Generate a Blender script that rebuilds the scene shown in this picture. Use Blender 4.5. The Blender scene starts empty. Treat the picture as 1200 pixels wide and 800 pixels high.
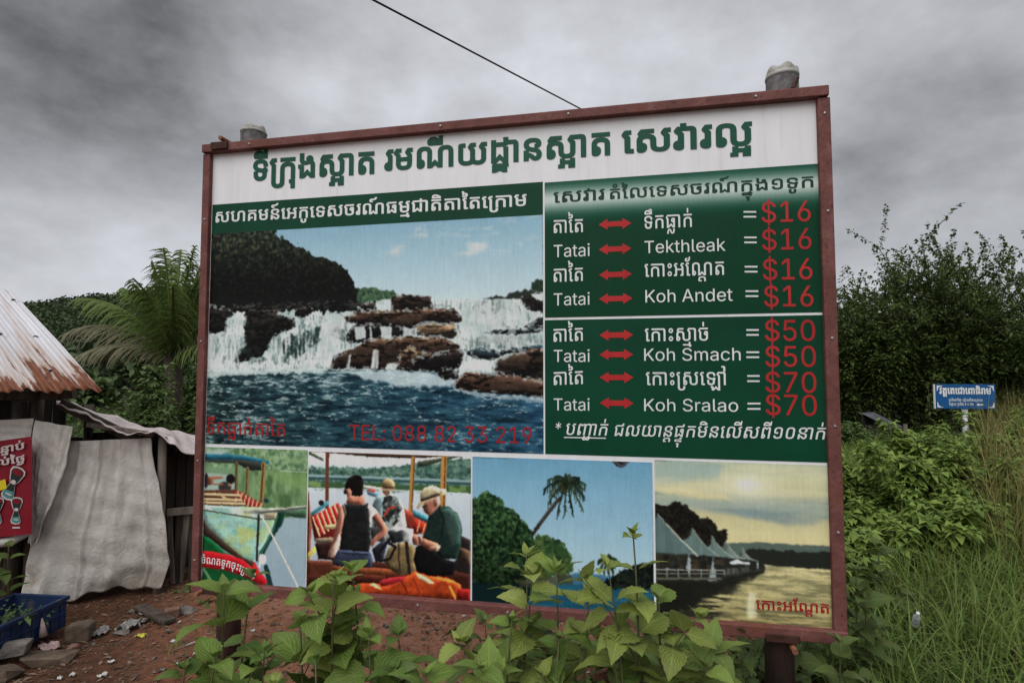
"""Tourist sign board beside a shack, under an overcast sky. Everything is built from code."""
import bpy, math, random
import numpy as np
from mathutils import Vector, Matrix, Euler
from mathutils.geometry import delaunay_2d_cdt

random.seed(7)
RNG = np.random.default_rng(11)
scene = bpy.context.scene
COL = scene.collection

SKY_BASE, SKY_NOISE, SKY_FINE = 3.8, 8.0, 2.5
SKY_BLOBS = [(40, 60, 0.30, -1.6), (120, 190, 0.16, -0.7), (260, 40, 0.22, -0.7), (40, 330, 0.22, 2.0), (170, 290, 0.14, 0.9), (340, 90, 0.10, 2.0), (700, 60, 0.35, 0.3), (1170, 190, 0.26, -0.3), (1080, 20, 0.25, -0.5)]
SKY_TOP = 14.0
SUN_E = 1.4
EXPOSURE = 0.35
PRINT_LEVEL = 1.25

# ------------------------------------------------------------------ camera
CAM_H = 1.6
FPX = 650.0                                   # focal length in photo pixels (1200 wide)
PITCH = math.atan(650.0 / 12240.0)
cam = bpy.data.cameras.new('camera')
cam.sensor_width = 36.0
cam.lens = FPX / 1200.0 * 36.0
cam.clip_start, cam.clip_end = 0.05, 3000.0
cam_o = bpy.data.objects.new('camera', cam)
cam_o.location = (0, 0, CAM_H)
cam_o.rotation_euler = (math.pi / 2 + PITCH, 0, 0)
COL.objects.link(cam_o)
scene.camera = cam_o

def ray(px, py):
    x, y = (px - 600) / FPX, (400 - py) / FPX
    c, s = math.cos(PITCH), math.sin(PITCH)
    return Vector((x, c - y * s, s + y * c))

def at(px, py, Y):
    """world point at depth Y seen at photo pixel (px, py)"""
    r = ray(px, py)
    return Vector((0, 0, CAM_H)) + r * (Y / r.y)

# ------------------------------------------------------------------ world, sun, exposure
SUN_EL, SUN_AZ = math.radians(48), math.radians(205)      # high behind the camera, a little to its left
w = bpy.data.worlds.new('World')
scene.world = w
w.use_nodes = True
nt = w.node_tree
nt.nodes.clear()
N = nt.nodes.new
Lk = nt.links.new
out = N('ShaderNodeOutputWorld')
bg = N('ShaderNodeBackground')
bg.inputs['Strength'].default_value = 0.1
Lk(bg.outputs[0], out.inputs[0])
sky = N('ShaderNodeTexSky')
sky.sky_type = 'NISHITA'
sky.sun_disc = False
sky.sun_elevation = SUN_EL
sky.sun_rotation = SUN_AZ
tc = N('ShaderNodeTexCoord')
nrm = N('ShaderNodeVectorMath'); nrm.operation = 'NORMALIZE'
Lk(tc.outputs['Generated'], nrm.inputs[0])
sep = N('ShaderNodeSeparateXYZ'); Lk(nrm.outputs[0], sep.inputs[0])

def mth(op, a, b=None, clamp=False):
    n = N('ShaderNodeMath'); n.operation = op; n.use_clamp = clamp
    for i, v in enumerate((a, b)):
        if v is None: continue
        if hasattr(v, 'is_output'): Lk(v, n.inputs[i])
        else: n.inputs[i].default_value = v
    return n.outputs[0]

# a deck of cloud, by direction
n1 = N('ShaderNodeTexNoise'); n1.inputs['Scale'].default_value = 2.3; n1.inputs['Detail'].default_value = 9
n1.inputs['Roughness'].default_value = 0.58; n1.inputs['Distortion'].default_value = 0.0
mp = N('ShaderNodeMapping'); mp.inputs['Location'].default_value = (3.1, 0.6, 0.0); mp.inputs['Scale'].default_value = (1.0, 1.0, 1.6)
Lk(nrm.outputs[0], mp.inputs[0]); Lk(mp.outputs[0], n1.inputs['Vector'])
val = mth('MULTIPLY', mth('SUBTRACT', n1.outputs['Fac'], 0.5), SKY_NOISE)
n2 = N('ShaderNodeTexNoise'); n2.inputs['Scale'].default_value = 4.2; n2.inputs['Detail'].default_value = 6; n2.inputs['Roughness'].default_value = 0.55; n2.inputs['Distortion'].default_value = 0.0
mp2 = N('ShaderNodeMapping'); mp2.inputs['Scale'].default_value = (1, 1, 1.7); mp2.inputs['Location'].default_value = (1.3, 0.2, 0.7); Lk(nrm.outputs[0], mp2.inputs[0]); Lk(mp2.outputs[0], n2.inputs['Vector'])
val = mth('ADD', val, mth('MULTIPLY', mth('SUBTRACT', n2.outputs['Fac'], 0.5), SKY_FINE))
val = mth('ADD', val, SKY_BASE)
# thick dark and thin bright parts of the cloud deck, by direction
for (px, py, wd, amp) in SKY_BLOBS + [(None, None, 0.50, SKY_TOP)]:
    d = ray(px, py).normalized() if px is not None else Vector((-0.1, -0.10, 1)).normalized()   # last: unseen bright patch of sky, added overhead to light the ground
    dp = N('ShaderNodeVectorMath'); dp.operation = 'DOT_PRODUCT'
    Lk(nrm.outputs[0], dp.inputs[0]); dp.inputs[1].default_value = d
    ang = mth('SUBTRACT', 1.0, dp.outputs['Value'])                    # 1-cos
    g = mth('POWER', 2.718, mth('MULTIPLY', ang, -1.0 / (wd * wd / 2)))
    val = mth('ADD', val, mth('MULTIPLY', g, amp))
val = mth('MAXIMUM', val, 0.3)
hue = N('ShaderNodeValToRGB')                                            # grey-blue in the dark, whiter in the thin parts
hue.color_ramp.elements[0].color = (0.96, 0.98, 1.02, 1); hue.color_ramp.elements[1].color = (0.96, 0.98, 1.06, 1)
Lk(mth('DIVIDE', val, 8.0), hue.inputs[0])
cc = N('ShaderNodeMix'); cc.data_type = 'RGBA'; cc.blend_type = 'MULTIPLY'; cc.inputs['Factor'].default_value = 1
Lk(hue.outputs[0], cc.inputs['A']); Lk(val, cc.inputs['B'])
mx = N('ShaderNodeMix'); mx.data_type = 'RGBA'; mx.inputs['Factor'].default_value = 0.97
Lk(sky.outputs[0], mx.inputs['A']); Lk(cc.outputs['Result'], mx.inputs['B'])
Lk(mx.outputs['Result'], bg.inputs['Color'])

sl = bpy.data.lights.new('sun', 'SUN')
sl.energy = SUN_E
sl.angle = math.radians(60)
sl.color = (1.0, 0.97, 0.92)
so = bpy.data.objects.new('sun', sl)
sd = Vector((math.sin(SUN_AZ) * math.cos(SUN_EL), math.cos(SUN_AZ) * math.cos(SUN_EL), math.sin(SUN_EL)))
so.rotation_euler = (-sd).to_track_quat('-Z', 'Y').to_euler()
so.location = sd * 30
COL.objects.link(so)

vs = scene.view_settings
vs.view_transform = 'Standard'; vs.look = 'None'; vs.gamma = 1.0
vs.exposure = EXPOSURE
vs.use_curve_mapping = False
scene.cycles.max_bounces = 6
scene.cycles.transparent_max_bounces = 8

# ------------------------------------------------------------------ helpers
def tag(o, label=None, cat=None, group=None, kind=None):
    for k, v in (('label', label), ('category', cat), ('group', group), ('kind', kind)):
        if v: o[k] = v
    return o

def empty(name, loc=(0, 0, 0), rz=0.0):
    o = bpy.data.objects.new(name, None)
    o.empty_display_size = 0.1
    o.location = loc; o.rotation_euler = (0, 0, rz)
    COL.objects.link(o)
    return o

def lin(c):
    c = np.asarray(c, float) / 255.0
    return np.where(c <= 0.04045, c / 12.92, ((c + 0.055) / 1.055) ** 2.4)

class MB:
    """collects vertices and faces"""
    def __init__(s): s.v = []; s.f = []; s.uv = None
    def add(s, v, f):
        b = len(s.v); s.v += [tuple(p) for p in v]; s.f += [tuple(b + i for i in q) for q in f]
    def box(s, c, d, rot=None):
        P = [Vector((x * d[0] / 2, y * d[1] / 2, z * d[2] / 2)) for x in (-1, 1) for y in (-1, 1) for z in (-1, 1)]
        if rot is not None: P = [rot @ p for p in P]
        c = Vector(c)
        s.add([p + c for p in P], [(0, 1, 3, 2), (4, 6, 7, 5), (0, 4, 5, 1), (2, 3, 7, 6), (0, 2, 6, 4), (1, 5, 7, 3)])
    def beam(s, a, b, w, h, up=(0, 0, 1)):
        a, b = Vector(a), Vector(b); d = (b - a); L = d.length; d.normalize()
        x = d.cross(Vector(up)); x = x.normalized() if x.length > 1e-4 else Vector((1, 0, 0)); z = x.cross(d)
        R = Matrix((x, d, z)).transposed()
        s.box((a + b) / 2, (w, L, h), R)
    def tube(s, pts, rad, n=6, cap=True):
        pts = [Vector(p) for p in pts]
        if not hasattr(rad, '__len__'): rad = [rad] * len(pts)
        b = len(s.v); x = None
        for i, p in enumerate(pts):
            d = (pts[min(i + 1, len(pts) - 1)] - pts[max(i - 1, 0)])
            d = d.normalized() if d.length > 1e-9 else Vector((0, 0, 1))
            if x is None: x = d.cross(Vector((0.31, 0.2, 0.93)) if abs(d.z) < 0.9 else Vector((1, 0, 0)))
            x = (x - d * x.dot(d)).normalized(); y = d.cross(x)
            for k in range(n):
                a = 2 * math.pi * k / n
                s.v.append(tuple(p + (x * math.cos(a) + y * math.sin(a)) * rad[i]))
        for i in range(len(pts) - 1):
            for k in range(n):
                s.f.append((b + i * n + k, b + i * n + (k + 1) % n, b + (i + 1) * n + (k + 1) % n, b + (i + 1) * n + k))
        if cap:
            s.f.append(tuple(b + k for k in reversed(range(n)))); e = b + (len(pts) - 1) * n
            s.f.append(tuple(e + k for k in range(n)))
    def lathe(s, prof, c, n=24, mod=None):
        b = len(s.v); c = Vector(c)
        for r, z in prof:
            for k in range(n):
                a = 2 * math.pi * k / n; rr, z2 = (r, z) if mod is None else mod(r, z, a)
                s.v.append((c.x + rr * math.cos(a), c.y + rr * math.sin(a), c.z + z2))
        for i in range(len(prof) - 1):
            for k in range(n):
                s.f.append((b + i * n + k, b + i * n + (k + 1) % n, b + (i + 1) * n + (k + 1) % n, b + (i + 1) * n + k))
    def grid(s, fn, nu, nv):
        b = len(s.v)
        for j in range(nv + 1):
            for i in range(nu + 1): s.v.append(tuple(fn(i / nu, j / nv)))
        for j in range(nv):
            for i in range(nu):
                k = b + j * (nu + 1) + i; s.f.append((k, k + 1, k + nu + 2, k + nu + 1))
    def build(s, name, mat, parent=None, smooth=False, bevel=0.0, thick=0.0, loc=None):
        me = bpy.data.meshes.new(name)
        me.from_pydata(s.v, [], s.f)
        o = finish(name, me, mat, parent, smooth)
        if loc is not None: o.location = loc
        if thick:
            m = o.modifiers.new('thickness', 'SOLIDIFY'); m.thickness = thick; m.offset = 0
        if bevel:
            m = o.modifiers.new('bevel', 'BEVEL'); m.width = bevel; m.segments = 2; m.limit_method = 'ANGLE'
        return o

def finish(name, me, mat, parent=None, smooth=False):
    me.materials.append(mat)
    if smooth: me.polygons.foreach_set('use_smooth', np.ones(len(me.polygons), bool))
    me.update()
    o = bpy.data.objects.new(name, me)
    COL.objects.link(o)
    if parent is not None: o.parent = parent
    return o

def array_mesh(name, V, F, mat, parent=None, smooth=False, uv=None, col=None):
    """fast mesh from numpy: V (n,3), F (m,k)"""
    V = np.asarray(V, np.float32); F = np.asarray(F, np.int32)
    me = bpy.data.meshes.new(name)
    k = F.shape[1]
    me.vertices.add(len(V)); me.vertices.foreach_set('co', V.ravel())
    me.loops.add(F.size); me.loops.foreach_set('vertex_index', F.ravel())
    me.polygons.add(len(F)); me.polygons.foreach_set('loop_start', np.arange(0, F.size, k, dtype=np.int32))
    me.update(calc_edges=True)
    if uv is not None:
        l = me.uv_layers.new(name='UVMap'); l.data.foreach_set('uv', np.asarray(uv, np.float32)[F.ravel()].ravel())
    if col is not None:
        a = me.color_attributes.new('print', 'FLOAT_COLOR', 'POINT')
        c4 = np.ones((len(V), 4), np.float32); c4[:, :3] = col; a.data.foreach_set('color', c4.ravel())
    return finish(name, me, mat, parent, smooth)

# ------------------------------------------------------------------ materials
MATS = {}
def new_mat(name):
    m = bpy.data.materials.new(name); m.use_nodes = True
    t = m.node_tree; b = t.nodes['Principled BSDF']
    MATS[name] = m
    return m, t, b

def ramp(t, src, stops):
    r = t.nodes.new('ShaderNodeValToRGB')
    e = r.color_ramp.elements
    while len(e) < len(stops): e.new(0.5)
    for k, (p, c) in enumerate(stops):
        e[k].position = p; e[k].color = (*c, 1) if len(c) == 3 else c
    t.links.new(src, r.inputs[0]); return r.outputs[0]

def noise(t, scale, detail=5, rough=0.55, coord='Object', stretch=None, dist=0.0):
    tcn = t.nodes.new('ShaderNodeTexCoord'); n = t.nodes.new('ShaderNodeTexNoise')
    n.inputs['Scale'].default_value = scale; n.inputs['Detail'].default_value = detail
    n.inputs['Roughness'].default_value = rough; n.inputs['Distortion'].default_value = dist
    src = tcn.outputs[coord]
    if stretch:
        mpn = t.nodes.new('ShaderNodeMapping'); mpn.inputs['Scale'].default_value = stretch
        t.links.new(src, mpn.inputs[0]); src = mpn.outputs[0]
    t.links.new(src, n.inputs['Vector']); return n.outputs['Fac']

def mixc(t, fac, a, b, blend='MIX'):
    n = t.nodes.new('ShaderNodeMix'); n.data_type = 'RGBA'; n.blend_type = blend
    for nm, v in (('Factor', fac), ('A', a), ('B', b)):
        if hasattr(v, 'is_output'): t.links.new(v, n.inputs[nm])
        elif nm == 'Factor': n.inputs[nm].default_value = v
        else: n.inputs[nm].default_value = (*v, 1)
    return n.outputs['Result']

def bump(t, b, h, strength=0.3, dist=0.01):
    n = t.nodes.new('ShaderNodeBump'); n.inputs['Strength'].default_value = strength; n.inputs['Distance'].default_value = dist
    t.links.new(h, n.inputs['Height']); t.links.new(n.outputs[0], b.inputs['Normal'])

def simple(name, c1, c2, scale=8.0, rough=0.8, bmp=0.0, bscale=40.0, bdist=0.01, metal=0.0, spec=0.3, stretch=None, lo=0.35, hi=0.65, third=None):
    m, t, b = new_mat(name)
    f = noise(t, scale, 6, 0.6, stretch=stretch)
    col = ramp(t, f, [(lo, c1), (hi, c2)])
    if third:
        f2 = noise(t, third[1], 4, 0.6)
        col = mixc(t, ramp(t, f2, [(third[2], (0, 0, 0)), (third[3], (1, 1, 1))]), col, third[0])
    t.links.new(col, b.inputs['Base Color'])
    b.inputs['Roughness'].default_value = rough; b.inputs['Metallic'].default_value = metal
    b.inputs['Specular IOR Level'].default_value = spec
    if bmp: bump(t, b, noise(t, bscale, 6, 0.65, stretch=stretch), bmp, bdist)
    return m

def leaf_mat(name, dark, light, trans=0.3, rough=0.5, spec=0.14, veins=False, yellow=None, scale=1.5):
    m, t, b = new_mat(name)
    g = t.nodes.new('ShaderNodeNewGeometry')
    r = g.outputs['Random Per Island']
    f = noise(t, scale, 3, 0.6)
    k = t.nodes.new('ShaderNodeMath'); k.operation = 'ADD'; t.links.new(r, k.inputs[0])
    k2 = t.nodes.new('ShaderNodeMath'); k2.operation = 'MULTIPLY'; k2.inputs[1].default_value = 1.2; t.links.new(f, k2.inputs[0])
    t.links.new(k2.outputs[0], k.inputs[1])
    k3 = t.nodes.new('ShaderNodeMath'); k3.operation = 'MULTIPLY'; k3.inputs[1].default_value = 0.5; t.links.new(k.outputs[0], k3.inputs[0])
    st = [(0.2, dark), (0.85, light)]
    if yellow: st.append((0.97, yellow))
    col = ramp(t, k3.outputs[0], st)
    if veins:
        uvn = t.nodes.new('ShaderNodeUVMap'); uvn.uv_map = 'UVMap'
        sp = t.nodes.new('ShaderNodeSeparateXYZ'); t.links.new(uvn.outputs[0], sp.inputs[0])
        def mm(op, a, c):
            n = t.nodes.new('ShaderNodeMath'); n.operation = op
            for i, v in enumerate((a, c)):
                if v is None: continue
                if hasattr(v, 'is_output'): t.links.new(v, n.inputs[i])
                else: n.inputs[i].default_value = v
            return n.outputs[0]
        ax = mm('ABSOLUTE', sp.outputs[0], None)
        ph = mm('SUBTRACT', mm('MULTIPLY', sp.outputs[1], 42.0), mm('MULTIPLY', ax, 26.0))
        vein = mm('POWER', mm('ABSOLUTE', mm('SINE', mm('MULTIPLY', ph, 0.5), None), None), 9.0)
        rib = mm('POWER', mm('SUBTRACT', 1.0, ax), 26.0)
        vv = mm('MAXIMUM', mm('MULTIPLY', vein, 0.55), rib)
        vv = mm('MINIMUM', vv, 1.0)
        col = mixc(t, mm('MULTIPLY', vv, 0.45), col, tuple(min(1, c * 1.9 + 0.03) for c in light))
        bump(t, b, mm('ADD', mm('MULTIPLY', vv, -0.6), noise(t, 90, 3)), 0.35, 0.004)
        blot = noise(t, 22, 4, 0.7)
        col = mixc(t, ramp(t, blot, [(0.66, (0, 0, 0)), (0.74, (0.7, 0.7, 0.7))]), col, (0.09, 0.075, 0.03))
    if veins:                                                            # dry brown margins and insect holes gone brown
        ed = mm('MULTIPLY', mm('POWER', ax, 7.0), ramp(t, noise(t, 30, 4, .7), [(0.46, (0, 0, 0)), (0.60, (1, 1, 1))]))
        col = mixc(t, mm('MULTIPLY', ed, .8), col, (0.13, 0.085, 0.035))
        dust = noise(t, 9, 5, .65); col = mixc(t, mm('MULTIPLY', ramp(t, dust, [(.45, (0, 0, 0)), (.75, (1, 1, 1))]), .35), col, (0.20, 0.185, 0.11))
    t.links.new(col, b.inputs['Base Color'])
    b.inputs['Roughness'].default_value = rough; b.inputs['Specular IOR Level'].default_value = spec
    tr = t.nodes.new('ShaderNodeBsdfTranslucent'); t.links.new(col, tr.inputs[0])
    ms = t.nodes.new('ShaderNodeMixShader'); ms.inputs[0].default_value = trans
    o = t.nodes['Material Output']
    t.links.new(b.outputs[0], ms.inputs[1]); t.links.new(tr.outputs[0], ms.inputs[2]); t.links.new(ms.outputs[0], o.inputs[0])
    return m

def flat_paint(name, rgb, rough=0.5, var=0.12, spec=0.25):
    c = lin(rgb) if max(rgb) > 1.01 else np.array(rgb)
    return simple(name, tuple(c * (1 - var)), tuple(np.minimum(1, c * (1 + var))), 3.0, rough, spec=spec)

# ------------------------------------------------------------------ lettering
def flatten(code, n=4):
    out = []
    for cs in code.split('|'):
        c = []; x = y = 0
        for tk in cs.split(' '):
            on = tk[0] != '~'
            a, b = (tk if on else tk[1:]).split(',')
            x += int(a); y += int(b); c.append((x * 2.0, y * 2.0, on))
        ex = []; m = len(c)
        for i in range(m):
            a, b = c[i], c[(i + 1) % m]; ex.append(a)
            if not a[2] and not b[2]: ex.append(((a[0] + b[0]) / 2, (a[1] + b[1]) / 2, True))
        k = next(i for i, p in enumerate(ex) if p[2]); ex = ex[k:] + ex[:k]; ex.append(ex[0]); i = 0; pts = []
        while i < len(ex) - 1:
            a, b = ex[i], ex[i + 1]
            if b[2]: pts.append(a[:2]); i += 1
            else:
                d = ex[i + 2]
                for q in range(n):
                    u = q / n
                    pts.append(((1 - u) ** 2 * a[0] + 2 * u * (1 - u) * b[0] + u * u * d[0], (1 - u) ** 2 * a[1] + 2 * u * (1 - u) * b[1] + u * u * d[1]))
                i += 2
        q = [p for j, p in enumerate(pts) if (p[0] - pts[j - 1][0]) ** 2 + (p[1] - pts[j - 1][1]) ** 2 > 1.0]
        if len(q) > 2: out.append(np.array(q))
    return out

def area(P):
    Q = np.roll(P, -1, 0); return 0.5 * float((P[:, 0] * Q[:, 1] - Q[:, 0] * P[:, 1]).sum())

def embolden(P, w):
    if not w: return P
    a = P - np.roll(P, 1, 0); b = np.roll(P, -1, 0) - P
    a /= np.linalg.norm(a, axis=1)[:, None]; b /= np.linalg.norm(b, axis=1)[:, None]
    na = np.stack([-a[:, 1], a[:, 0]], 1); nb = np.stack([-b[:, 1], b[:, 0]], 1)   # left side: outwards for clockwise outlines
    s = na + nb; d = (1 + (na * nb).sum(1)).clip(0.45, 2)
    return P + s / d[:, None] * w

def inside(p, P):
    x, y = p; Q = np.roll(P, -1, 0); r = (P[:, 1] > y) != (Q[:, 1] > y)
    xi = P[:, 0] + (y - P[:, 1]) * (Q[:, 0] - P[:, 0]) / np.where(Q[:, 1] == P[:, 1], 1e-9, Q[:, 1] - P[:, 1])
    return bool((r & (x < xi)).sum() % 2)

CACHE = {}
def glyph(key, bold):
    if (key, bold) in CACHE: return CACHE[key, bold]
    cs = [embolden(c, bold) for c in flatten(GLYPHS[key])]
    P = np.concatenate(cs); E = []; k = 0
    for c in cs:
        E += [(k + i, k + (i + 1) % len(c)) for i in range(len(c))]; k += len(c)
    v, _, f, _, _, _ = delaunay_2d_cdt([Vector(p) for p in P], E, [], 0, 1e-5)
    v = np.array([tuple(p) for p in v]); tri = []
    for t in f:
        x, y = v[list(t)].mean(0); wind = 0                              # keep what the outlines wind round
        for c in cs:
            d = np.roll(c, -1, 0); up = (c[:, 1] <= y) & (d[:, 1] > y); dn = (c[:, 1] > y) & (d[:, 1] <= y)
            xi = c[:, 0] + (y - c[:, 1]) * (d[:, 0] - c[:, 0]) / np.where(d[:, 1] == c[:, 1], 1e-9, d[:, 1] - c[:, 1])
            wind += int((up & (xi > x)).sum()) - int((dn & (xi > x)).sum())
        if wind: tri.append(tuple(t))
    res = [(v, tri, 0)]
    CACHE[key, bold] = res
    return res

def set_run(mb, R, a, b, fn, bold=0, slant=0.0):
    """R: glyph run; fn maps (fraction along the ink, height in em) to a 3D point"""
    for gi, (key, x0, y0) in enumerate(R):
        for P, tri, k in glyph(key, bold):
            pts = [fn((x0 + x + (y0 + y) * slant - a) / (b - a), (y0 + y) / 1000.0, (gi % 3) + 3 * k) for x, y in P]
            mb.add(pts, tri)

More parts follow.
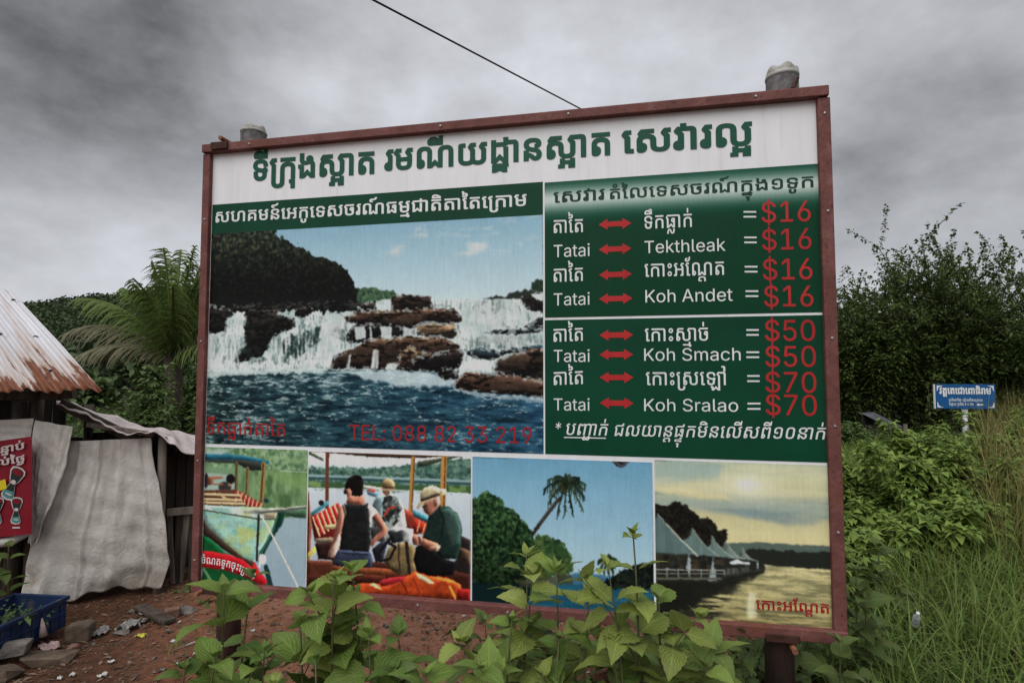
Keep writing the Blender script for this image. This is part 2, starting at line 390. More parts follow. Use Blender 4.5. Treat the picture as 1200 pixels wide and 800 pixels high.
# outlines of the letters used (quadratic outlines, 1/500 em) and the lines set with them
GLYPHS = {
 'k67': '148,0 ~-48,0 ~-48,40 0,39 0,38 46,0 0,-38 ~0,-23 ~26,-22 24,0 ~25,0 ~25,22 0,23 0,39 ~-56,8 ~-70,24 ~-32,36 0,28 ~0,22 ~21,36 ~48,21 41,0 ~40,0 ~48,-21 ~22,-34 0,-19 0,-12 -46,0 0,12 ~0,17 ~-29,24 -35,0 ~-36,0 ~-28,-24 0,-22 ~0,-18 ~23,-24 ~51,-14 40,-6 ~4,10 ~14,10 11,0 ~9,0 ~14,-9 ~8,-13 0,-7 ~0,-11 ~-10,-14 -6,-3 0,-36 ~0,-39 ~-48,-40',
 'k109': '-42,342 -34,0 0,110 34,0|-226,342 ~-12,0 ~-12,18 0,18 ~0,17 ~18,27 ~34,18 24,0 ~18,0 ~36,-10 ~34,-18 ~30,-22 14,-12 0,-36|-213,374 124,0 ~-13,10 ~-25,12 ~-21,8 ~-18,4 -8,0 ~-18,0 ~-21,-15',
 'k220': '95,188 0,-236 ~0,-12 ~13,-18 ~22,-10 14,0 ~20,0 ~28,21 0,19 0,24 46,0 0,-28 ~0,-24 ~-26,-32 ~-44,-14 -24,0 ~-25,0 ~-43,14 ~-27,32 0,24 0,240|49,180 0,17 ~-15,19 ~-16,18 ~-4,8 0,4 ~0,2 ~6,9 ~13,19 13,17 61,0 0,-33 -61,0 0,-1 49,-54 0,-25',
 'k49': '49,260 0,33 220,0 0,-33|49,0 0,146 ~0,40 ~55,40 55,0 ~55,0 ~55,-40 0,-40 0,-146 -46,0 0,146 ~0,23 ~-31,23 -33,0 ~-32,0 ~-32,-23 0,-23 0,-146',
 'k116': '-160,-122 0,76 -26,0 0,29 72,0 0,-105',
 'k53': '48,0 0,128 ~0,8 ~-11,6 -13,0 0,34 37,0 ~17,0 ~16,-18 0,-18 0,-100 65,59 63,-58 0,129 ~0,14 ~-13,18 -10,6 ~-17,-6 ~-35,-10 -17,0 ~-22,0 ~-38,13 ~-21,27 0,22 0,83 45,0 0,-83 ~0,-12 ~18,-17 18,0 ~8,0 ~17,3 12,3 ~-7,5 ~-8,16 0,10 ~0,8 ~10,18 ~20,12 15,0 ~15,0 ~20,-12 ~10,-17 0,-11 ~0,-9 ~-5,-13 -7,-7 ~14,-6 ~16,-15 ~8,-22 0,-18 0,-170 -52,0 -57,52 -57,-52',
 'k302': '84,210 ~-10,13 ~-10,13 ~-3,6 0,4 ~0,2 ~5,9 ~14,19 13,17 139,0 0,-33 -139,0 0,-1 33,-37|415,189 0,-110 ~0,-39 ~-51,-40 -52,0 ~-102,0 0,79 0,67 ~0,23 ~-28,23 -30,0 ~-28,0 ~-29,-23 0,-23 0,-29 -46,0 0,29 ~0,28 ~23,36 ~46,16 34,0 ~35,0 ~47,-18 ~22,-35 0,-27 0,-67 ~0,-23 ~28,-22 28,0 ~29,0 ~28,22 0,23 0,110|49,124 46,0 0,-14 ~15,0 ~24,-12 ~14,-23 0,-19 ~0,-26 ~-30,-30 -22,0 -14,0 ~-14,0 ~-19,15 0,15|95,34 ~7,0 ~10,5 ~5,10 0,7 ~0,9 ~-11,10 -11,1|369,180 0,17 ~-15,19 ~-16,18 ~-4,8 0,4 ~0,2 ~6,9 ~13,19 13,17 61,0 0,-33 -61,0 0,-1 49,-54 0,-25|513,0 0,229 ~0,17 ~-15,14 -24,0 -69,0 0,33 92,0 ~25,0 ~27,-15 ~10,-28 0,-21 0,-229',
 'k231': '-268,-122 0,28 24,0 0,82 42,0 0,-28 97,0 0,28 41,0 0,-110 -66,0 0,28 25,0 0,27 -97,0 0,-55',
 'k65': '49,260 0,33 219,0 0,-33|49,124 46,0 0,-14 ~15,0 ~24,-12 ~14,-23 0,-19 ~0,-26 ~-30,-30 -22,0 -14,0 ~-14,0 ~-19,15 0,15|95,34 ~7,0 ~10,5 ~5,10 0,7 ~0,9 ~-11,10 -11,1|49,114 0,32 ~0,80 109,0 ~110,0 0,-80 0,-146 -46,0 0,146 ~0,23 ~-31,23 -33,0 ~-32,0 ~-31,-23 0,-23 0,-32|49,124 46,0 0,-14 ~15,0 ~24,-12 ~14,-23 0,-19 ~0,-26 ~-30,-30 -22,0 -14,0 ~-14,0 ~-19,15 0,15|95,34 ~7,0 ~10,5 ~5,10 0,7 ~0,9 ~-11,10 -11,1',
 'k78': '68,180 0,17 ~-15,19 ~-15,18 ~-4,8 0,4 ~0,2 ~5,9 ~13,19 14,17 60,0 0,-33 -60,0 0,-1 48,-54 0,-25|114,188 0,-154 ~0,-18 ~-18,-16 -16,0 -9,0 ~-13,0 ~-28,8 ~-18,24 0,22 ~0,20 ~18,24 ~26,10 12,2 0,78|68,34 0,42 ~-6,0 ~-16,-10 0,-12 ~0,-12 ~14,-8',
 'k76': '80,130 0,33 158,0 0,-33|95,186 0,-107 ~0,-23 ~31,-22 32,0 ~33,0 ~31,22 0,23 0,107 46,0 0,-107 ~0,-79 -110,0 ~-109,0 0,79 0,107|222,180 0,17 ~-15,19 ~-15,18 ~-4,8 0,4 ~0,2 ~5,9 ~13,19 14,17 60,0 0,-33 -60,0 0,-1 48,-54 0,-25|49,180 0,17 ~-15,19 ~-16,18 ~-4,8 0,4 ~0,2 ~6,9 ~13,19 13,17 61,0 0,-33 -61,0 0,-1 49,-54 0,-25',
 'k64': '49,118 0,96 ~0,40 ~51,39 51,0 ~51,0 ~52,-39 0,-40 0,-174 56,52 56,-51 0,173 ~0,40 ~52,39 50,0 ~52,0 ~51,-39 0,-40 0,-214 -46,0 0,214 ~0,22 ~-29,24 -28,0 ~-28,0 ~-28,-24 0,-22 0,-214 -53,0 -49,44 -50,-44 -52,0 0,214 ~0,22 ~-29,24 -28,0 ~-28,0 ~-28,-24 0,-22 0,-96|49,124 46,0 0,-14 ~15,0 ~24,-12 ~14,-23 0,-19 ~0,-26 ~-30,-30 -22,0 -14,0 ~-14,0 ~-19,15 0,15|95,34 ~7,0 ~10,5 ~5,10 0,7 ~0,9 ~-11,10 -11,1',
 'k77': '428,189 0,-110 ~0,-33 ~-50,-46 -53,0 ~-27,0 ~-38,13 -13,11 -1,0 ~-10,-8 ~-24,-11 ~-32,-5 -19,0 -3,0 ~-40,0 ~-48,21 ~-22,35 0,23 0,189 ~0,25 38,0 43,0 0,-33 ~-17,0 ~-18,-6 0,-6 0,-169 ~0,-23 ~30,-22 34,0 ~24,0 ~28,10 ~12,20 0,15 0,110 46,0 0,-110 ~0,-23 ~30,-22 27,0 ~28,0 ~29,22 0,23 0,110|382,180 0,17 ~-16,19 ~-15,18 ~-4,8 0,4 ~0,2 ~5,9 ~14,19 13,17 61,0 0,-33 -61,0 0,-1 49,-54 0,-25|222,180 0,17 ~-15,19 ~-15,18 ~-4,8 0,4 ~0,2 ~5,9 ~13,19 14,17 60,0 0,-33 -60,0 0,-1 48,-54 0,-25',
 'k258': '49,235 0,70 45,0 0,-37 102,0 ~13,0 ~13,6 0,7 0,56 46,0 0,-56 ~0,-15 ~-10,-21 ~-28,-10 -26,0|49,0 0,201 46,0 0,-161 64,59 63,-58 0,160 46,0 0,-201 -52,0 -57,52 -57,-52|366,0 0,229 ~0,17 ~-15,14 -23,0 -70,0 0,33 92,0 ~26,0 ~26,-15 ~10,-28 0,-21 0,-229',
 'k198': '-254,-120 0,82 ~0,8 ~10,10 14,0 126,0 0,10 41,0 0,-10 21,0 0,-24 -21,0 0,-76 -41,0 -54,26 -55,-26|-213,-87 55,22 54,-22 0,43 -109,0',
 'k69': '48,0 0,123 46,0 0,-37 ~20,0 ~25,-10 ~17,-12 8,-6 ~8,-8 ~18,-16 10,0 ~6,0 ~12,8 ~10,18 0,14 ~0,14 ~-11,19 ~-21,13 -17,2 ~-32,6 ~-49,16 ~-32,22 ~-17,30 0,18 ~0,22 ~21,36 ~48,21 40,0 ~42,0 ~48,-18 ~20,-29 0,-18 ~0,-14 ~-12,-24 ~-30,-14 -24,0 -4,0 0,30 ~8,0 ~11,6 ~5,10 0,8 ~0,7 ~-12,14 ~-26,9 -22,0 ~-38,0 ~-30,-24 0,-22 ~0,-16 ~20,-22 ~39,-16 29,-4 ~32,-6 ~41,-22 ~19,-32 0,-22 ~0,-24 ~-21,-32 ~-33,-18 -20,0 ~-18,0 ~-24,16 -14,12 ~-8,7 ~-14,11 ~-16,6 -12,0 0,-52',
 'k131': '94,188 0,-137 ~0,-10 ~8,-7 8,0 24,0 0,-34 -48,0 ~-19,0 ~-19,12 0,13 0,163|48,180 0,17 ~-15,19 ~-15,18 ~-4,8 0,4 ~0,2 ~5,9 ~13,19 14,17 60,0 0,-33 -60,0 0,-1 48,-54 0,-25',
 'k83': '84,210 ~-10,13 ~-10,13 ~-3,6 0,4 ~0,2 ~5,9 ~14,19 13,17 139,0 0,-33 -139,0 0,-1 33,-37|415,189 0,-110 ~0,-39 ~-51,-40 -52,0 ~-102,0 0,79 0,67 ~0,23 ~-28,23 -30,0 ~-28,0 ~-29,-23 0,-23 0,-29 -46,0 0,29 ~0,28 ~23,36 ~46,16 34,0 ~35,0 ~47,-18 ~22,-35 0,-27 0,-67 ~0,-23 ~28,-22 28,0 ~29,0 ~28,22 0,23 0,110|49,124 46,0 0,-14 ~15,0 ~24,-12 ~14,-23 0,-19 ~0,-26 ~-30,-30 -22,0 -14,0 ~-14,0 ~-19,15 0,15|95,34 ~7,0 ~10,5 ~5,10 0,7 ~0,9 ~-11,10 -11,1|369,180 0,17 ~-15,19 ~-16,18 ~-4,8 0,4 ~0,2 ~6,9 ~13,19 13,17 61,0 0,-33 -61,0 0,-1 49,-54 0,-25',
 'k296': '78,293 36,0 0,-33 -36,0|68,177 0,20 ~-20,20 ~-20,19 ~-6,8 0,3 ~0,3 ~5,8 ~13,18 14,17 24,0 ~9,0 ~9,6 0,6 0,32 46,0 0,-32 ~0,-15 ~-14,-20 ~-28,-10 -22,0 -24,0 0,-1 60,-54 0,-28|114,188 0,-154 ~0,-18 ~-18,-16 -16,0 -9,0 ~-13,0 ~-28,8 ~-18,24 0,22 ~0,20 ~18,24 ~26,10 12,2 0,78|68,34 0,42 ~-6,0 ~-16,-10 0,-12 ~0,-12 ~14,-8|212,0 0,229 ~0,17 ~-15,14 -23,0 -70,0 0,33 92,0 ~26,0 ~26,-15 ~10,-28 0,-21 0,-229',
 'k79': '415,190 0,-111 ~0,-39 ~-51,-40 -52,0 ~-102,0 0,79 0,135 ~0,22 ~-28,24 -30,0 ~-28,0 ~-29,-24 0,-22 0,-96 -46,0 0,96 ~0,79 103,0 ~104,0 0,-79 0,-135 ~0,-23 ~28,-22 28,0 ~29,0 ~28,22 0,23 0,111|49,124 46,0 0,-14 ~15,0 ~24,-12 ~14,-23 0,-19 ~0,-26 ~-30,-30 -22,0 -14,0 ~-14,0 ~-19,15 0,15|95,34 ~7,0 ~10,5 ~5,10 0,7 ~0,9 ~-11,10 -11,1|369,180 0,17 ~-15,19 ~-16,18 ~-4,8 0,4 ~0,2 ~6,9 ~13,19 13,17 61,0 0,-33 -61,0 0,-1 49,-54 0,-25',
 'k84': '95,186 0,-107 ~0,-23 ~29,-22 28,0 ~30,0 ~28,22 0,23 0,135 ~0,34 ~50,45 52,0 ~103,0 0,-79 0,-214 -46,0 0,214 ~0,22 ~-29,24 -28,0 ~-27,0 ~-29,-24 0,-22 0,-135 ~0,-33 ~-48,-46 -56,0 ~-54,0 ~-49,46 0,33 0,107|49,180 0,17 ~-15,19 ~-16,18 ~-4,8 0,4 ~0,2 ~6,9 ~13,19 13,17 61,0 0,-33 -61,0 0,-1 49,-54 0,-25',
 'k51': '49,260 0,33 219,0 0,-33|49,0 0,146 ~0,40 ~55,40 54,0 ~56,0 ~54,-40 0,-40 0,-146 -46,0 0,146 ~0,23 ~-31,23 -33,0 ~-32,0 ~-32,-23 0,-23 0,-68 ~9,10 ~23,10 14,0 31,0 0,-34 -25,0 ~-26,0 ~-20,-22 -6,-21 0,-21',
 'k150': '-184,342 ~-30,0 ~-30,20 0,24 ~0,12 ~13,18 ~29,12 24,0 28,0 ~28,0 ~18,18 0,18 42,0 ~0,-32 ~-47,-36 -36,0 -37,0 ~-11,0 ~-15,-6 0,-6 ~0,-7 ~13,-7 13,0 14,0 0,-28',
 'k86': '274,188 0,-163 ~0,-13 ~-18,-12 -18,0 -44,0 0,34 ~17,0 ~17,6 0,8 0,82 -128,0 0,-105 ~0,-13 ~-18,-12 -18,0 -44,0 0,34 ~18,0 ~16,6 0,8 0,140 46,0 0,-24 128,0 0,24|228,180 0,17 ~-16,19 ~-14,18 ~-4,8 0,4 ~0,2 ~4,9 ~14,19 14,17 60,0 0,-33 -60,0 0,-1 48,-54 0,-25|54,180 0,17 ~-15,19 ~-15,18 ~-4,8 0,4 ~0,2 ~5,9 ~13,19 14,17 60,0 0,-33 -60,0 0,-1 48,-54 0,-25',
 'k117': '-148,-122 ~-37,0 ~-35,28 0,26 0,51 42,0 0,-51 ~0,-8 ~6,-11 ~14,-6 10,0 ~14,0 ~16,13 0,12 0,51 40,0 0,-51 ~0,-26 ~-34,-28',
 'k54': '258,100 0,-21 ~0,-39 ~-54,-40 -56,0 ~-54,0 ~-55,40 0,39 0,113 ~-13,16 ~-12,18 0,7 ~0,5 ~3,8 ~7,10 ~16,20 13,17 205,0 0,-33 -204,0 ~-2,-2 ~-2,-4 ~-2,-3 0,-1 ~0,-6 ~17,-22 20,-22 0,-121 ~0,-23 ~31,-22 32,0 ~33,0 ~31,22 0,23 0,21|258,99 -46,0 0,23 ~-16,0 ~-26,11 ~-14,21 0,14 ~0,26 ~36,26 26,0 ~18,0 ~22,-16 0,-14|212,156 0,30 ~-6,0 ~-11,-4 ~-5,-6 0,-5 ~0,-7 ~12,-8',
 'k68': '268,108 0,-108 -52,0 -57,52 -57,-52 -53,0 0,192 ~-13,16 ~-12,18 0,7 ~0,5 ~2,8 ~8,10 ~16,20 13,17 205,0 0,-33 -204,0 ~-2,-4 ~-3,-3 ~-1,-2 0,-1 ~0,-4 ~8,-12 ~16,-19 13,-15 0,-160 64,59 63,-58 0,67|268,99 -46,0 0,23 ~-16,0 ~-26,11 ~-14,21 0,14 ~0,26 ~36,26 26,0 ~18,0 ~22,-16 0,-14|222,156 0,30 ~-6,0 ~-11,-4 ~-5,-6 0,-5 ~0,-7 ~12,-8',
 'k216': '-81,-122 ~-10,0 ~-15,9 ~-8,13 -1,8 -149,0 0,30 149,0 0,50 41,0 0,-50 ~12,-2 ~12,-18 0,-9 ~0,-9 ~-8,-14 ~-14,-8',
 'k250': '49,0 0,192 ~-13,16 ~-12,18 0,7 ~0,5 ~3,8 ~7,10 ~16,20 13,17 139,0 ~9,0 ~11,6 0,6 0,32 46,0 0,-32 ~0,-15 ~-12,-20 ~-26,-10 -22,0 -144,0 ~-2,-2 ~-2,-4 ~-2,-3 0,-1 ~0,-4 ~8,-12 ~16,-19 13,-15 0,-160 64,59 63,-58 0,185 46,0 0,-226 -52,0 -57,52 -57,-52|212,293 64,0 0,-33 -64,0|366,0 0,229 ~0,17 ~-15,14 -23,0 -70,0 0,33 92,0 ~26,0 ~26,-15 ~10,-28 0,-21 0,-229',
 'k105': '-226,342 ~-12,0 ~-12,18 0,18 ~0,17 ~18,27 ~34,18 24,0 ~18,0 ~36,-10 ~34,-18 ~30,-22 14,-12 0,-36|-213,374 124,0 ~-13,10 ~-25,12 ~-21,8 ~-18,4 -8,0 ~-18,0 ~-21,-15',
 'k268': '49,260 0,33 219,0 0,-33|49,124 46,0 0,-14 ~15,0 ~24,-12 ~14,-23 0,-19 ~0,-26 ~-30,-30 -22,0 -14,0 ~-14,0 ~-19,15 0,15|95,34 ~7,0 ~10,5 ~5,10 0,7 ~0,9 ~-11,10 -11,1|49,114 0,32 ~0,80 109,0 ~110,0 0,-80 0,-146 -46,0 0,146 ~0,23 ~-31,23 -33,0 ~-32,0 ~-31,-23 0,-23 0,-32|49,124 46,0 0,-14 ~15,0 ~24,-12 ~14,-23 0,-19 ~0,-26 ~-30,-30 -22,0 -14,0 ~-14,0 ~-19,15 0,15|95,34 ~7,0 ~10,5 ~5,10 0,7 ~0,9 ~-11,10 -11,1|366,0 0,229 ~0,17 ~-15,14 -23,0 -70,0 0,33 92,0 ~26,0 ~26,-15 ~10,-28 0,-21 0,-229',
 'k133': '12,318 0,31 48,0 ~21,0 ~12,13 0,8 ~0,8 ~-10,10 -10,0 ~-11,0 ~-10,-9 -3,-5 -37,0 0,52 ~0,6 ~-6,5 -6,0 0,27 24,0 ~15,0 ~10,-12 0,-12 0,-32 ~5,4 ~16,6 11,0 ~23,0 ~28,-27 0,-23 ~0,-16 ~-14,-22 ~-28,-12 -22,0|94,188 0,-137 ~0,-10 ~8,-7 8,0 24,0 0,-34 -48,0 ~-19,0 ~-19,12 0,13 0,163|48,180 0,17 ~-15,19 ~-15,18 ~-4,8 0,4 ~0,2 ~5,9 ~13,19 14,17 60,0 0,-33 -60,0 0,-1 48,-54 0,-25',
 'k236': '49,260 0,33 220,0 0,-33|49,0 0,146 ~0,40 ~55,40 55,0 ~55,0 ~55,-40 0,-40 0,-146 -46,0 0,146 ~0,23 ~-31,23 -33,0 ~-32,0 ~-32,-23 0,-23 0,-146|367,0 0,229 ~0,17 ~-15,14 -24,0 -69,0 0,33 92,0 ~25,0 ~27,-15 ~10,-28 0,-21 0,-229',
 'k137': '-148,342 ~-16,0 ~-25,16 ~-15,25 0,15 ~0,16 ~15,26 ~25,15 16,0 ~16,0 ~25,-15 ~15,-26 0,-16 ~0,-15 ~-15,-25 ~-25,-16|-148,372 ~10,0 ~16,16 0,10 ~0,12 ~-15,16 -11,0 ~-12,0 ~-14,-16 0,-12 ~0,-10 ~15,-16',
 'k209': '-94,-122 ~-14,0 ~-14,16 -2,6 -70,-5 ~-44,-3 ~-32,20 0,18 ~0,14 ~16,17 ~33,7 27,0 70,0 0,20 42,0 0,-20 31,0 0,-24 -31,0 0,-18 ~10,-2 ~8,-12 0,-8 ~0,-10 ~-14,-16|-124,-76 0,20 -70,0 ~-18,0 ~-18,-4 0,-8 ~0,-6 ~7,-5 ~21,-1 ~43,2',
 'k115': '-160,-122 0,76 -26,0 0,29 72,0 0,-105',
 'k174': '158,0 ~-54,0 ~-55,39 0,39 45,0 ~0,-22 ~32,-22 32,0 ~33,0 ~31,22 0,22 0,137 ~0,22 ~-31,23 -33,0 ~-32,0 ~-32,-23 0,-22 0,-29 ~0,-10 ~16,-11 16,0 32,0 0,-38 -32,0 ~-26,0 ~-34,13 ~-17,26 0,20 0,29 ~0,39 ~55,39 54,0 ~56,0 ~54,-39 0,-39 0,-137 ~0,-26 ~-24,-34 ~-48,-18',
 'i411': '24,323 0,41 275,0 0,-41 -114,0 0,-323 -47,0 0,323',
 'i507': '115,-6 ~-26,0 ~-42,19 ~-25,38 0,27 ~0,23 ~19,29 ~31,17 ~37,9 19,2 ~25,3 ~30,4 ~15,8 0,10 0,1 ~0,17 ~-12,24 ~-26,13 -19,0 ~-19,0 ~-28,-12 ~-18,-19 -4,-9 -42,14 ~10,25 ~36,28 ~43,11 21,0 ~14,0 ~34,-6 ~33,-20 ~21,-38 0,-32 0,-180 -43,0 0,37 -3,0 ~-5,-9 ~-20,-21 ~-33,-13|123,32 ~24,0 ~34,20 ~17,30 0,17 0,37 ~-2,-3 ~-19,-5 ~-23,-4 ~-21,-2 -7,-1 ~-16,-2 ~-27,-10 ~-17,-18 0,-16 ~0,-14 ~15,-19 ~25,-10',
 'i889': '146,273 0,-38 -141,0 0,38|46,338 44,0 0,-267 ~0,-19 ~15,-16 17,0 ~4,0 ~13,2 6,1 9,-38 ~-7,-2 ~-18,-2 -8,0 ~-36,0 ~-39,37 0,33',
 'i689': '39,0 0,273 44,0 0,-273|61,318 ~-13,0 ~-18,17 0,12 ~0,12 ~18,17 13,0 ~12,0 ~19,-17 0,-12 ~0,-12 ~-19,-17',
 'k111': '-139,432 ~7,14 ~28,19 16,0 ~21,0 ~26,-24 0,-19 ~0,-14 ~-11,-22 -4,-4|-111,424 35,-21 ~3,3 ~3,9 0,5 ~0,7 ~-9,9 -9,0 ~-7,0 ~-11,-6|-226,342 ~-12,0 ~-12,18 0,18 ~0,17 ~18,27 ~34,18 24,0 ~18,0 ~36,-10 ~34,-18 ~30,-22 14,-12 0,-36|-213,374 124,0 ~-13,10 ~-25,12 ~-21,8 ~-18,4 -8,0 ~-18,0 ~-21,-15',
 'k274': '268,108 0,-108 -52,0 -57,52 -57,-52 -53,0 0,192 ~-13,16 ~-12,18 0,7 ~0,5 ~2,8 ~8,10 ~16,20 13,17 205,0 0,-33 -204,0 ~-2,-4 ~-3,-3 ~-1,-2 0,-1 ~0,-4 ~8,-12 ~16,-19 13,-15 0,-160 64,59 63,-58 0,67|268,99 -46,0 0,23 ~-16,0 ~-26,11 ~-14,21 0,14 ~0,26 ~36,26 26,0 ~18,0 ~22,-16 0,-14|222,156 0,30 ~-6,0 ~-11,-4 ~-5,-6 0,-5 ~0,-7 ~12,-8|366,0 0,229 ~0,17 ~-15,14 -23,0 -70,0 0,33 92,0 ~26,0 ~26,-15 ~10,-28 0,-21 0,-229',
 'k222': '-262,-122 ~0,34 ~12,44 ~18,24 ~22,8 11,0 ~13,0 ~20,-10 ~14,-18 5,-12 ~9,-19 ~9,-22 10,0 ~9,0 ~11,19 ~5,36 -1,26 41,0 ~0,-44 ~-18,-49 ~-29,-18 -17,0 ~-22,0 ~-22,23 -8,18 ~-6,14 ~-9,17 ~-8,9 -7,0 ~-6,0 ~-8,-10 ~-5,-20 ~-2,-30 0,-20',
 'k146': '-167,342 0,98 37,0 0,-98',
 'i614': '153,-6 ~-39,0 ~-58,35 ~-31,63 0,42 ~0,42 ~31,64 ~55,36 37,0 ~22,0 ~42,-14 ~35,-32 ~20,-52 0,-38 0,-18 -212,0 0,37 188,0 -20,-14 ~0,27 ~-17,42 ~-33,23 -25,0 ~-24,0 ~-36,-24 ~-18,-39 0,-22 0,-25 ~0,-30 ~21,-42 ~38,-22 25,0 ~16,0 ~26,9 ~19,19 5,14 43,-12 ~-7,-20 ~-30,-31 ~-45,-18',
 'i727': '80,98 0,55 8,0 117,120 54,0 -126,-130 -5,0|39,0 0,364 44,0 0,-364|211,0 -104,134 31,31 130,-165',
 'i670': '83,164 0,-164 -44,0 0,364 44,0 0,-157 -8,0 ~12,38 ~47,31 31,0 ~27,0 ~42,-22 ~23,-46 0,-35 0,-173 -44,0 0,170 ~0,31 ~-33,36 -29,0 ~-19,0 ~-31,-17 ~-18,-33',
 'i751': '100,-2 ~-31,0 ~-30,33 0,30 0,303 44,0 0,-292 ~0,-19 ~9,-16 13,0 ~7,0 ~8,1 3,1 9,-37 ~-6,-2 ~-17,-2',
 'k139': '96,182 ~-15,0 ~-25,15 ~-16,25 0,16 ~0,16 ~16,25 ~25,15 15,0 ~16,0 ~26,-15 ~15,-25 0,-16 ~0,-16 ~-15,-25 ~-26,-15|96,212 ~11,0 ~15,15 0,11 ~0,11 ~-14,16 -12,0 ~-11,0 ~-15,-15 0,-12 ~0,-11 ~16,-15|96,-2 ~-15,0 ~-25,16 ~-16,26 0,15 ~0,15 ~16,26 ~25,16 15,0 ~16,0 ~26,-16 ~15,-26 0,-15 ~0,-15 ~-15,-26 ~-26,-16|96,29 ~11,0 ~15,15 0,11 ~0,11 ~-14,16 -12,0 ~-11,0 ~-15,-16 0,-11 ~0,-11 ~16,-15',
 'k132': '58,318 ~-15,0 ~-27,9 ~-16,19 0,16 ~0,22 ~32,24 33,0 0,-32 ~-13,0 ~-14,-7 0,-7 ~0,-6 ~8,-7 9,0 ~15,0 ~22,17 ~13,35 0,26 37,0 ~0,-37 ~-22,-49 ~-38,-23|94,188 0,-137 ~0,-10 ~8,-7 8,0 24,0 0,-34 -48,0 ~-19,0 ~-19,12 0,13 0,163|48,180 0,17 ~-15,19 ~-15,18 ~-4,8 0,4 ~0,2 ~5,9 ~13,19 14,17 60,0 0,-33 -60,0 0,-1 48,-54 0,-25',
 'k204': '-224,-122 ~-16,0 ~-16,14 0,14 0,25 ~0,16 ~18,26 ~44,15 36,0 ~36,0 ~42,-15 ~19,-26 0,-16 0,-53 -41,0 0,53 ~0,16 ~-25,17 -31,0 ~-32,0 ~-26,-17 0,-16 0,-21 ~0,-4 ~7,-4 7,0 32,0 0,-24',
 'i271': '76,104 0,50 ~12,17 ~25,31 ~26,30 13,14 109,118 61,0 -155,-167 -3,1|44,0 0,364 46,0 0,-125 0,-78 0,-23 0,-138|267,0 -132,185 29,36 158,-221',
 'i790': '150,-6 ~-37,0 ~-56,35 ~-32,64 0,42 ~0,42 ~32,64 ~56,35 37,0 ~37,0 ~56,-35 ~31,-64 0,-42 ~0,-42 ~-31,-64 ~-56,-35|150,33 ~27,0 ~36,29 ~17,46 0,27 ~0,27 ~-17,46 ~-36,29 -27,0 ~-28,0 ~-35,-29 ~-17,-46 0,-27 ~0,-27 ~17,-46 ~35,-29',
 'i2': '13,0 132,364 53,0 134,-364 -49,0 -77,216 ~-7,20 ~-19,60 -13,46 9,0 ~-13,-47 ~-20,-61 -6,-18 -75,-216|79,102 0,40 187,0 0,-40',
 'i773': '83,164 0,-164 -44,0 0,273 42,0 0,-66 -6,0 ~12,38 ~47,31 31,0 ~27,0 ~42,-22 ~23,-46 0,-35 0,-173 -44,0 0,170 ~0,31 ~-33,36 -29,0 ~-19,0 ~-31,-17 ~-18,-33',
 'i597': '141,-6 ~-34,0 ~-52,35 ~-30,63 0,44 ~0,43 ~30,63 ~52,34 34,0 ~27,0 ~31,-17 ~17,-22 4,-8 4,0 0,135 44,0 0,-364 -43,0 0,42 -5,0 ~-4,-7 ~-18,-23 ~-31,-18|147,33 ~25,0 ~35,27 ~17,46 0,30 ~0,31 ~-17,45 ~-34,25 -26,0 ~-25,0 ~-35,-27 ~-17,-45 0,-29 ~0,-28 ~17,-47 ~35,-28',
 'i397': '160,-6 ~-39,0 ~-58,25 ~-32,46 -3,30 48,0 ~2,-20 ~24,-27 ~37,-13 21,0 ~25,0 ~39,16 ~23,30 0,19 ~0,17 ~-19,22 ~-33,15 -20,5 -44,12 ~-44,13 ~-48,46 0,36 ~0,31 ~33,46 ~56,26 36,0 ~35,0 ~56,-26 ~32,-43 1,-28 -46,0 ~-3,27 ~-44,29 -33,0 ~-23,0 ~-36,-16 ~-19,-26 0,-17 ~0,-19 ~23,-24 ~33,-13 13,-3 36,-10 ~15,-4 ~36,-14 ~32,-23 ~20,-34 0,-26 ~0,-30 ~-31,-48 ~-59,-27',
 'i766': '39,0 0,273 42,0 1,-61 -4,0 ~6,22 ~24,29 ~32,15 18,0 ~30,0 ~37,-37 5,-30 -6,0 ~5,21 ~26,30 ~37,16 21,0 ~24,0 ~39,-21 ~23,-41 0,-32 0,-184 -44,0 0,183 ~0,29 ~-33,26 -22,0 ~-18,0 ~-27,-16 ~-14,-26 0,-18 0,-178 -44,0 0,187 ~0,23 ~-30,28 -23,0 ~-16,0 ~-28,-15 ~-17,-29 0,-22 0,-172',
 'i586': '150,-6 ~-37,0 ~-56,35 ~-32,64 0,42 ~0,42 ~32,64 ~56,35 37,0 ~19,0 ~36,-10 ~29,-19 ~21,-28 5,-18 -42,-12 ~-3,10 ~-12,18 ~-17,13 ~-23,7 -13,0 ~-28,0 ~-35,-29 ~-17,-46 0,-27 ~0,-27 ~17,-46 ~35,-29 28,0 ~13,0 ~23,8 ~18,13 ~12,19 3,11 42,-12 ~-5,-19 ~-21,-28 ~-30,-20 ~-35,-11',
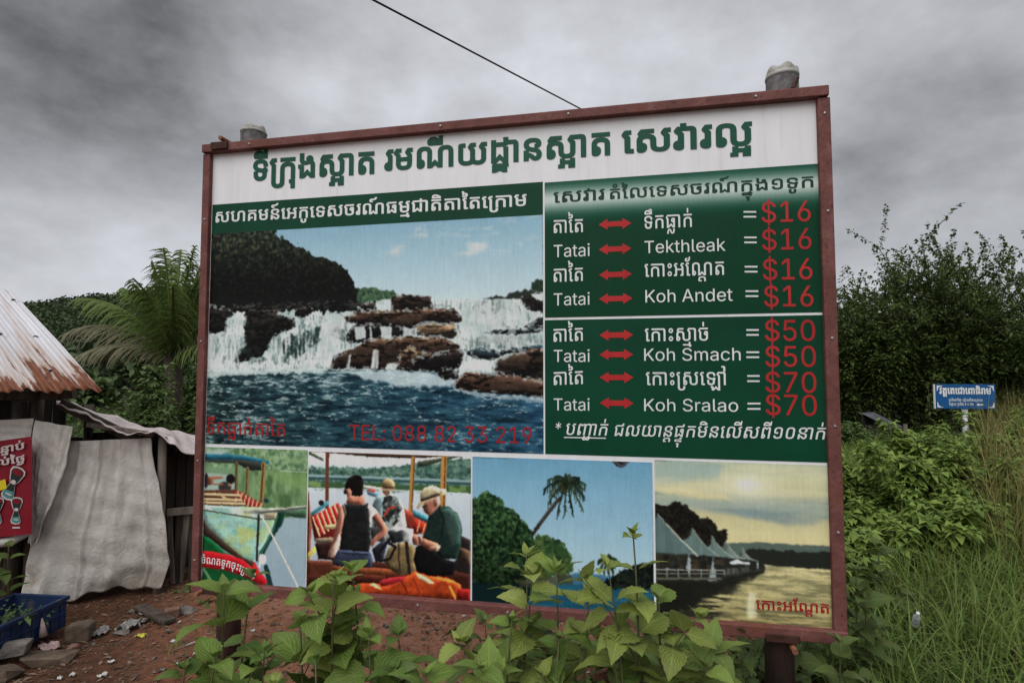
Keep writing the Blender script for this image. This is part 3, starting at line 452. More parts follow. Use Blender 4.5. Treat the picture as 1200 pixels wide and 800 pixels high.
 'k307': '148,0 ~-48,0 ~-48,40 0,39 0,38 46,0 0,-38 ~0,-23 ~26,-22 24,0 ~25,0 ~25,22 0,23 0,39 ~-56,8 ~-70,24 ~-32,36 0,28 ~0,22 ~21,36 ~48,21 41,0 ~40,0 ~48,-21 ~22,-34 0,-19 0,-12 -46,0 0,12 ~0,17 ~-29,24 -35,0 ~-36,0 ~-28,-24 0,-22 ~0,-18 ~23,-24 ~51,-14 40,-6 ~4,10 ~14,10 11,0 ~9,0 ~14,-9 ~8,-13 0,-7 ~0,-11 ~-10,-14 -6,-3 0,-36 ~0,-39 ~-48,-40|374,188 0,-308 -53,0 -53,46 -53,-46 -49,0 0,48 ~0,6 ~-12,6 -12,0 0,36 32,0 ~16,0 ~18,-18 0,-18 0,-19 60,53 60,-53 0,267|328,180 0,17 ~-16,19 ~-14,18 ~-4,8 0,4 ~0,2 ~4,9 ~14,19 14,17 60,0 0,-33 -60,0 0,-1 48,-54 0,-25|512,302 -46,0 0,73 ~0,11 ~-6,8 -10,0 -32,0 0,33 51,0 ~19,0 ~18,-12 ~6,-23 0,-17|472,0 0,229 ~0,17 ~-16,14 -23,0 -69,0 0,33 92,0 ~26,0 ~26,-15 ~10,-28 0,-21 0,-229',
 'i852': '39,0 0,273 42,0 0,-42 3,0 ~8,21 ~38,25 25,0 ~5,0 ~13,-1 4,0 0,-44 ~-2,0 ~-16,2 -8,0 ~-20,0 ~-31,-16 ~-17,-29 0,-18 0,-171',
 'i1407': '144,159 3,78 -65,-42 -18,31 69,35 -69,36 18,31 65,-42 -3,78 35,0 -3,-78 65,42 18,-31 -69,-36 69,-35 -18,-31 -65,42 3,-78',
 'k70': '95,186 0,-107 ~0,-23 ~31,-22 32,0 ~33,0 ~31,22 0,23 0,107 46,0 0,-107 ~0,-79 -110,0 ~-109,0 0,79 0,107|222,180 0,17 ~-15,19 ~-15,18 ~-4,8 0,4 ~0,2 ~5,9 ~13,19 14,17 60,0 0,-33 -60,0 0,-1 48,-54 0,-25|49,180 0,17 ~-15,19 ~-16,18 ~-4,8 0,4 ~0,2 ~6,9 ~13,19 13,17 61,0 0,-33 -61,0 0,-1 49,-54 0,-25',
 'k256': '525,0 0,229 ~0,17 ~-15,14 -24,0 -69,0 0,33 92,0 ~25,0 ~27,-15 ~10,-28 0,-21 0,-229|252,266 ~12,12 ~38,18 28,0 ~38,0 ~42,-22 ~17,-38 0,-22 0,-214 -46,0 0,214 ~0,22 ~-28,26 -28,0 ~-23,0 ~-25,-14 -13,-10|49,117 0,109 ~0,18 ~11,30 ~26,19 21,0 ~13,0 ~25,-15 13,-16 2,0 ~14,16 ~26,15 18,0 ~19,0 ~22,-19 ~9,-30 0,-18 0,-226 -46,0 0,226 ~0,15 ~-8,15 -9,0 ~-7,0 ~-12,-8 ~-11,-13 ~-11,-9 -6,0 ~-6,0 ~-10,9 ~-11,13 ~-11,8 -8,0 ~-8,0 ~-9,-15 0,-15 0,-109|49,124 46,0 0,-14 ~15,0 ~24,-12 ~14,-23 0,-19 ~0,-26 ~-30,-30 -22,0 -14,0 ~-14,0 ~-19,15 0,15|95,34 ~7,0 ~10,5 ~5,10 0,7 ~0,9 ~-11,10 -11,1',
 'k191': '-202,-122 ~-16,0 ~-26,12 ~-16,24 0,19 ~0,29 ~34,26 30,0 8,0 0,-32 -4,0 ~-13,0 ~-15,-11 0,-11 ~0,-9 ~12,-12 12,0 ~9,0 ~15,11 ~12,10 4,0 ~6,0 ~13,-10 ~17,-11 9,0 ~5,0 ~8,3 ~5,7 1,5 ~-18,2 ~-15,16 0,14 ~0,12 ~20,18 15,0 ~19,0 ~19,-22 2,-8 24,0 0,-32 -27,0 ~-2,-12 ~-14,-22 ~-23,-16 -16,0 ~-9,0 ~-15,5 ~-14,10 -8,7 ~-6,-7 ~-12,-10 ~-16,-5',
 'k56': '49,0 0,192 ~-13,16 ~-12,18 0,7 ~0,5 ~3,8 ~7,10 ~16,20 13,17 139,0 ~9,0 ~11,6 0,6 0,32 46,0 0,-32 ~0,-15 ~-12,-20 ~-26,-10 -22,0 -144,0 ~-2,-2 ~-2,-4 ~-2,-3 0,-1 ~0,-4 ~8,-12 ~16,-19 13,-15 0,-160 64,59 63,-58 0,185 46,0 0,-226 -52,0 -57,52 -57,-52',
 'k290': '428,189 0,-110 ~0,-33 ~-50,-46 -53,0 ~-27,0 ~-38,13 -13,11 -1,0 ~-10,-8 ~-24,-11 ~-32,-5 -19,0 -3,0 ~-40,0 ~-48,21 ~-22,35 0,23 0,189 ~0,25 38,0 43,0 0,-33 ~-17,0 ~-18,-6 0,-6 0,-169 ~0,-23 ~30,-22 34,0 ~24,0 ~28,10 ~12,20 0,15 0,110 46,0 0,-110 ~0,-23 ~30,-22 27,0 ~28,0 ~29,22 0,23 0,110|382,180 0,17 ~-16,19 ~-15,18 ~-4,8 0,4 ~0,2 ~5,9 ~14,19 13,17 61,0 0,-33 -61,0 0,-1 49,-54 0,-25|222,180 0,17 ~-15,19 ~-15,18 ~-4,8 0,4 ~0,2 ~5,9 ~13,19 14,17 60,0 0,-33 -60,0 0,-1 48,-54 0,-25|526,0 0,229 ~0,17 ~-16,14 -24,0 -68,0 0,33 92,0 ~25,0 ~27,-15 ~10,-28 0,-21 0,-229',
 'k73': '268,108 0,-108 -52,0 -57,52 -57,-52 -53,0 0,192 ~-13,16 ~-12,18 0,7 ~0,5 ~3,8 ~7,10 ~16,20 13,17 145,0 ~7,0 ~7,7 0,6 0,31 46,0 0,-32 ~0,-23 ~-26,-22 -32,0 -146,0 ~-2,-4 ~-3,-3 ~-1,-2 0,-1 ~0,-4 ~8,-12 ~16,-19 13,-15 0,-160 64,59 63,-58 0,67|268,99 -46,0 0,23 ~-16,0 ~-26,11 ~-14,21 0,14 ~0,26 ~36,26 26,0 ~18,0 ~22,-16 0,-14|222,156 0,30 ~-6,0 ~-11,-4 ~-5,-6 0,-5 ~0,-7 ~12,-8',
 'k207': '-112,-122 ~2,3 ~4,6 0,3 ~0,2 ~-4,5 -3,-1 -99,-6 ~-17,0 ~-19,8 ~-8,14 0,6 ~0,12 ~17,17 21,2 76,6 ~18,1 ~19,10 1,4 -20,0 0,18 63,0 0,-10 ~0,-11 ~-11,-15 ~-22,-8 -17,-2 -87,-10 ~-10,-2 ~-8,-6 0,-5 ~0,-5 ~10,-4 10,2 135,14 0,-28 ~0,-10 ~-9,-10 -8,0',
 'k74': '49,117 0,109 ~0,18 ~11,30 ~26,19 21,0 ~13,0 ~25,-15 13,-16 2,0 ~14,16 ~26,15 18,0 ~19,0 ~22,-19 ~9,-30 0,-18 0,-226 -46,0 0,226 ~0,15 ~-8,15 -9,0 ~-7,0 ~-12,-8 ~-11,-13 ~-11,-9 -6,0 ~-6,0 ~-10,9 ~-11,13 ~-11,8 -8,0 ~-8,0 ~-9,-15 0,-15 0,-109|49,124 46,0 0,-14 ~15,0 ~24,-12 ~14,-23 0,-19 ~0,-26 ~-30,-30 -22,0 -14,0 ~-14,0 ~-19,15 0,15|95,34 ~7,0 ~10,5 ~5,10 0,7 ~0,9 ~-11,10 -11,1',
 'k173': '158,0 ~-54,0 ~-55,46 0,47 0,107 ~0,46 ~55,47 54,0 ~56,0 ~54,-47 0,-46 0,-107 ~0,-47 ~-54,-46|158,34 ~33,0 ~31,30 0,29 0,107 ~0,30 ~-31,30 -33,0 ~-32,0 ~-32,-30 0,-30 0,-107 ~0,-29 ~32,-30',
 'k276': '48,0 0,123 46,0 0,-37 ~20,0 ~25,-10 ~17,-12 8,-6 ~8,-8 ~18,-16 10,0 ~6,0 ~12,8 ~10,18 0,14 ~0,14 ~-11,19 ~-21,13 -17,2 ~-32,6 ~-49,16 ~-32,22 ~-17,30 0,18 ~0,22 ~21,36 ~48,21 40,0 ~42,0 ~48,-18 ~20,-29 0,-18 ~0,-14 ~-12,-24 ~-30,-14 -24,0 -4,0 0,30 ~8,0 ~11,6 ~5,10 0,8 ~0,7 ~-12,14 ~-26,9 -22,0 ~-38,0 ~-30,-24 0,-22 ~0,-16 ~20,-22 ~39,-16 29,-4 ~32,-6 ~41,-22 ~19,-32 0,-22 ~0,-24 ~-21,-32 ~-33,-18 -20,0 ~-18,0 ~-24,16 -14,12 ~-8,7 ~-14,11 ~-16,6 -12,0 0,-52|367,0 0,229 ~0,17 ~-15,14 -24,0 -69,0 0,33 92,0 ~25,0 ~27,-15 ~10,-28 0,-21 0,-229',
 'i1309': '146,-53 0,470 29,0 0,-470|160,-6 ~-39,0 ~-58,25 ~-32,46 -3,30 48,0 ~2,-20 ~24,-27 ~37,-13 21,0 ~25,0 ~39,16 ~23,30 0,19 ~0,17 ~-19,22 ~-33,15 -20,5 -44,12 ~-44,13 ~-48,46 0,36 ~0,31 ~33,46 ~56,26 36,0 ~35,0 ~56,-26 ~32,-43 1,-28 -46,0 ~-3,27 ~-44,29 -33,0 ~-23,0 ~-36,-16 ~-19,-26 0,-17 ~0,-19 ~23,-24 ~33,-13 13,-3 36,-10 ~15,-4 ~36,-14 ~32,-23 ~20,-34 0,-26 ~0,-30 ~-31,-48 ~-59,-27',
 'i1360': '55,0 0,39 225,0 0,-39|198,364 0,-364 -46,0 0,321 -2,0 -88,-65 0,49 79,59',
 'i1373': '162,-5 ~-34,0 ~-52,31 ~-30,54 0,35 ~0,26 ~23,58 29,43 82,122 50,0 -121,-178 -5,0 ~5,11 ~19,16 ~25,10 15,0 ~33,0 ~49,-27 ~28,-50 0,-34 ~0,-34 ~-30,-53 ~-52,-30|162,35 ~21,0 ~32,20 ~18,35 0,22 ~0,23 ~-18,34 ~-32,20 -21,0 ~-21,0 ~-32,-20 ~-19,-34 0,-22 ~0,-23 ~19,-35 ~32,-20',
 'i1364': '158,-5 ~-32,0 ~-51,25 ~-30,44 -2,28 45,0 ~2,-16 ~19,-26 ~30,-14 19,0 ~22,0 ~34,20 ~20,37 0,22 ~0,24 ~-21,37 ~-35,21 -23,0 ~-17,0 ~-35,-10 -10,-9 -44,6 22,180 191,0 0,-41 -152,0 -13,-106 2,0 ~11,9 ~35,12 18,0 ~25,0 ~42,-18 ~32,-33 ~17,-44 0,-27 ~0,-35 ~-31,-54 ~-55,-32',
 'i1359': '162,-5 ~-40,0 ~-58,44 ~-29,84 0,59 ~0,59 ~30,83 ~57,45 40,0 ~40,0 ~58,-45 ~30,-83 0,-59 ~0,-59 ~-30,-84 ~-57,-44|162,36 ~27,0 ~37,34 ~19,65 0,47 ~0,46 ~-19,66 ~-37,34 -27,0 ~-27,0 ~-37,-34 ~-19,-66 0,-46 ~0,-47 ~19,-65 ~37,-34',
 'i1366': '69,0 162,320 0,3 -187,0 0,41 236,0 0,-43 -162,-321',
 'i95': '44,0 0,364 222,0 0,-41 -176,0 0,-119 164,0 0,-41 -164,0 0,-122 178,0 0,-41',
 'i281': '44,0 0,364 46,0 0,-323 169,0 0,-41',
 'i1377': '68,-3 ~-14,0 ~-19,19 0,14 ~0,13 ~19,20 14,0 ~14,0 ~19,-20 0,-13 ~0,-14 ~-19,-19|68,194 ~-14,0 ~-19,20 0,13 ~0,14 ~19,19 14,0 ~14,0 ~19,-19 0,-14 ~0,-13 ~-19,-20',
 'i1367': '162,-5 ~-37,0 ~-56,26 ~-32,46 0,30 ~0,23 ~19,39 ~32,26 20,4 0,2 ~-26,7 ~-32,45 0,29 ~0,28 ~29,44 ~50,25 33,0 ~32,0 ~50,-25 ~29,-44 0,-28 ~0,-29 ~-31,-45 -26,-7 0,-2 ~20,-4 ~32,-26 ~19,-39 0,-23 ~0,-30 ~-32,-46 ~-57,-26|162,35 ~24,0 ~35,16 ~19,29 0,19 ~0,20 ~-20,31 ~-36,18 -22,0 ~-23,0 ~-36,-18 ~-20,-31 0,-20 ~0,-19 ~19,-29 ~35,-16|162,207 ~19,0 ~30,15 ~17,28 0,19 ~0,18 ~-16,27 ~-30,15 -20,0 ~-20,0 ~-30,-15 ~-17,-27 0,-18 ~0,-19 ~17,-28 ~30,-15',
 'i1361': '46,0 0,33 121,132 ~20,22 ~27,33 ~14,30 0,17 ~0,19 ~-18,27 ~-31,15 -20,0 ~-20,0 ~-31,-16 ~-16,-31 0,-21 -45,0 ~0,33 ~30,49 ~51,27 33,0 ~32,0 ~50,-27 ~29,-46 0,-29 ~0,-20 ~-14,-37 ~-36,-47 -32,-35 -80,-84 0,-3 168,0 0,-41',
 'i1371': '155,-5 ~-33,0 ~-55,23 ~-34,43 -2,31 47,0 ~2,-18 ~21,-25 ~34,-13 21,0 ~22,0 ~35,15 ~21,30 0,22 ~0,19 ~-18,34 ~-40,20 -33,0 -30,0 0,37 92,107 0,3 -156,0 0,41 217,0 0,-34 -115,-132 0,7 ~40,4 ~58,-26 ~31,-50 0,-30 ~0,-32 ~-32,-48 ~-56,-28',
 'i1374': '162,369 ~34,0 ~52,-31 ~30,-55 0,-35 ~0,-26 ~-23,-57 -29,-44 -82,-121 -50,0 121,177 4,0 ~-4,-10 ~-19,-17 ~-25,-10 -15,0 ~-33,0 ~-49,28 ~-28,50 0,34 ~0,34 ~30,52 ~53,31|162,329 ~-21,0 ~-32,-20 ~-18,-35 0,-22 ~0,-23 ~18,-34 ~32,-20 21,0 ~21,0 ~32,19 ~19,35 0,22 ~0,23 ~-19,35 ~-32,20',
 'k127': '95,289 0,-353 ~0,-19 ~-21,-26 ~-42,-13 -32,0 ~-32,0 ~-42,13 ~-20,26 0,19 0,40 58,0 0,-30 -12,0 0,-8 ~0,-12 ~24,-14 24,0 ~24,0 ~25,14 0,12 0,351|49,288 0,36 ~0,28 ~-29,29 -24,0 ~-15,0 ~-23,-10 -7,-9 -46,0 0,122 46,0 0,-86 ~9,6 ~26,8 18,0 ~30,0 ~41,-19 ~20,-39 0,-30 0,-36',
 'k292': '68,180 0,17 ~-15,19 ~-15,18 ~-4,8 0,4 ~0,2 ~5,9 ~13,19 14,17 60,0 0,-33 -60,0 0,-1 48,-54 0,-25|114,188 0,-154 ~0,-18 ~-18,-16 -16,0 -9,0 ~-13,0 ~-28,8 ~-18,24 0,22 ~0,20 ~18,24 ~26,10 12,2 0,78|68,34 0,42 ~-6,0 ~-16,-10 0,-12 ~0,-12 ~14,-8|212,0 0,229 ~0,17 ~-15,14 -23,0 -70,0 0,33 92,0 ~26,0 ~26,-15 ~10,-28 0,-21 0,-229',
 'k66': '268,108 0,-29 ~0,-39 ~-54,-40 -56,0 ~-109,0 0,79 0,113 ~-13,16 ~-12,18 0,7 ~0,5 ~3,8 ~7,10 ~16,20 13,17 141,0 ~10,0 ~8,6 0,6 0,32 46,0 0,-32 ~0,-23 ~-25,-22 -25,0 -154,0 ~-2,-4 ~-3,-3 ~-1,-2 0,-1 ~0,-4 ~8,-12 ~16,-19 13,-15 0,-121 ~0,-23 ~31,-22 32,0 ~33,0 ~31,22 0,23 0,29|268,99 -46,0 0,23 ~-16,0 ~-26,11 ~-14,21 0,14 ~0,26 ~36,26 26,0 ~18,0 ~22,-16 0,-14|222,156 0,30 ~-6,0 ~-11,-4 ~-5,-6 0,-5 ~0,-7 ~12,-8',
 'k188': '-184,-122 ~-26,0 ~-32,12 ~-14,21 0,14 ~0,19 ~20,22 ~40,11 26,0 0,-29 ~-22,0 ~-24,-10 0,-10 ~0,-8 ~16,-10 20,0 ~24,0 ~34,17 ~19,35 0,26 42,0 ~0,-33 ~-30,-49 ~-55,-28',
 'k80': '68,177 0,20 ~-20,20 ~-20,19 ~-6,8 0,3 ~0,3 ~5,8 ~13,18 14,17 24,0 ~9,0 ~9,6 0,6 0,32 46,0 0,-32 ~0,-15 ~-14,-20 ~-28,-10 -22,0 -24,0 0,-1 60,-54 0,-28|114,188 0,-154 ~0,-18 ~-18,-16 -16,0 -9,0 ~-13,0 ~-28,8 ~-18,24 0,22 ~0,20 ~18,24 ~26,10 12,2 0,78|68,34 0,42 ~-6,0 ~-16,-10 0,-12 ~0,-12 ~14,-8',
 'k284': '49,117 0,109 ~0,18 ~11,30 ~26,19 21,0 ~13,0 ~25,-15 13,-16 2,0 ~14,16 ~26,15 18,0 ~19,0 ~22,-19 ~9,-30 0,-18 0,-226 -46,0 0,226 ~0,15 ~-8,15 -9,0 ~-7,0 ~-12,-8 ~-11,-13 ~-11,-9 -6,0 ~-6,0 ~-10,9 ~-11,13 ~-11,8 -8,0 ~-8,0 ~-9,-15 0,-15 0,-109|49,124 46,0 0,-14 ~15,0 ~24,-12 ~14,-23 0,-19 ~0,-26 ~-30,-30 -22,0 -14,0 ~-14,0 ~-19,15 0,15|95,34 ~7,0 ~10,5 ~5,10 0,7 ~0,9 ~-11,10 -11,1|366,0 0,229 ~0,17 ~-15,14 -23,0 -70,0 0,33 92,0 ~26,0 ~26,-15 ~10,-28 0,-21 0,-229',
 'k75': '49,260 0,33 219,0 0,-33|62,-2 ~-22,0 ~-25,27 -5,27 26,10 ~3,-6 ~6,-10 ~7,-6 4,0 ~4,0 ~6,6 0,7 ~0,11 ~-8,28 ~-9,32 0,16 ~0,26 ~25,38 ~48,22 36,0 ~56,0 ~54,-40 0,-40 0,-146 -46,0 0,146 ~0,23 ~-31,23 -33,0 ~-32,0 ~-32,-30 0,-22 ~0,-16 ~10,-24 ~8,-27 0,-21 ~0,-18 ~-14,-25 ~-22,-11',
 'k52': '49,79 0,164 ~0,6 ~-7,7 ~-16,4 -12,0 0,33 44,0 ~18,0 ~19,-13 0,-12 0,-189 ~0,-23 ~29,-22 28,0 ~30,0 ~28,22 0,23 0,107 46,0 0,-107 ~0,-23 ~28,-22 28,0 ~29,0 ~28,22 0,23 0,111 46,0 0,-111 ~0,-39 ~-51,-40 -52,0 ~-26,0 ~-40,12 -12,12 ~-26,-24 -56,0 ~-51,0 ~-52,40|369,180 0,17 ~-15,19 ~-16,18 ~-4,8 0,4 ~0,2 ~6,9 ~13,19 13,17 61,0 0,-33 -61,0 0,-1 49,-54 0,-25|210,180 0,17 ~-15,19 ~-15,18 ~-4,8 0,4 ~0,2 ~5,9 ~13,19 14,17 60,0 0,-33 -60,0 0,-1 48,-54 0,-25',
 'k288': '80,130 0,33 158,0 0,-33|95,186 0,-107 ~0,-23 ~31,-22 32,0 ~33,0 ~31,22 0,23 0,107 46,0 0,-107 ~0,-79 -110,0 ~-109,0 0,79 0,107|222,180 0,17 ~-15,19 ~-15,18 ~-4,8 0,4 ~0,2 ~5,9 ~13,19 14,17 60,0 0,-33 -60,0 0,-1 48,-54 0,-25|49,180 0,17 ~-15,19 ~-16,18 ~-4,8 0,4 ~0,2 ~6,9 ~13,19 13,17 61,0 0,-33 -61,0 0,-1 49,-54 0,-25|366,0 0,229 ~0,17 ~-15,14 -23,0 -70,0 0,33 92,0 ~26,0 ~26,-15 ~10,-28 0,-21 0,-229',
}
LINES = [
 ('title_lettering',[('k67',0,0),('k109',589,-29),('k220',599,0),('k49',886,0),('k116',1649,-26),('k53',1522,0),('k302',2157,0),('k231',3104,-26),('k65',3373,0)],80,3910,0.303,0.211,1.017,0.222,0.18942,0,27),
 ('title_lettering',[('k78',0,0),('k76',288,0),('k64',923,0),('k109',1837,-29),('k77',2163,0),('k258',3116,0),('k198',3747,-26),('k69',4039,0),('k302',4674,0),('k231',5621,-26),('k65',5890,0)],25,6427,1.083,0.213,2.242,0.22,0.17918,0,27),
 ('title_lettering',[('k131',0,0),('k83',288,0),('k296',1216,0),('k78',1831,0),('k79',2119,0),('k231',3066,-26)],28,2973,2.306,0.219,2.884,0.226,0.17577,0,27),
 ('subtitle_lettering',[('k83',0,0),('k84',928,0),('k51',1856,0),('k76',2491,0),('k69',3126,0),('k150',3725,-29),('k131',3761,0),('k86',4049,0),('k49',4684,0),('k117',5298,-26),('k131',5320,0),('k67',5608,0),('k83',6207,0),('k54',7135,0),('k78',7750,0),('k64',8038,0),('k150',8952,-29),('k68',9278,0),('k76',9913,0),('k216',10570,-26),('k250',10548,0),('k65',11471,0),('k105',12086,-29),('k268',12106,0),('k133',13029,0),('k65',13317,0),('k131',13952,0),('k220',14240,0),('k236',14527,0),('k76',15451,0)],98,16012,0.071,0.434,1.835,0.447,0.09727,0,14),
 ('heading_lettering',[('k131',0,0),('k83',288,0),('k296',1216,0),('k78',1831,0)],28,2084,1.972,0.441,2.217,0.44,0.08703,0,14),
 ('heading_lettering',[('k65',0,0),('k137',615,-29),('k133',635,0),('k79',923,0),('k131',1851,0),('k67',2139,0),('k83',2738,0),('k54',3666,0),('k78',4281,0),('k64',4569,0),('k150',5483,-29),('k49',5809,0),('k209',6449,-26),('k115',6449,-288),('k53',6445,0),('k174',7080,0),('k67',7715,0),('k117',8311,-26),('k49',8314,0)],98,8852,2.245,0.44,3.139,0.442,0.08191,0,14),
 ('place_lettering',[('k268',0,0),('k133',923,0),('k65',1211,0)],98,1748,1.972,0.591,2.113,0.593,0.10751,0,4),
 ('place_lettering',[('k268',0,0),('k133',923,0),('k65',1211,0)],98,1748,1.971,0.831,2.111,0.83,0.10751,0,4),
 ('place_lettering',[('k268',0,0),('k133',923,0),('k65',1211,0)],98,1748,1.969,1.122,2.109,1.118,0.1041,0,4),
 ('place_lettering',[('k268',0,0),('k133',923,0),('k65',1211,0)],98,1748,1.969,1.33,2.108,1.324,0.1041,0,4),
 ('place_lettering',[('i411',0,0),('i507',646,0),('i889',1207,0),('i507',1534,0),('i689',2096,0)],48,2279,1.971,0.71,2.145,0.711,0.08247,0,0),
 ('place_lettering',[('i411',0,0),('i507',646,0),('i889',1207,0),('i507',1534,0),('i689',2096,0)],48,2279,1.97,0.946,2.143,0.946,0.0811,0,0),
 ('place_lettering',[('i411',0,0),('i507',646,0),('i889',1207,0),('i507',1534,0),('i689',2096,0)],48,2279,1.969,1.219,2.141,1.219,0.07972,0,0),
 ('place_lettering',[('i411',0,0),('i507',646,0),('i889',1207,0),('i507',1534,0),('i689',2096,0)],48,2279,1.968,1.451,2.139,1.45,0.07835,0,0),
 ('place_lettering',[('k67',0,0),('k111',589,-29),('k49',599,0),('k274',1235,0),('k222',1868,-26),('k49',2158,0),('k146',2771,-29)],80,2696,2.403,0.593,2.617,0.594,0.1041,0,4),
 ('place_lettering',[('i411',0,0),('i614',646,0),('i727',1229,0),('i889',1777,0),('i670',2104,0),('i751',2696,0),('i614',2971,0),('i507',3554,0),('i727',4116,0)],48,4651,2.402,0.709,2.763,0.713,0.07972,0,0),
 ('place_lettering',[('k131',0,0),('k236',288,0),('k139',1212,0),('k86',1598,0),('k132',2233,0),('k64',2521,0),('k204',3458,-26),('k65',3761,0)],28,4298,2.401,0.821,2.754,0.823,0.10239,0,4),
 ('place_lettering',[('i271',0,0),('i790',672,0),('i670',1271,0)],88,4914,2.403,0.942,2.789,0.944,0.07972,0,0),
 ('place_lettering',[('i2',2131,0),('i773',2821,0),('i597',3412,0),('i614',4024,0),('i889',4607,0)],88,4914,2.403,0.942,2.789,0.944,0.07972,0,0),
 ('place_lettering',[('k131',0,0),('k236',288,0),('k139',1212,0),('k302',1598,0),('k216',2563,-26),('k54',2814,0),('k146',3397,-29)],28,3331,2.399,1.124,2.679,1.124,0.10068,0,4),
 ('place_lettering',[('i271',0,0),('i790',672,0),('i670',1271,0)],88,5296,2.394,1.215,2.818,1.215,0.07835,0,0),
 ('place_lettering',[('i397',2131,0),('i766',2773,0),('i507',3649,0),('i586',4210,0),('i670',4782,0)],88,5296,2.394,1.215,2.818,1.215,0.07835,0,0),
 ('place_lettering',[('k131',0,0),('k236',288,0),('k139',1212,0),('k220',1598,0),('k83',1885,0),('k131',2813,0),('k307',3101,0)],28,4137,2.401,1.328,2.752,1.326,0.10068,0,4),
 ('place_lettering',[('i271',0,0),('i790',672,0),('i670',1271,0)],88,5097,2.391,1.448,2.803,1.445,0.07697,0,0),
 ('place_lettering',[('i397',2131,0),('i852',2773,0),('i507',3149,0),('i751',3711,0),('i507',3986,0),('i790',4548,0)],88,5097,2.391,1.448,2.803,1.445,0.07697,0,0),
 ('note_lettering',[('i1407',0,0)],128,518,1.972,1.565,1.998,1.564,0.07835,0.15,0),
 ('note_lettering',[('k70',0,0),('k256',635,0),('k191',1592,-26),('k49',1875,0),('k146',2488,-29)],29,2413,2.021,1.566,2.216,1.565,0.09044,0.22,4),
 ('note_lettering',[('k56',0,0),('k79',635,0),('k290',1563,0),('k69',2804,0),('k204',3438,-26),('k73',3439,0),('k207',4073,-26),('k115',4058,-296),('k49',4074,0),('k76',4710,0),('k105',5299,-29),('k69',5345,0),('k131',5980,0),('k79',6268,0),('k109',7160,-29),('k83',7196,0),('k74',8124,0),('k109',8736,-29),('k174',8759,0),('k173',9394,0),('k276',10029,0),('k49',10953,0),('k146',11566,-29)],49,11491,2.25,1.566,3.153,1.56,0.08532,0.22,4),
 ('price_lettering',[('i1309',0,0),('i1360',642,0),('i1373',1290,0)],57,1845,2.921,0.591,3.125,0.595,0.12783,0,3),
 ('price_lettering',[('i1309',0,0),('i1360',642,0),('i1373',1290,0)],57,1845,2.92,0.717,3.125,0.72,0.12783,0,3),
 ('price_lettering',[('i1309',0,0),('i1360',642,0),('i1373',1290,0)],57,1845,2.92,0.852,3.125,0.856,0.12783,0,3),
 ('price_lettering',[('i1309',0,0),('i1360',642,0),('i1373',1290,0)],57,1845,2.923,0.973,3.126,0.977,0.12645,0,3),
 ('price_lettering',[('i1309',0,0),('i1364',642,0),('i1359',1290,0)],57,1869,2.923,1.127,3.129,1.13,0.12645,0,3),
 ('price_lettering',[('i1309',0,0),('i1364',642,0),('i1359',1290,0)],57,1869,2.922,1.243,3.129,1.244,0.12508,0,3),
 ('price_lettering',[('i1309',0,0),('i1366',642,0),('i1359',1290,0)],57,1869,2.92,1.357,3.128,1.358,0.1237,0,3),
 ('price_lettering',[('i1309',0,0),('i1366',642,0),('i1359',1290,0)],57,1869,2.919,1.457,3.127,1.458,0.1237,0,3),
 ('waterfall_lettering',[('k67',0,0),('k111',589,-29),('k49',599,0),('k274',1235,0),('k222',1868,-26),('k49',2158,0),('k146',2771,-29),('k268',2794,0),('k133',3717,0),('k65',4005,0)],80,4542,0.053,1.606,0.53,1.609,0.10922,0,3),
 ('telephone_lettering',[('i411',0,0),('i95',646,0),('i281',1247,0),('i1377',1812,0)],48,9546,0.903,1.618,1.861,1.612,0.10721,0,0),
 ('telephone_lettering',[('i1359',2349,0),('i1367',2998,0),('i1367',3646,0)],48,9546,0.903,1.618,1.861,1.612,0.10721,0,0),
 ('telephone_lettering',[('i1367',4563,0),('i1361',5211,0)],48,9546,0.903,1.618,1.861,1.612,0.10721,0,0),
 ('telephone_lettering',[('i1371',6128,0),('i1371',6777,0)],48,9546,0.903,1.618,1.861,1.612,0.10721,0,0),
 ('telephone_lettering',[('i1361',7694,0),('i1360',8342,0),('i1374',8991,0)],48,9546,0.903,1.618,1.861,1.612,0.10721,0,0),
 ('sunset_lettering',[('k131',0,0),('k236',288,0),('k139',1212,0),('k86',1598,0),('k132',2233,0),('k64',2521,0),('k204',3458,-26),('k65',3761,0)],28,4298,2.86,2.306,3.151,2.3,0.06485,0,16),
]
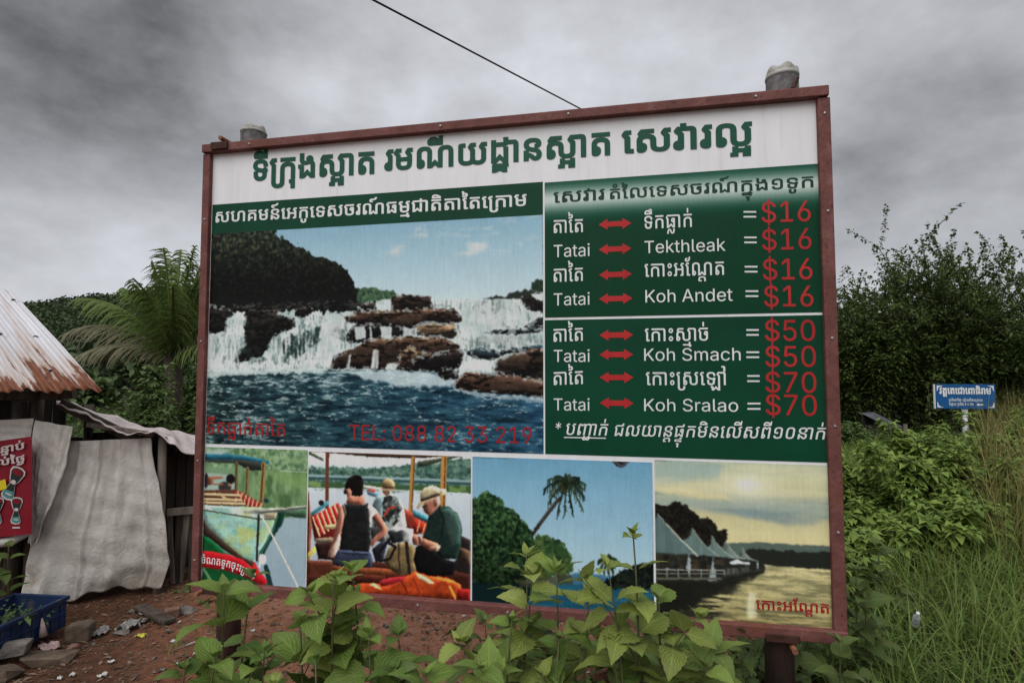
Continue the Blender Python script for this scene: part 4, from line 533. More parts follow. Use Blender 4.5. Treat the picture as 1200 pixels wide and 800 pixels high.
EXTRA = {
 'boat': ([('k54',0,0),('k137',583,-29),('k64',615,0),('k65',1855,0),('k67',2490,0),('k117',3086,-26),('k49',3089,0),('k54',3725,0),('k115',4319,-26),('k139',4340,0),('k131',4726,0),('k220',5014,0),('k236',5301,0),('k76',6225,0)],29,6786),
 'poster1': ([('k220',0,0),('k65',287,0),('k109',902,-29),('k49',922,0),('k83',1558,0),('k276',2486,0),('k207',3120,-26),('k70',3410,0),('k146',3999,-29)],29,3971),
 'poster2': ([('k131',0,0),('k78',288,0),('k127',576,0),('k53',864,0),('k292',1499,0),('k79',2114,0),('k146',3006,-29),('k133',3042,0),('k66',3330,0),('k188',3964,-26)],28,3867),
 'temple': ([('k80',0,0),('k65',326,0),('k204',960,-26),('k131',961,0),('k65',1249,0),('k131',1884,0),('k250',2172,0),('k131',3095,0),('k284',3383,0),('k68',4306,0),('k105',4895,-29),('k292',4941,0),('k76',5556,0)],25,6117),
 'village': ([('k75',0,0),('k117',611,-26),('k76',635,0),('k105',1224,-29),('k268',1270,0),('k133',2193,0),('k65',2481,0),('k52',3376,0),('k115',4299,-26),('k137',4294,-29),('k268',4304,0),('k133',5227,0),('k65',5515,0),('k131',6150,0),('k220',6438,0),('k236',6725,0),('k76',7649,0)],20,8210),
 'distance': ([('k54',0,0),('k288',615,0),('k188',1249,-26),('k77',1538,0),('k220',2751,0),('k70',3038,0),('k132',3673,0),('k80',3961,0),('k53',4287,0),('k174',5182,0),('k173',6077,0),('k51',6972,0),('k76',7607,0)],29,8168),
}

# ================================================================== the printed pictures (ink on vinyl, one colour per grid point)
SIGN_H = 2.4
DL, DR = SIGN_H / 0.7792, SIGN_H / 0.9884
SL = Vector((-0.5604 * DL, DL)); SR = Vector((0.58415 * DR, DR))
SD = (SR - SL); SIGN_W = SD.length; SD.normalize(); SN = Vector((-SD.y, SD.x))
SIGN_TOP = CAM_H + 0.4099 * DL
SIGN_RZ = math.atan2(SD.y, SD.x)

def sign_uv(px, py):
    """metres along and down the sign board for a measured photo point"""
    r = ray(px, py); t = SL.dot(SN) / (r.x * SN.x + r.y * SN.y)
    P = Vector((r.x * t, r.y * t)) - SL
    return P.dot(SD), SIGN_TOP - (CAM_H + r.z * t)

INK = PRINT_LEVEL                               # how light the ink prints

class Pic:
    def __init__(s, u0, u1, v0, v1, ox, oy, sc, n=310, seed=1):
        s.u0, s.u1, s.v0, s.v1 = u0, u1, v0, v1; s.o = (ox, oy, sc)
        s.w, s.h = int((u1 - u0) * n) + 1, int((v1 - v0) * n) + 1
        s.U, s.V = np.meshgrid(np.linspace(u0, u1, s.w), np.linspace(v0, v1, s.h))
        s.n = n; s.img = np.zeros((s.h, s.w, 3)); s.rng = np.random.default_rng(seed)
    def q(s, x, y):
        return sign_uv(s.o[0] + x / s.o[2], s.o[1] + y / s.o[2])
    def Q(s, pts): return np.array([s.q(*p) for p in pts])
    def noise(s, su, sv, octv=4, rough=0.5):
        tot = np.zeros((s.h, s.w)); amp = 1; sm = 0
        for o in range(octv):
            fu, fv = 1 / su * 2 ** o, 1 / sv * 2 ** o
            x = (s.U - s.u0) * fu; y = (s.V - s.v0) * fv
            g = s.rng.random((int(y.max()) + 3, int(x.max()) + 3))
            xi, yi = x.astype(int), y.astype(int); fx, fy = x - xi, y - yi
            fx = fx * fx * (3 - 2 * fx); fy = fy * fy * (3 - 2 * fy)
            v = (g[yi, xi] * (1 - fx) + g[yi, xi + 1] * fx) * (1 - fy) + (g[yi + 1, xi] * (1 - fx) + g[yi + 1, xi + 1] * fx) * fy
            tot += v * amp; sm += amp; amp *= rough
        return tot / sm
    def mask(s, pts, jag=0.0, js=0.02, soft=0.0):
        P = s.Q(pts) if not isinstance(pts, np.ndarray) else pts
        U, V = s.U, s.V
        if jag:
            U = U + (s.noise(js, js, 3) - 0.5) * 2 * jag; V = V + (s.noise(js, js, 3) - 0.5) * 2 * jag
        m = np.zeros(U.shape, bool); q = np.roll(P, -1, 0)
        for (ax, ay), (bx, by) in zip(P, q):
            if ay == by: continue
            m ^= ((ay > V) != (by > V)) & (U < ax + (V - ay) * (bx - ax) / (by - ay))
        m = m.astype(float)
        for _ in range(int(soft)):
            m = (m + np.roll(m, 1, 0) + np.roll(m, -1, 0) + np.roll(m, 1, 1) + np.roll(m, -1, 1)) / 5
        return m
    def fill(s, m, col, alpha=1.0):
        c = np.asarray(col, float)
        if c.ndim == 1: c = c[None, None]
        a = (np.clip(m, 0, 1) * alpha)[..., None]
        s.img = s.img * (1 - a) + c * a
    vol = 0.0
    def box(s, a, r):
        for ax in (0, 1):
            p = np.pad(a, [(r + 1, r) if k == ax else (0, 0) for k in (0, 1)], 'edge'); c = np.cumsum(p, ax); n = a.shape[ax]
            a = (np.take(c, range(2 * r + 1, 2 * r + 1 + n), ax) - np.take(c, range(0, n), ax)) / (2 * r + 1)
        return a
    def poly(s, pts, col, jag=0.0, js=0.02, alpha=1.0, tex=0.0, ts=(0.03, 0.015), soft=1):
        m = s.mask(pts, jag, js, soft)
        c = np.asarray(col, float)[None, None] * np.ones((s.h, s.w, 1))
        if s.vol:
            r = max(2, int(0.011 * s.n)); b_ = s.box(s.box(m, r), r)
            sh = np.roll(np.roll(b_, r, 0), -r, 1) - np.roll(np.roll(b_, -r, 0), r, 1)     # lit from the upper right
            inn = (b_ - .5).clip(0, .5) * 2
            c = c * (1 - s.vol * sh - .30 * s.vol * inn + .10 + (s.noise(.016, .022, 4, .6) - .5) * .55 * s.vol)[..., None]
            m = np.where(m > .99, 1, m)
        if tex: c = c * (1 + tex * (s.noise(*ts) - 0.5)[..., None] * 2)
        s.fill(m, c, alpha); return m
    def line(s, pts, width, col, alpha=1.0):
        P = s.Q(pts); d = np.full(s.U.shape, 9.0)
        for a, b in zip(P[:-1], P[1:]):
            e = b - a; L2 = (e ** 2).sum() + 1e-9
            t = (((s.U - a[0]) * e[0] + (s.V - a[1]) * e[1]) / L2).clip(0, 1)
            d = np.minimum(d, np.hypot(s.U - a[0] - t * e[0], s.V - a[1] - t * e[1]))
        s.fill(((width / 2 - d) * s.n + 0.5).clip(0, 1), np.asarray(col, float), alpha)
    def dabs(s, m, n, size, cols, asp=1.6, alpha=0.9, grad=None):
        ys, xs = np.nonzero(m > 0.5)
        if not len(ys): return
        for k in s.rng.integers(0, len(ys), n):
            y, x = ys[k], xs[k]; r = size * s.n * s.rng.uniform(0.5, 1.3); R = int(r * asp) + 1
            y0, y1, x0, x1 = max(0, y - R), min(s.h, y + R + 1), max(0, x - R), min(s.w, x + R + 1)
            yy, xx = np.mgrid[y0:y1, x0:x1]; a = s.rng.uniform(0, 3.14); c, si = math.cos(a), math.sin(a)
            p = ((xx - x) * c + (yy - y) * si) / (r * asp); qv = (-(xx - x) * si + (yy - y) * c) / r
            al = ((1 - np.hypot(p, qv)) * 2.5).clip(0, 1)[..., None] * alpha
            col = np.asarray(cols[s.rng.integers(len(cols))], float)
            if grad is not None: col = col * grad[y, x]
            s.img[y0:y1, x0:x1] = s.img[y0:y1, x0:x1] * (1 - al) + col * al
    def ellipse(s, cx, cy, rx, ry, col, rot=0.0, alpha=1.0, soft=0.25):
        c = s.q(cx, cy); ex = abs(s.q(cx + rx, cy)[0] - c[0]); ey = abs(s.q(cx, cy + ry)[1] - c[1])
        du, dv = s.U - c[0], s.V - c[1]; a, b = math.cos(rot), math.sin(rot)
        r = np.hypot((du * a + dv * b) / ex, (-du * b + dv * a) / ey)
        m = ((1 - r) / soft).clip(0, 1); s.fill(m, col, alpha); return m
    def ramp(s, stops):
        """vertical gradient: (zoom y, colour) measured at the picture's middle"""
        xs = [s.q(s.mid, y)[1] for y, _ in stops]; cs = np.array([c for _, c in stops], float)
        return np.stack([np.interp(s.V, xs, cs[:, k]) for k in range(3)], -1)
    def build(s, name, mat, parent, y):
        # a photograph's uneven edges and tone: warp, soften, mottle; then display colours -> ink
        if s.n > 100:
            dx = (s.noise(.022, .022, 3) - .5) * s.n * .007; dy = (s.noise(.022, .022, 3) - .5) * s.n * .007
            yy, xx = np.mgrid[0:s.h, 0:s.w]
            s.img = s.img[(yy + dy).round().astype(int).clip(0, s.h - 1), (xx + dx).round().astype(int).clip(0, s.w - 1)]
            for _ in range(1):
                q = np.pad(s.img, ((1, 1), (1, 1), (0, 0)), 'edge'); s.img = s.img * .4 + .15 * (q[:-2, 1:-1] + q[2:, 1:-1] + q[1:-1, :-2] + q[1:-1, 2:])
            tone = 1 + .08 * (s.noise(.06, .06, 4, .6) - .5) + .07 * (s.noise(.007, .008, 2) - .5)
            lum = s.img.mean(-1, keepdims=True); k = 1 - np.abs(lum - 110) / 170
            s.img = s.img * (1 + (tone[..., None] - 1) * k.clip(.15, 1)); g_ = s.img.mean(-1, keepdims=True); s.img = 114 + (g_ + (s.img - g_) * .92 - 114) * 1.07 + 2
        rgb = np.clip(lin(np.clip(s.img, 0, 255)) * INK, 0.004, 0.86)
        V = np.stack([s.U, np.full(s.U.shape, y), SIGN_TOP - s.V], -1).reshape(-1, 3)
        i = np.arange(s.w * s.h).reshape(s.h, s.w)
        F = np.stack([i[:-1, :-1], i[1:, :-1], i[1:, 1:], i[:-1, 1:]], -1).reshape(-1, 4)
        return array_mesh(name, V, F, mat, parent, col=rgb.reshape(-1, 3))

def paint_waterfall():
    p = Pic(0.045, 1.918, 0.497, 1.66, 230, 250, 2.7585, seed=3); p.mid = 580
    p.img = p.ramp([(30, (128, 168, 188)), (130, (150, 184, 198)), (270, (182, 204, 210)), (300, (195, 210, 212))])
    cl = p.noise(0.22, 0.07, 5, 0.55)
    hx = p.mask([(700, 60), (800, 10), (1140, 0), (1140, 120), (900, 130), (620, 120)], .04, .1, soft=25)
    p.fill(((cl - 0.52) * 6).clip(0, 1) * hx, (205, 205, 200), 0.75)
    # distant ridge and trees
    m = p.poly([(505, 300), (512, 250), (545, 243), (570, 241), (600, 250), (640, 255), (655, 268), (660, 300)], (52, 78, 58), 0.012, 0.02)
    p.dabs(m, 350, 0.006, [(38, 62, 45), (70, 98, 70), (84, 112, 84)])
    p.poly([(925, 272), (1000, 268), (1010, 262), (1050, 250), (1085, 248), (1088, 222), (1105, 216), (1130, 216), (1130, 300), (1040, 300)], (42, 48, 42), 0.012, 0.02)
    p.dabs(p.mask([(1083, 262), (1086, 222), (1130, 212), (1130, 262)]), 90, 0.006, [(40, 60, 42), (30, 46, 32)])
    # white water everywhere below the skyline
    ww = p.mask([(40, 300), (380, 296), (540, 290), (700, 300), (770, 282), (850, 276), (930, 278), (1050, 276), (1130, 284), (1130, 540), (40, 520)], 0.006, 0.03, 1)
    st = p.noise(0.012, 0.11, 4, 0.6); bl = p.noise(0.10, 0.07, 4, 0.55); fn = p.noise(0.02, 0.02, 4, 0.6)
    base = np.array([214, 222, 220.0])[None, None] * (0.84 + 0.22 * st + 0.16 * (bl - 0.5) + 0.10 * fn - 0.06)[..., None]
    p.fill(ww, base)
    dark = ((bl * 0.55 + st * 0.5 + fn * 0.25 - 0.72) * 7).clip(0, 1)
    p.fill(ww * dark, (88, 112, 108), 0.7); bl2 = p.noise(.07, .05, 5, .6); p.fill(ww * ((bl2 - .52) * 5).clip(0, 1), (164, 186, 184), .6); p.fill(ww * ((p.noise(.02, .05, 4, .65) - .62) * 10).clip(0, 1), (70, 94, 92), .6)
    for pts, a in (([(290, 400), (330, 385), (385, 372), (388, 420), (340, 458), (300, 470), (285, 460)], 0.95), ([(150, 440), (200, 430), (230, 470), (130, 485)], 0.6),
                   ([(490, 330), (560, 330), (600, 345), (520, 345)], 0.4), ([(450, 385), (480, 375), (490, 400), (460, 405)], 0.6), ([(955, 290), (990, 280), (995, 310), (960, 320)], 0.4),
                   ([(900, 395), (1120, 385), (1120, 430), (1000, 440), (880, 425)], 0.25)):
        m = p.mask(pts, 0.05, 0.03, 3); p.fill(m * ((st * .7 + fn * .5 - .42) * 4).clip(0, 1), (36, 54, 52), a)
    for pts in ([(45, 390), (150, 385), (160, 470), (45, 480)], [(880, 280), (1040, 290), (1100, 340), (1000, 370), (870, 360)]):
        p.fill(p.mask(pts, 0.03, 0.05, 6) * ((st - 0.45) * 5).clip(0, 1), (140, 160, 158), 0.55)
    # forest on the left
    F = [(40, 60), (120, 57), (250, 48), (258, 78), (280, 92), (300, 96), (330, 108), (352, 120), (372, 140), (400, 148), (420, 150), (440, 162), (462, 172), (482, 188), (498, 215), (512, 250), (520, 300), (520, 312), (40, 312)]
    m = p.poly(F, (22, 26, 24), 0.026, 0.045); m = np.maximum(m, p.mask(F, .03, .02, 1)); p.fill(m, (30, 34, 31))
    gy = ((p.q(300, 230)[1] - p.V) / 0.42).clip(0.05, 1)
    p.dabs(m, 3600, 0.009, [(44, 56, 40), (66, 78, 54), (92, 98, 74), (34, 44, 34), (22, 28, 24), (24, 30, 26)], 1.4, 0.8, gy * 1.15 + 0.2)
    p.fill(p.mask([(40, 270), (520, 262), (520, 300), (40, 305)], 0.02, 0.05, 8), (22, 22, 22), 0.85)
    # rock shelves
    dk, br = (26, 26, 24), (72, 52, 40)
    def rock(pts, top, low, jag=0.011, tex=0.75, wet=1):
        q = p.Q(pts); lo, hi = q[:, 1].min(), q[:, 1].max()
        m = p.mask(pts, jag, 0.022, 1); g = ((p.V - lo) / (hi - lo)).clip(0, 1) ** 0.9
        n = p.noise(0.10, 0.022, 5, 0.62) - 0.5; n2 = p.noise(0.02, 0.015, 4, 0.6) - 0.5
        c = (np.array(top, float) * (1 - g)[..., None] + np.array(low, float) * g[..., None]) * (1 + 2.2 * tex * n + 1.3 * tex * n2)[..., None]
        cr = 1 - np.abs(2 * p.noise(0.11, 0.035, 4, 0.6) - 1); c = c * (1 - 0.75 * ((cr - 0.86) * 9).clip(0, 1))[..., None]        # cracks
        r = 4; b_ = p.box(p.box(m, r), r); sh = np.roll(b_, 4, 0) - np.roll(b_, -4, 0); c = c * (1 - .75 * sh)[..., None]
        p.fill(m, c * .92)
        ed = ((1 - np.abs(2 * b_ - 1)) > .35) & (p.noise(.018, .012, 3) > .56); p.fill(ed * wet * .55, (190, 204, 204)); return m
    rock([(40, 300), (112, 308), (120, 330), (100, 345), (98, 385), (40, 388)], (40, 38, 34), dk)
    rock([(158, 320), (180, 306), (270, 305), (262, 322), (320, 340), (322, 365), (290, 382), (246, 398), (228, 440), (212, 462), (140, 482), (135, 445), (160, 430), (155, 380)], (44, 40, 36), (24, 30, 28), 0.012)
    rock([(315, 297), (376, 297), (372, 325), (345, 336), (322, 332)], (48, 40, 34), dk)
    rock([(120, 298), (540, 286), (545, 298), (480, 302), (372, 302), (200, 312), (115, 314)], (36, 36, 34), dk, 0.01, wet=.25)
    # centre
    rock([(542, 292), (580, 283), (584, 316), (548, 320), (510, 322), (520, 306)], (46, 40, 36), dk)
    rock([(632, 272), (655, 263), (690, 262), (756, 269), (766, 308), (720, 318), (630, 318)], (52, 40, 34), (30, 26, 24))
    p.fill(p.mask([(582, 280), (632, 278), (626, 320), (584, 320)], 0.004, 0.02, 1) * (0.5 + st).clip(0, 1), (196, 208, 208))
    rock([(510, 360), (718, 352), (720, 398), (640, 402), (510, 418), (488, 402), (500, 375)], (40, 38, 36), (22, 26, 26))
    for x0, x1 in ((512, 545), (596, 630), (668, 714), (560, 566)):
        p.fill(p.mask([(x0, 366), (x1, 364), (x1 + 2, 402), (x0 + 4, 410)], 0.005, 0.02, 1) * (0.45 + st).clip(0, 1), (200, 210, 210), 0.9)
    rock([(478, 338), (520, 320), (560, 316), (640, 312), (760, 310), (780, 308), (830, 308), (858, 330), (856, 350), (835, 360), (760, 360), (690, 372), (600, 362), (530, 362), (486, 350)], (86, 64, 50), (34, 28, 26))
    rock([(714, 365), (760, 355), (834, 360), (846, 392), (815, 406), (742, 398), (712, 388)], (132, 108, 78), (56, 42, 34))
    rock([(432, 492), (442, 466), (480, 445), (520, 430), (562, 408), (680, 398), (800, 400), (852, 426), (866, 458), (846, 500), (780, 512), (700, 512), (640, 506), (540, 502), (440, 504)], (92, 70, 54), (34, 28, 26), 0.008, 0.4)
    rock([(660, 446), (690, 432), (724, 445), (790, 470), (700, 505), (645, 504)], (104, 84, 62), (60, 46, 38), 0.006)
    rock([(700, 470), (860, 440), (864, 470), (846, 502), (760, 514), (690, 508)], (40, 32, 30), (22, 20, 20), 0.008)
    p.line([(684, 435), (694, 455), (668, 480), (650, 500)], 0.006, (28, 22, 20))
    p.line([(684, 434), (704, 440), (712, 452)], 0.01, (168, 146, 104), 0.8)
    for x0, x1, y0, y1 in ((566, 592, 440, 502), (488, 500, 455, 503), (612, 650, 485, 505), (440, 446, 470, 500)):
        p.fill(p.mask([(x0 + 8, y0), (x1, y0), (x1 - 4, y1), (x0 - 4, y1)], 0.004, 0.015, 1) * (0.4 + st).clip(0, 1), (205, 212, 210), 0.95)
    rock([(488, 385), (512, 372), (518, 410), (500, 422), (488, 412)], (30, 30, 30), dk)
    # right bank
    rock([(1045, 275), (1080, 268), (1085, 255), (1130, 258), (1130, 325), (1100, 318), (1072, 308)], (46, 42, 38), (28, 26, 26))
    p.poly([(1082, 262), (1125, 256), (1125, 285), (1100, 280)], (196, 204, 204), 0.006)
    rock([(1060, 364), (1085, 348), (1130, 338), (1130, 372), (1075, 372)], (34, 40, 42), dk)
    rock([(925, 388), (980, 378), (1130, 368), (1130, 384), (1010, 392)], (70, 82, 86), (30, 36, 38))
    rock([(868, 444), (930, 436), (975, 445), (1040, 436), (1130, 424), (1130, 440), (1000, 455), (960, 474), (900, 468)], (48, 66, 74), (26, 34, 38))
    rock([(958, 520), (966, 488), (985, 466), (1040, 448), (1130, 432), (1130, 552), (1080, 540), (1010, 526)], (74, 58, 46), (30, 26, 24))
    p.ellipse(900, 490, 52, 26, (208, 216, 214), soft=0.5)
    # pool
    pool = p.mask([(30, 512), (420, 506), (600, 508), (780, 512), (850, 530), (1130, 560), (1130, 800), (30, 800)], 0.004, 0.03, 1)
    wn = p.noise(0.09, 0.018, 6, 0.62); wn2 = p.noise(0.035, 0.007, 5, 0.6); rg = 1 - np.abs(2 * p.noise(0.16, 0.040, 5, 0.58) - 1); rg2 = 1 - np.abs(2 * p.noise(0.07, 0.016, 4, 0.6) - 1); wn3 = p.noise(0.5, 0.18, 3)
    t = (wn * 0.6 + wn2 * 0.4)
    xs = ((p.U - 0.05) / 1.86).clip(0, 1)[..., None]
    dcol = np.array([16, 34, 38.]) * (1 - xs) + np.array([18, 48, 68.]) * xs
    mcol = np.array([52, 84, 84.]) * (1 - xs) + np.array([48, 92, 118.]) * xs
    k = ((t - 0.38) * 4.0).clip(0, 1)[..., None]
    p.fill(pool, dcol * (1 - k) + mcol * k)
    depth = ((p.V - p.q(580, 505)[1]) / 0.42).clip(0, 1)
    foam_lim = 0.50 + 0.11 * depth + 0.10 * (wn3 - 0.5) + 0.05 * xs[..., 0]
    web = ((rg * .6 + rg2 * .4 - .85 - .06 * depth - .10 * (wn3 - .5) - .03 * xs[..., 0]) * 16).clip(0, 1) * (.25 + wn2 * .9).clip(0, .85)
    foam = np.maximum(((t - foam_lim - .06) * 12).clip(0, 1) * .8, web)
    p.fill(pool * foam, (196, 212, 208), 0.85)
    p.fill(pool * ((0.36 - t) * 12).clip(0, 1), (8, 20, 26), 0.8)
    p.fill(p.mask([(420, 512), (640, 506), (790, 520), (845, 536), (820, 562), (640, 556), (500, 520)], 0.014, 0.03, 4), (196, 212, 214), 0.8)
    p.fill(p.mask([(30, 508), (420, 502), (430, 512), (200, 520), (30, 528)], 0.010, 0.03, 3), (196, 212, 208), 0.85)
    for cx, cy, rx, ry in ((180, 600, 55, 14), (200, 555, 40, 8), (330, 668, 60, 10), (1020, 668, 70, 12), (760, 680, 80, 10)):
        p.ellipse(cx, cy, rx, ry, (12, 26, 32), alpha=0.7, soft=0.8)
    rock([(832, 555), (846, 526), (872, 515), (905, 512), (1000, 520), (1080, 535), (1130, 545), (1130, 602), (1050, 586), (940, 580), (850, 572)], (104, 76, 62), (48, 36, 32), 0.006, 0.35)
    rock([(780, 528), (800, 502), (850, 512), (842, 538), (800, 536)], (46, 40, 38), dk)
    p.fill(p.mask([(1085, 532), (1130, 540), (1130, 552), (1070, 538)], 0.003, 0.02, 1), (150, 140, 120), 0.8)
    p.fill(p.mask([(845, 572), (1130, 600), (1130, 612), (900, 590)], 0.008, 0.02, 2), (190, 204, 206), 0.6)
    return p

def paint_boat():
    p = Pic(0.045, 0.666, 1.678, 2.41, 230, 520, 4.443, seed=8); p.mid = 300; p.vol = .55
    p.img = p.ramp([(0, (120, 150, 120)), (120, (112, 146, 110)), (330, (110, 140, 108)), (380, (150, 172, 180)), (740, (140, 164, 176))])
    hill = p.mask([(30, 20), (600, 20), (600, 140), (30, 110)], 0.006, 0.03, 1)
    p.fill(hill, (108, 142, 104)); p.dabs(hill, 700, 0.012, [(88, 124, 84), (134, 164, 124), (118, 150, 100), (70, 104, 72), (156, 180, 140)], 1.5, 0.6)
    p.fill(p.mask([(210, 20), (40, 20), (40, 90), (120, 80)], 0.03, 0.05, 8), (168, 190, 186), 0.8)
    refl = p.mask([(200, 140), (600, 136), (600, 380), (460, 380), (350, 330), (200, 260)], 0.004, 0.03, 1)
    vs_ = p.noise(0.018, 0.10, 4, 0.6)[..., None]
    p.fill(refl, np.array([70, 104, 66.]) * (1 - vs_) + np.array([150, 178, 128.]) * vs_)
    p.fill(refl * ((p.noise(0.05, 0.09, 4) - 0.5) * 6).clip(0, 1), (58, 92, 52), 0.7)
    p.fill(p.mask([(360, 150), (600, 140), (600, 250), (420, 200)], 0.02, 0.05, 6), (126, 160, 96), 0.6)
    p.line([(440, 140), (600, 146)], 0.006, (190, 200, 190), 0.6)
    p.poly([(468, 345), (600, 340), (600, 384), (540, 384), (470, 372)], (62, 92, 70), 0.004)
    p.fill(p.mask([(40, 150), (210, 160), (210, 240), (40, 240)], 0, soft=2), (150, 172, 160))
    # canopy
    p.poly([(40, 50), (180, 53), (240, 58), (384, 88), (384, 104), (360, 104), (240, 84), (40, 86)], (34, 92, 112), tex=0.2)
    p.poly([(40, 84), (240, 82), (360, 100), (350, 136), (285, 138), (250, 120), (205, 100), (40, 92)], (50, 52, 48))
    for x0, x1, y0, y1, w, c in ((212, 207, 100, 240, .018, (112, 92, 60)), (270, 262, 128, 275, .020, (136, 112, 66)), (352, 340, 104, 310, .028, (150, 124, 72))):
        p.line([(x0, y0), (x1, y1)], w, c)
        p.line([(x0 - 3, y0), (x1 - 3, y1)], w * 0.35, (70, 58, 42))
    # people under the canopy, benches
    p.ellipse(180, 182, 27, 30, (26, 26, 26)); p.ellipse(150, 225, 38, 34, (52, 54, 50)); p.ellipse(175, 212, 12, 9, (160, 110, 90))
    p.ellipse(52, 190, 14, 44, (46, 38, 44))
    p.poly([(60, 170), (130, 166), (145, 178), (90, 184), (90, 205), (140, 205), (140, 214), (60, 212)], (128, 84, 60))
    p.poly([(40, 240), (210, 236), (330, 300), (325, 330), (40, 300)], (74, 46, 36))
    for k in range(7):
        x = 205 + k * 20; y = 240 + k * 10.5
        p.poly([(x, y), (x + 13, y + 6), (x + 4, y + 52), (x - 12, y + 44)], (146, 40, 38)); p.line([(x + 15, y + 6), (x + 4, y + 50)], 0.008, (206, 176, 130))
    for k, (y, xr) in enumerate(((262, 225), (288, 235), (306, 250))):
        p.line([(40, y), (xr, y + 6)], 0.018, (206, 184, 140)); p.line([(40, y + 7), (xr, y + 13)], 0.008, (92, 66, 48))
    p.line([(125, 260), (150, 285), (190, 290)], 0.014, (196, 172, 122))
    p.ellipse(365, 294, 16, 14, (36, 60, 74))
    # hull
    H = [(40, 318), (160, 326), (330, 330), (420, 352), (412, 396), (330, 570), (305, 612), (240, 590), (130, 500), (60, 430), (40, 372)]
    m = p.poly(H, (156, 204, 190), tex=0.10, ts=(0.12, 0.04))
    p.fill(p.mask([(40, 318), (160, 324), (420, 348), (412, 380), (240, 372), (40, 340)], soft=2), (200, 206, 196), 0.85)
    yv = p.noise(0.09, 0.05, 5, 0.6); p.fill(m * ((yv - 0.52) * 8).clip(0, 1), (176, 192, 112), 0.55)
    p.fill(m * ((p.noise(0.1, 0.03, 4) - 0.58) * 8).clip(0, 1), (100, 166, 160), 0.6)
    p.fill(m * p.mask([(215, 440), (300, 430), (310, 500), (230, 520)], 0.02, 0.04, 5), (188, 190, 92), 0.55)
    p.line([(40, 343), (240, 376), (330, 388), (410, 392)], 0.008, (84, 84, 70))
    p.poly([(246, 345), (330, 335), (450, 330), (570, 320), (578, 334), (470, 352), (330, 366), (250, 360)], (150, 152, 140), tex=0.3)
    p.line([(330, 356), (470, 342), (575, 330)], 0.010, (84, 92, 84)); p.poly([(350, 362), (425, 352), (414, 388), (360, 384)], (150, 140, 112), tex=0.3)
    p.poly([(425, 354), (470, 346), (448, 420), (392, 500), (345, 590), (322, 612), (330, 560), (392, 470)], (22, 56, 46))
    p.line([(425, 370), (400, 450), (330, 580)], 0.012, (52, 104, 84))
    p.line([(326, 372), (322, 470), (316, 600)], 0.014, (44, 40, 36)); p.line([(342, 376), (400, 480), (530, 740)], 0.010, (206, 204, 190))
    # dark keel board and the red band
    p.poly([(38, 380), (60, 428), (150, 510), (240, 585), (310, 618), (300, 640), (240, 612), (130, 540), (70, 490), (38, 480)], (58, 48, 38), tex=0.15)
    p.poly([(30, 470), (70, 490), (150, 560), (300, 640), (360, 700), (390, 745), (390, 800), (30, 800)], (16, 84, 44), tex=0.12)
    p.poly([(30, 556), (90, 560), (170, 575), (240, 600), (290, 640), (304, 612), (330, 660), (380, 720), (340, 735), (250, 690), (150, 655), (30, 640)], (186, 26, 34))
    p.line([(40, 650), (80, 715)], 0.018, (110, 150, 110), 0.8); p.line([(365, 640), (388, 740)], 0.03, (30, 56, 58))
    p.ellipse(346, 598, 24, 30, (222, 222, 214)); p.line([(330, 640), (336, 600)], 0.01, (240, 240, 235))
    return p

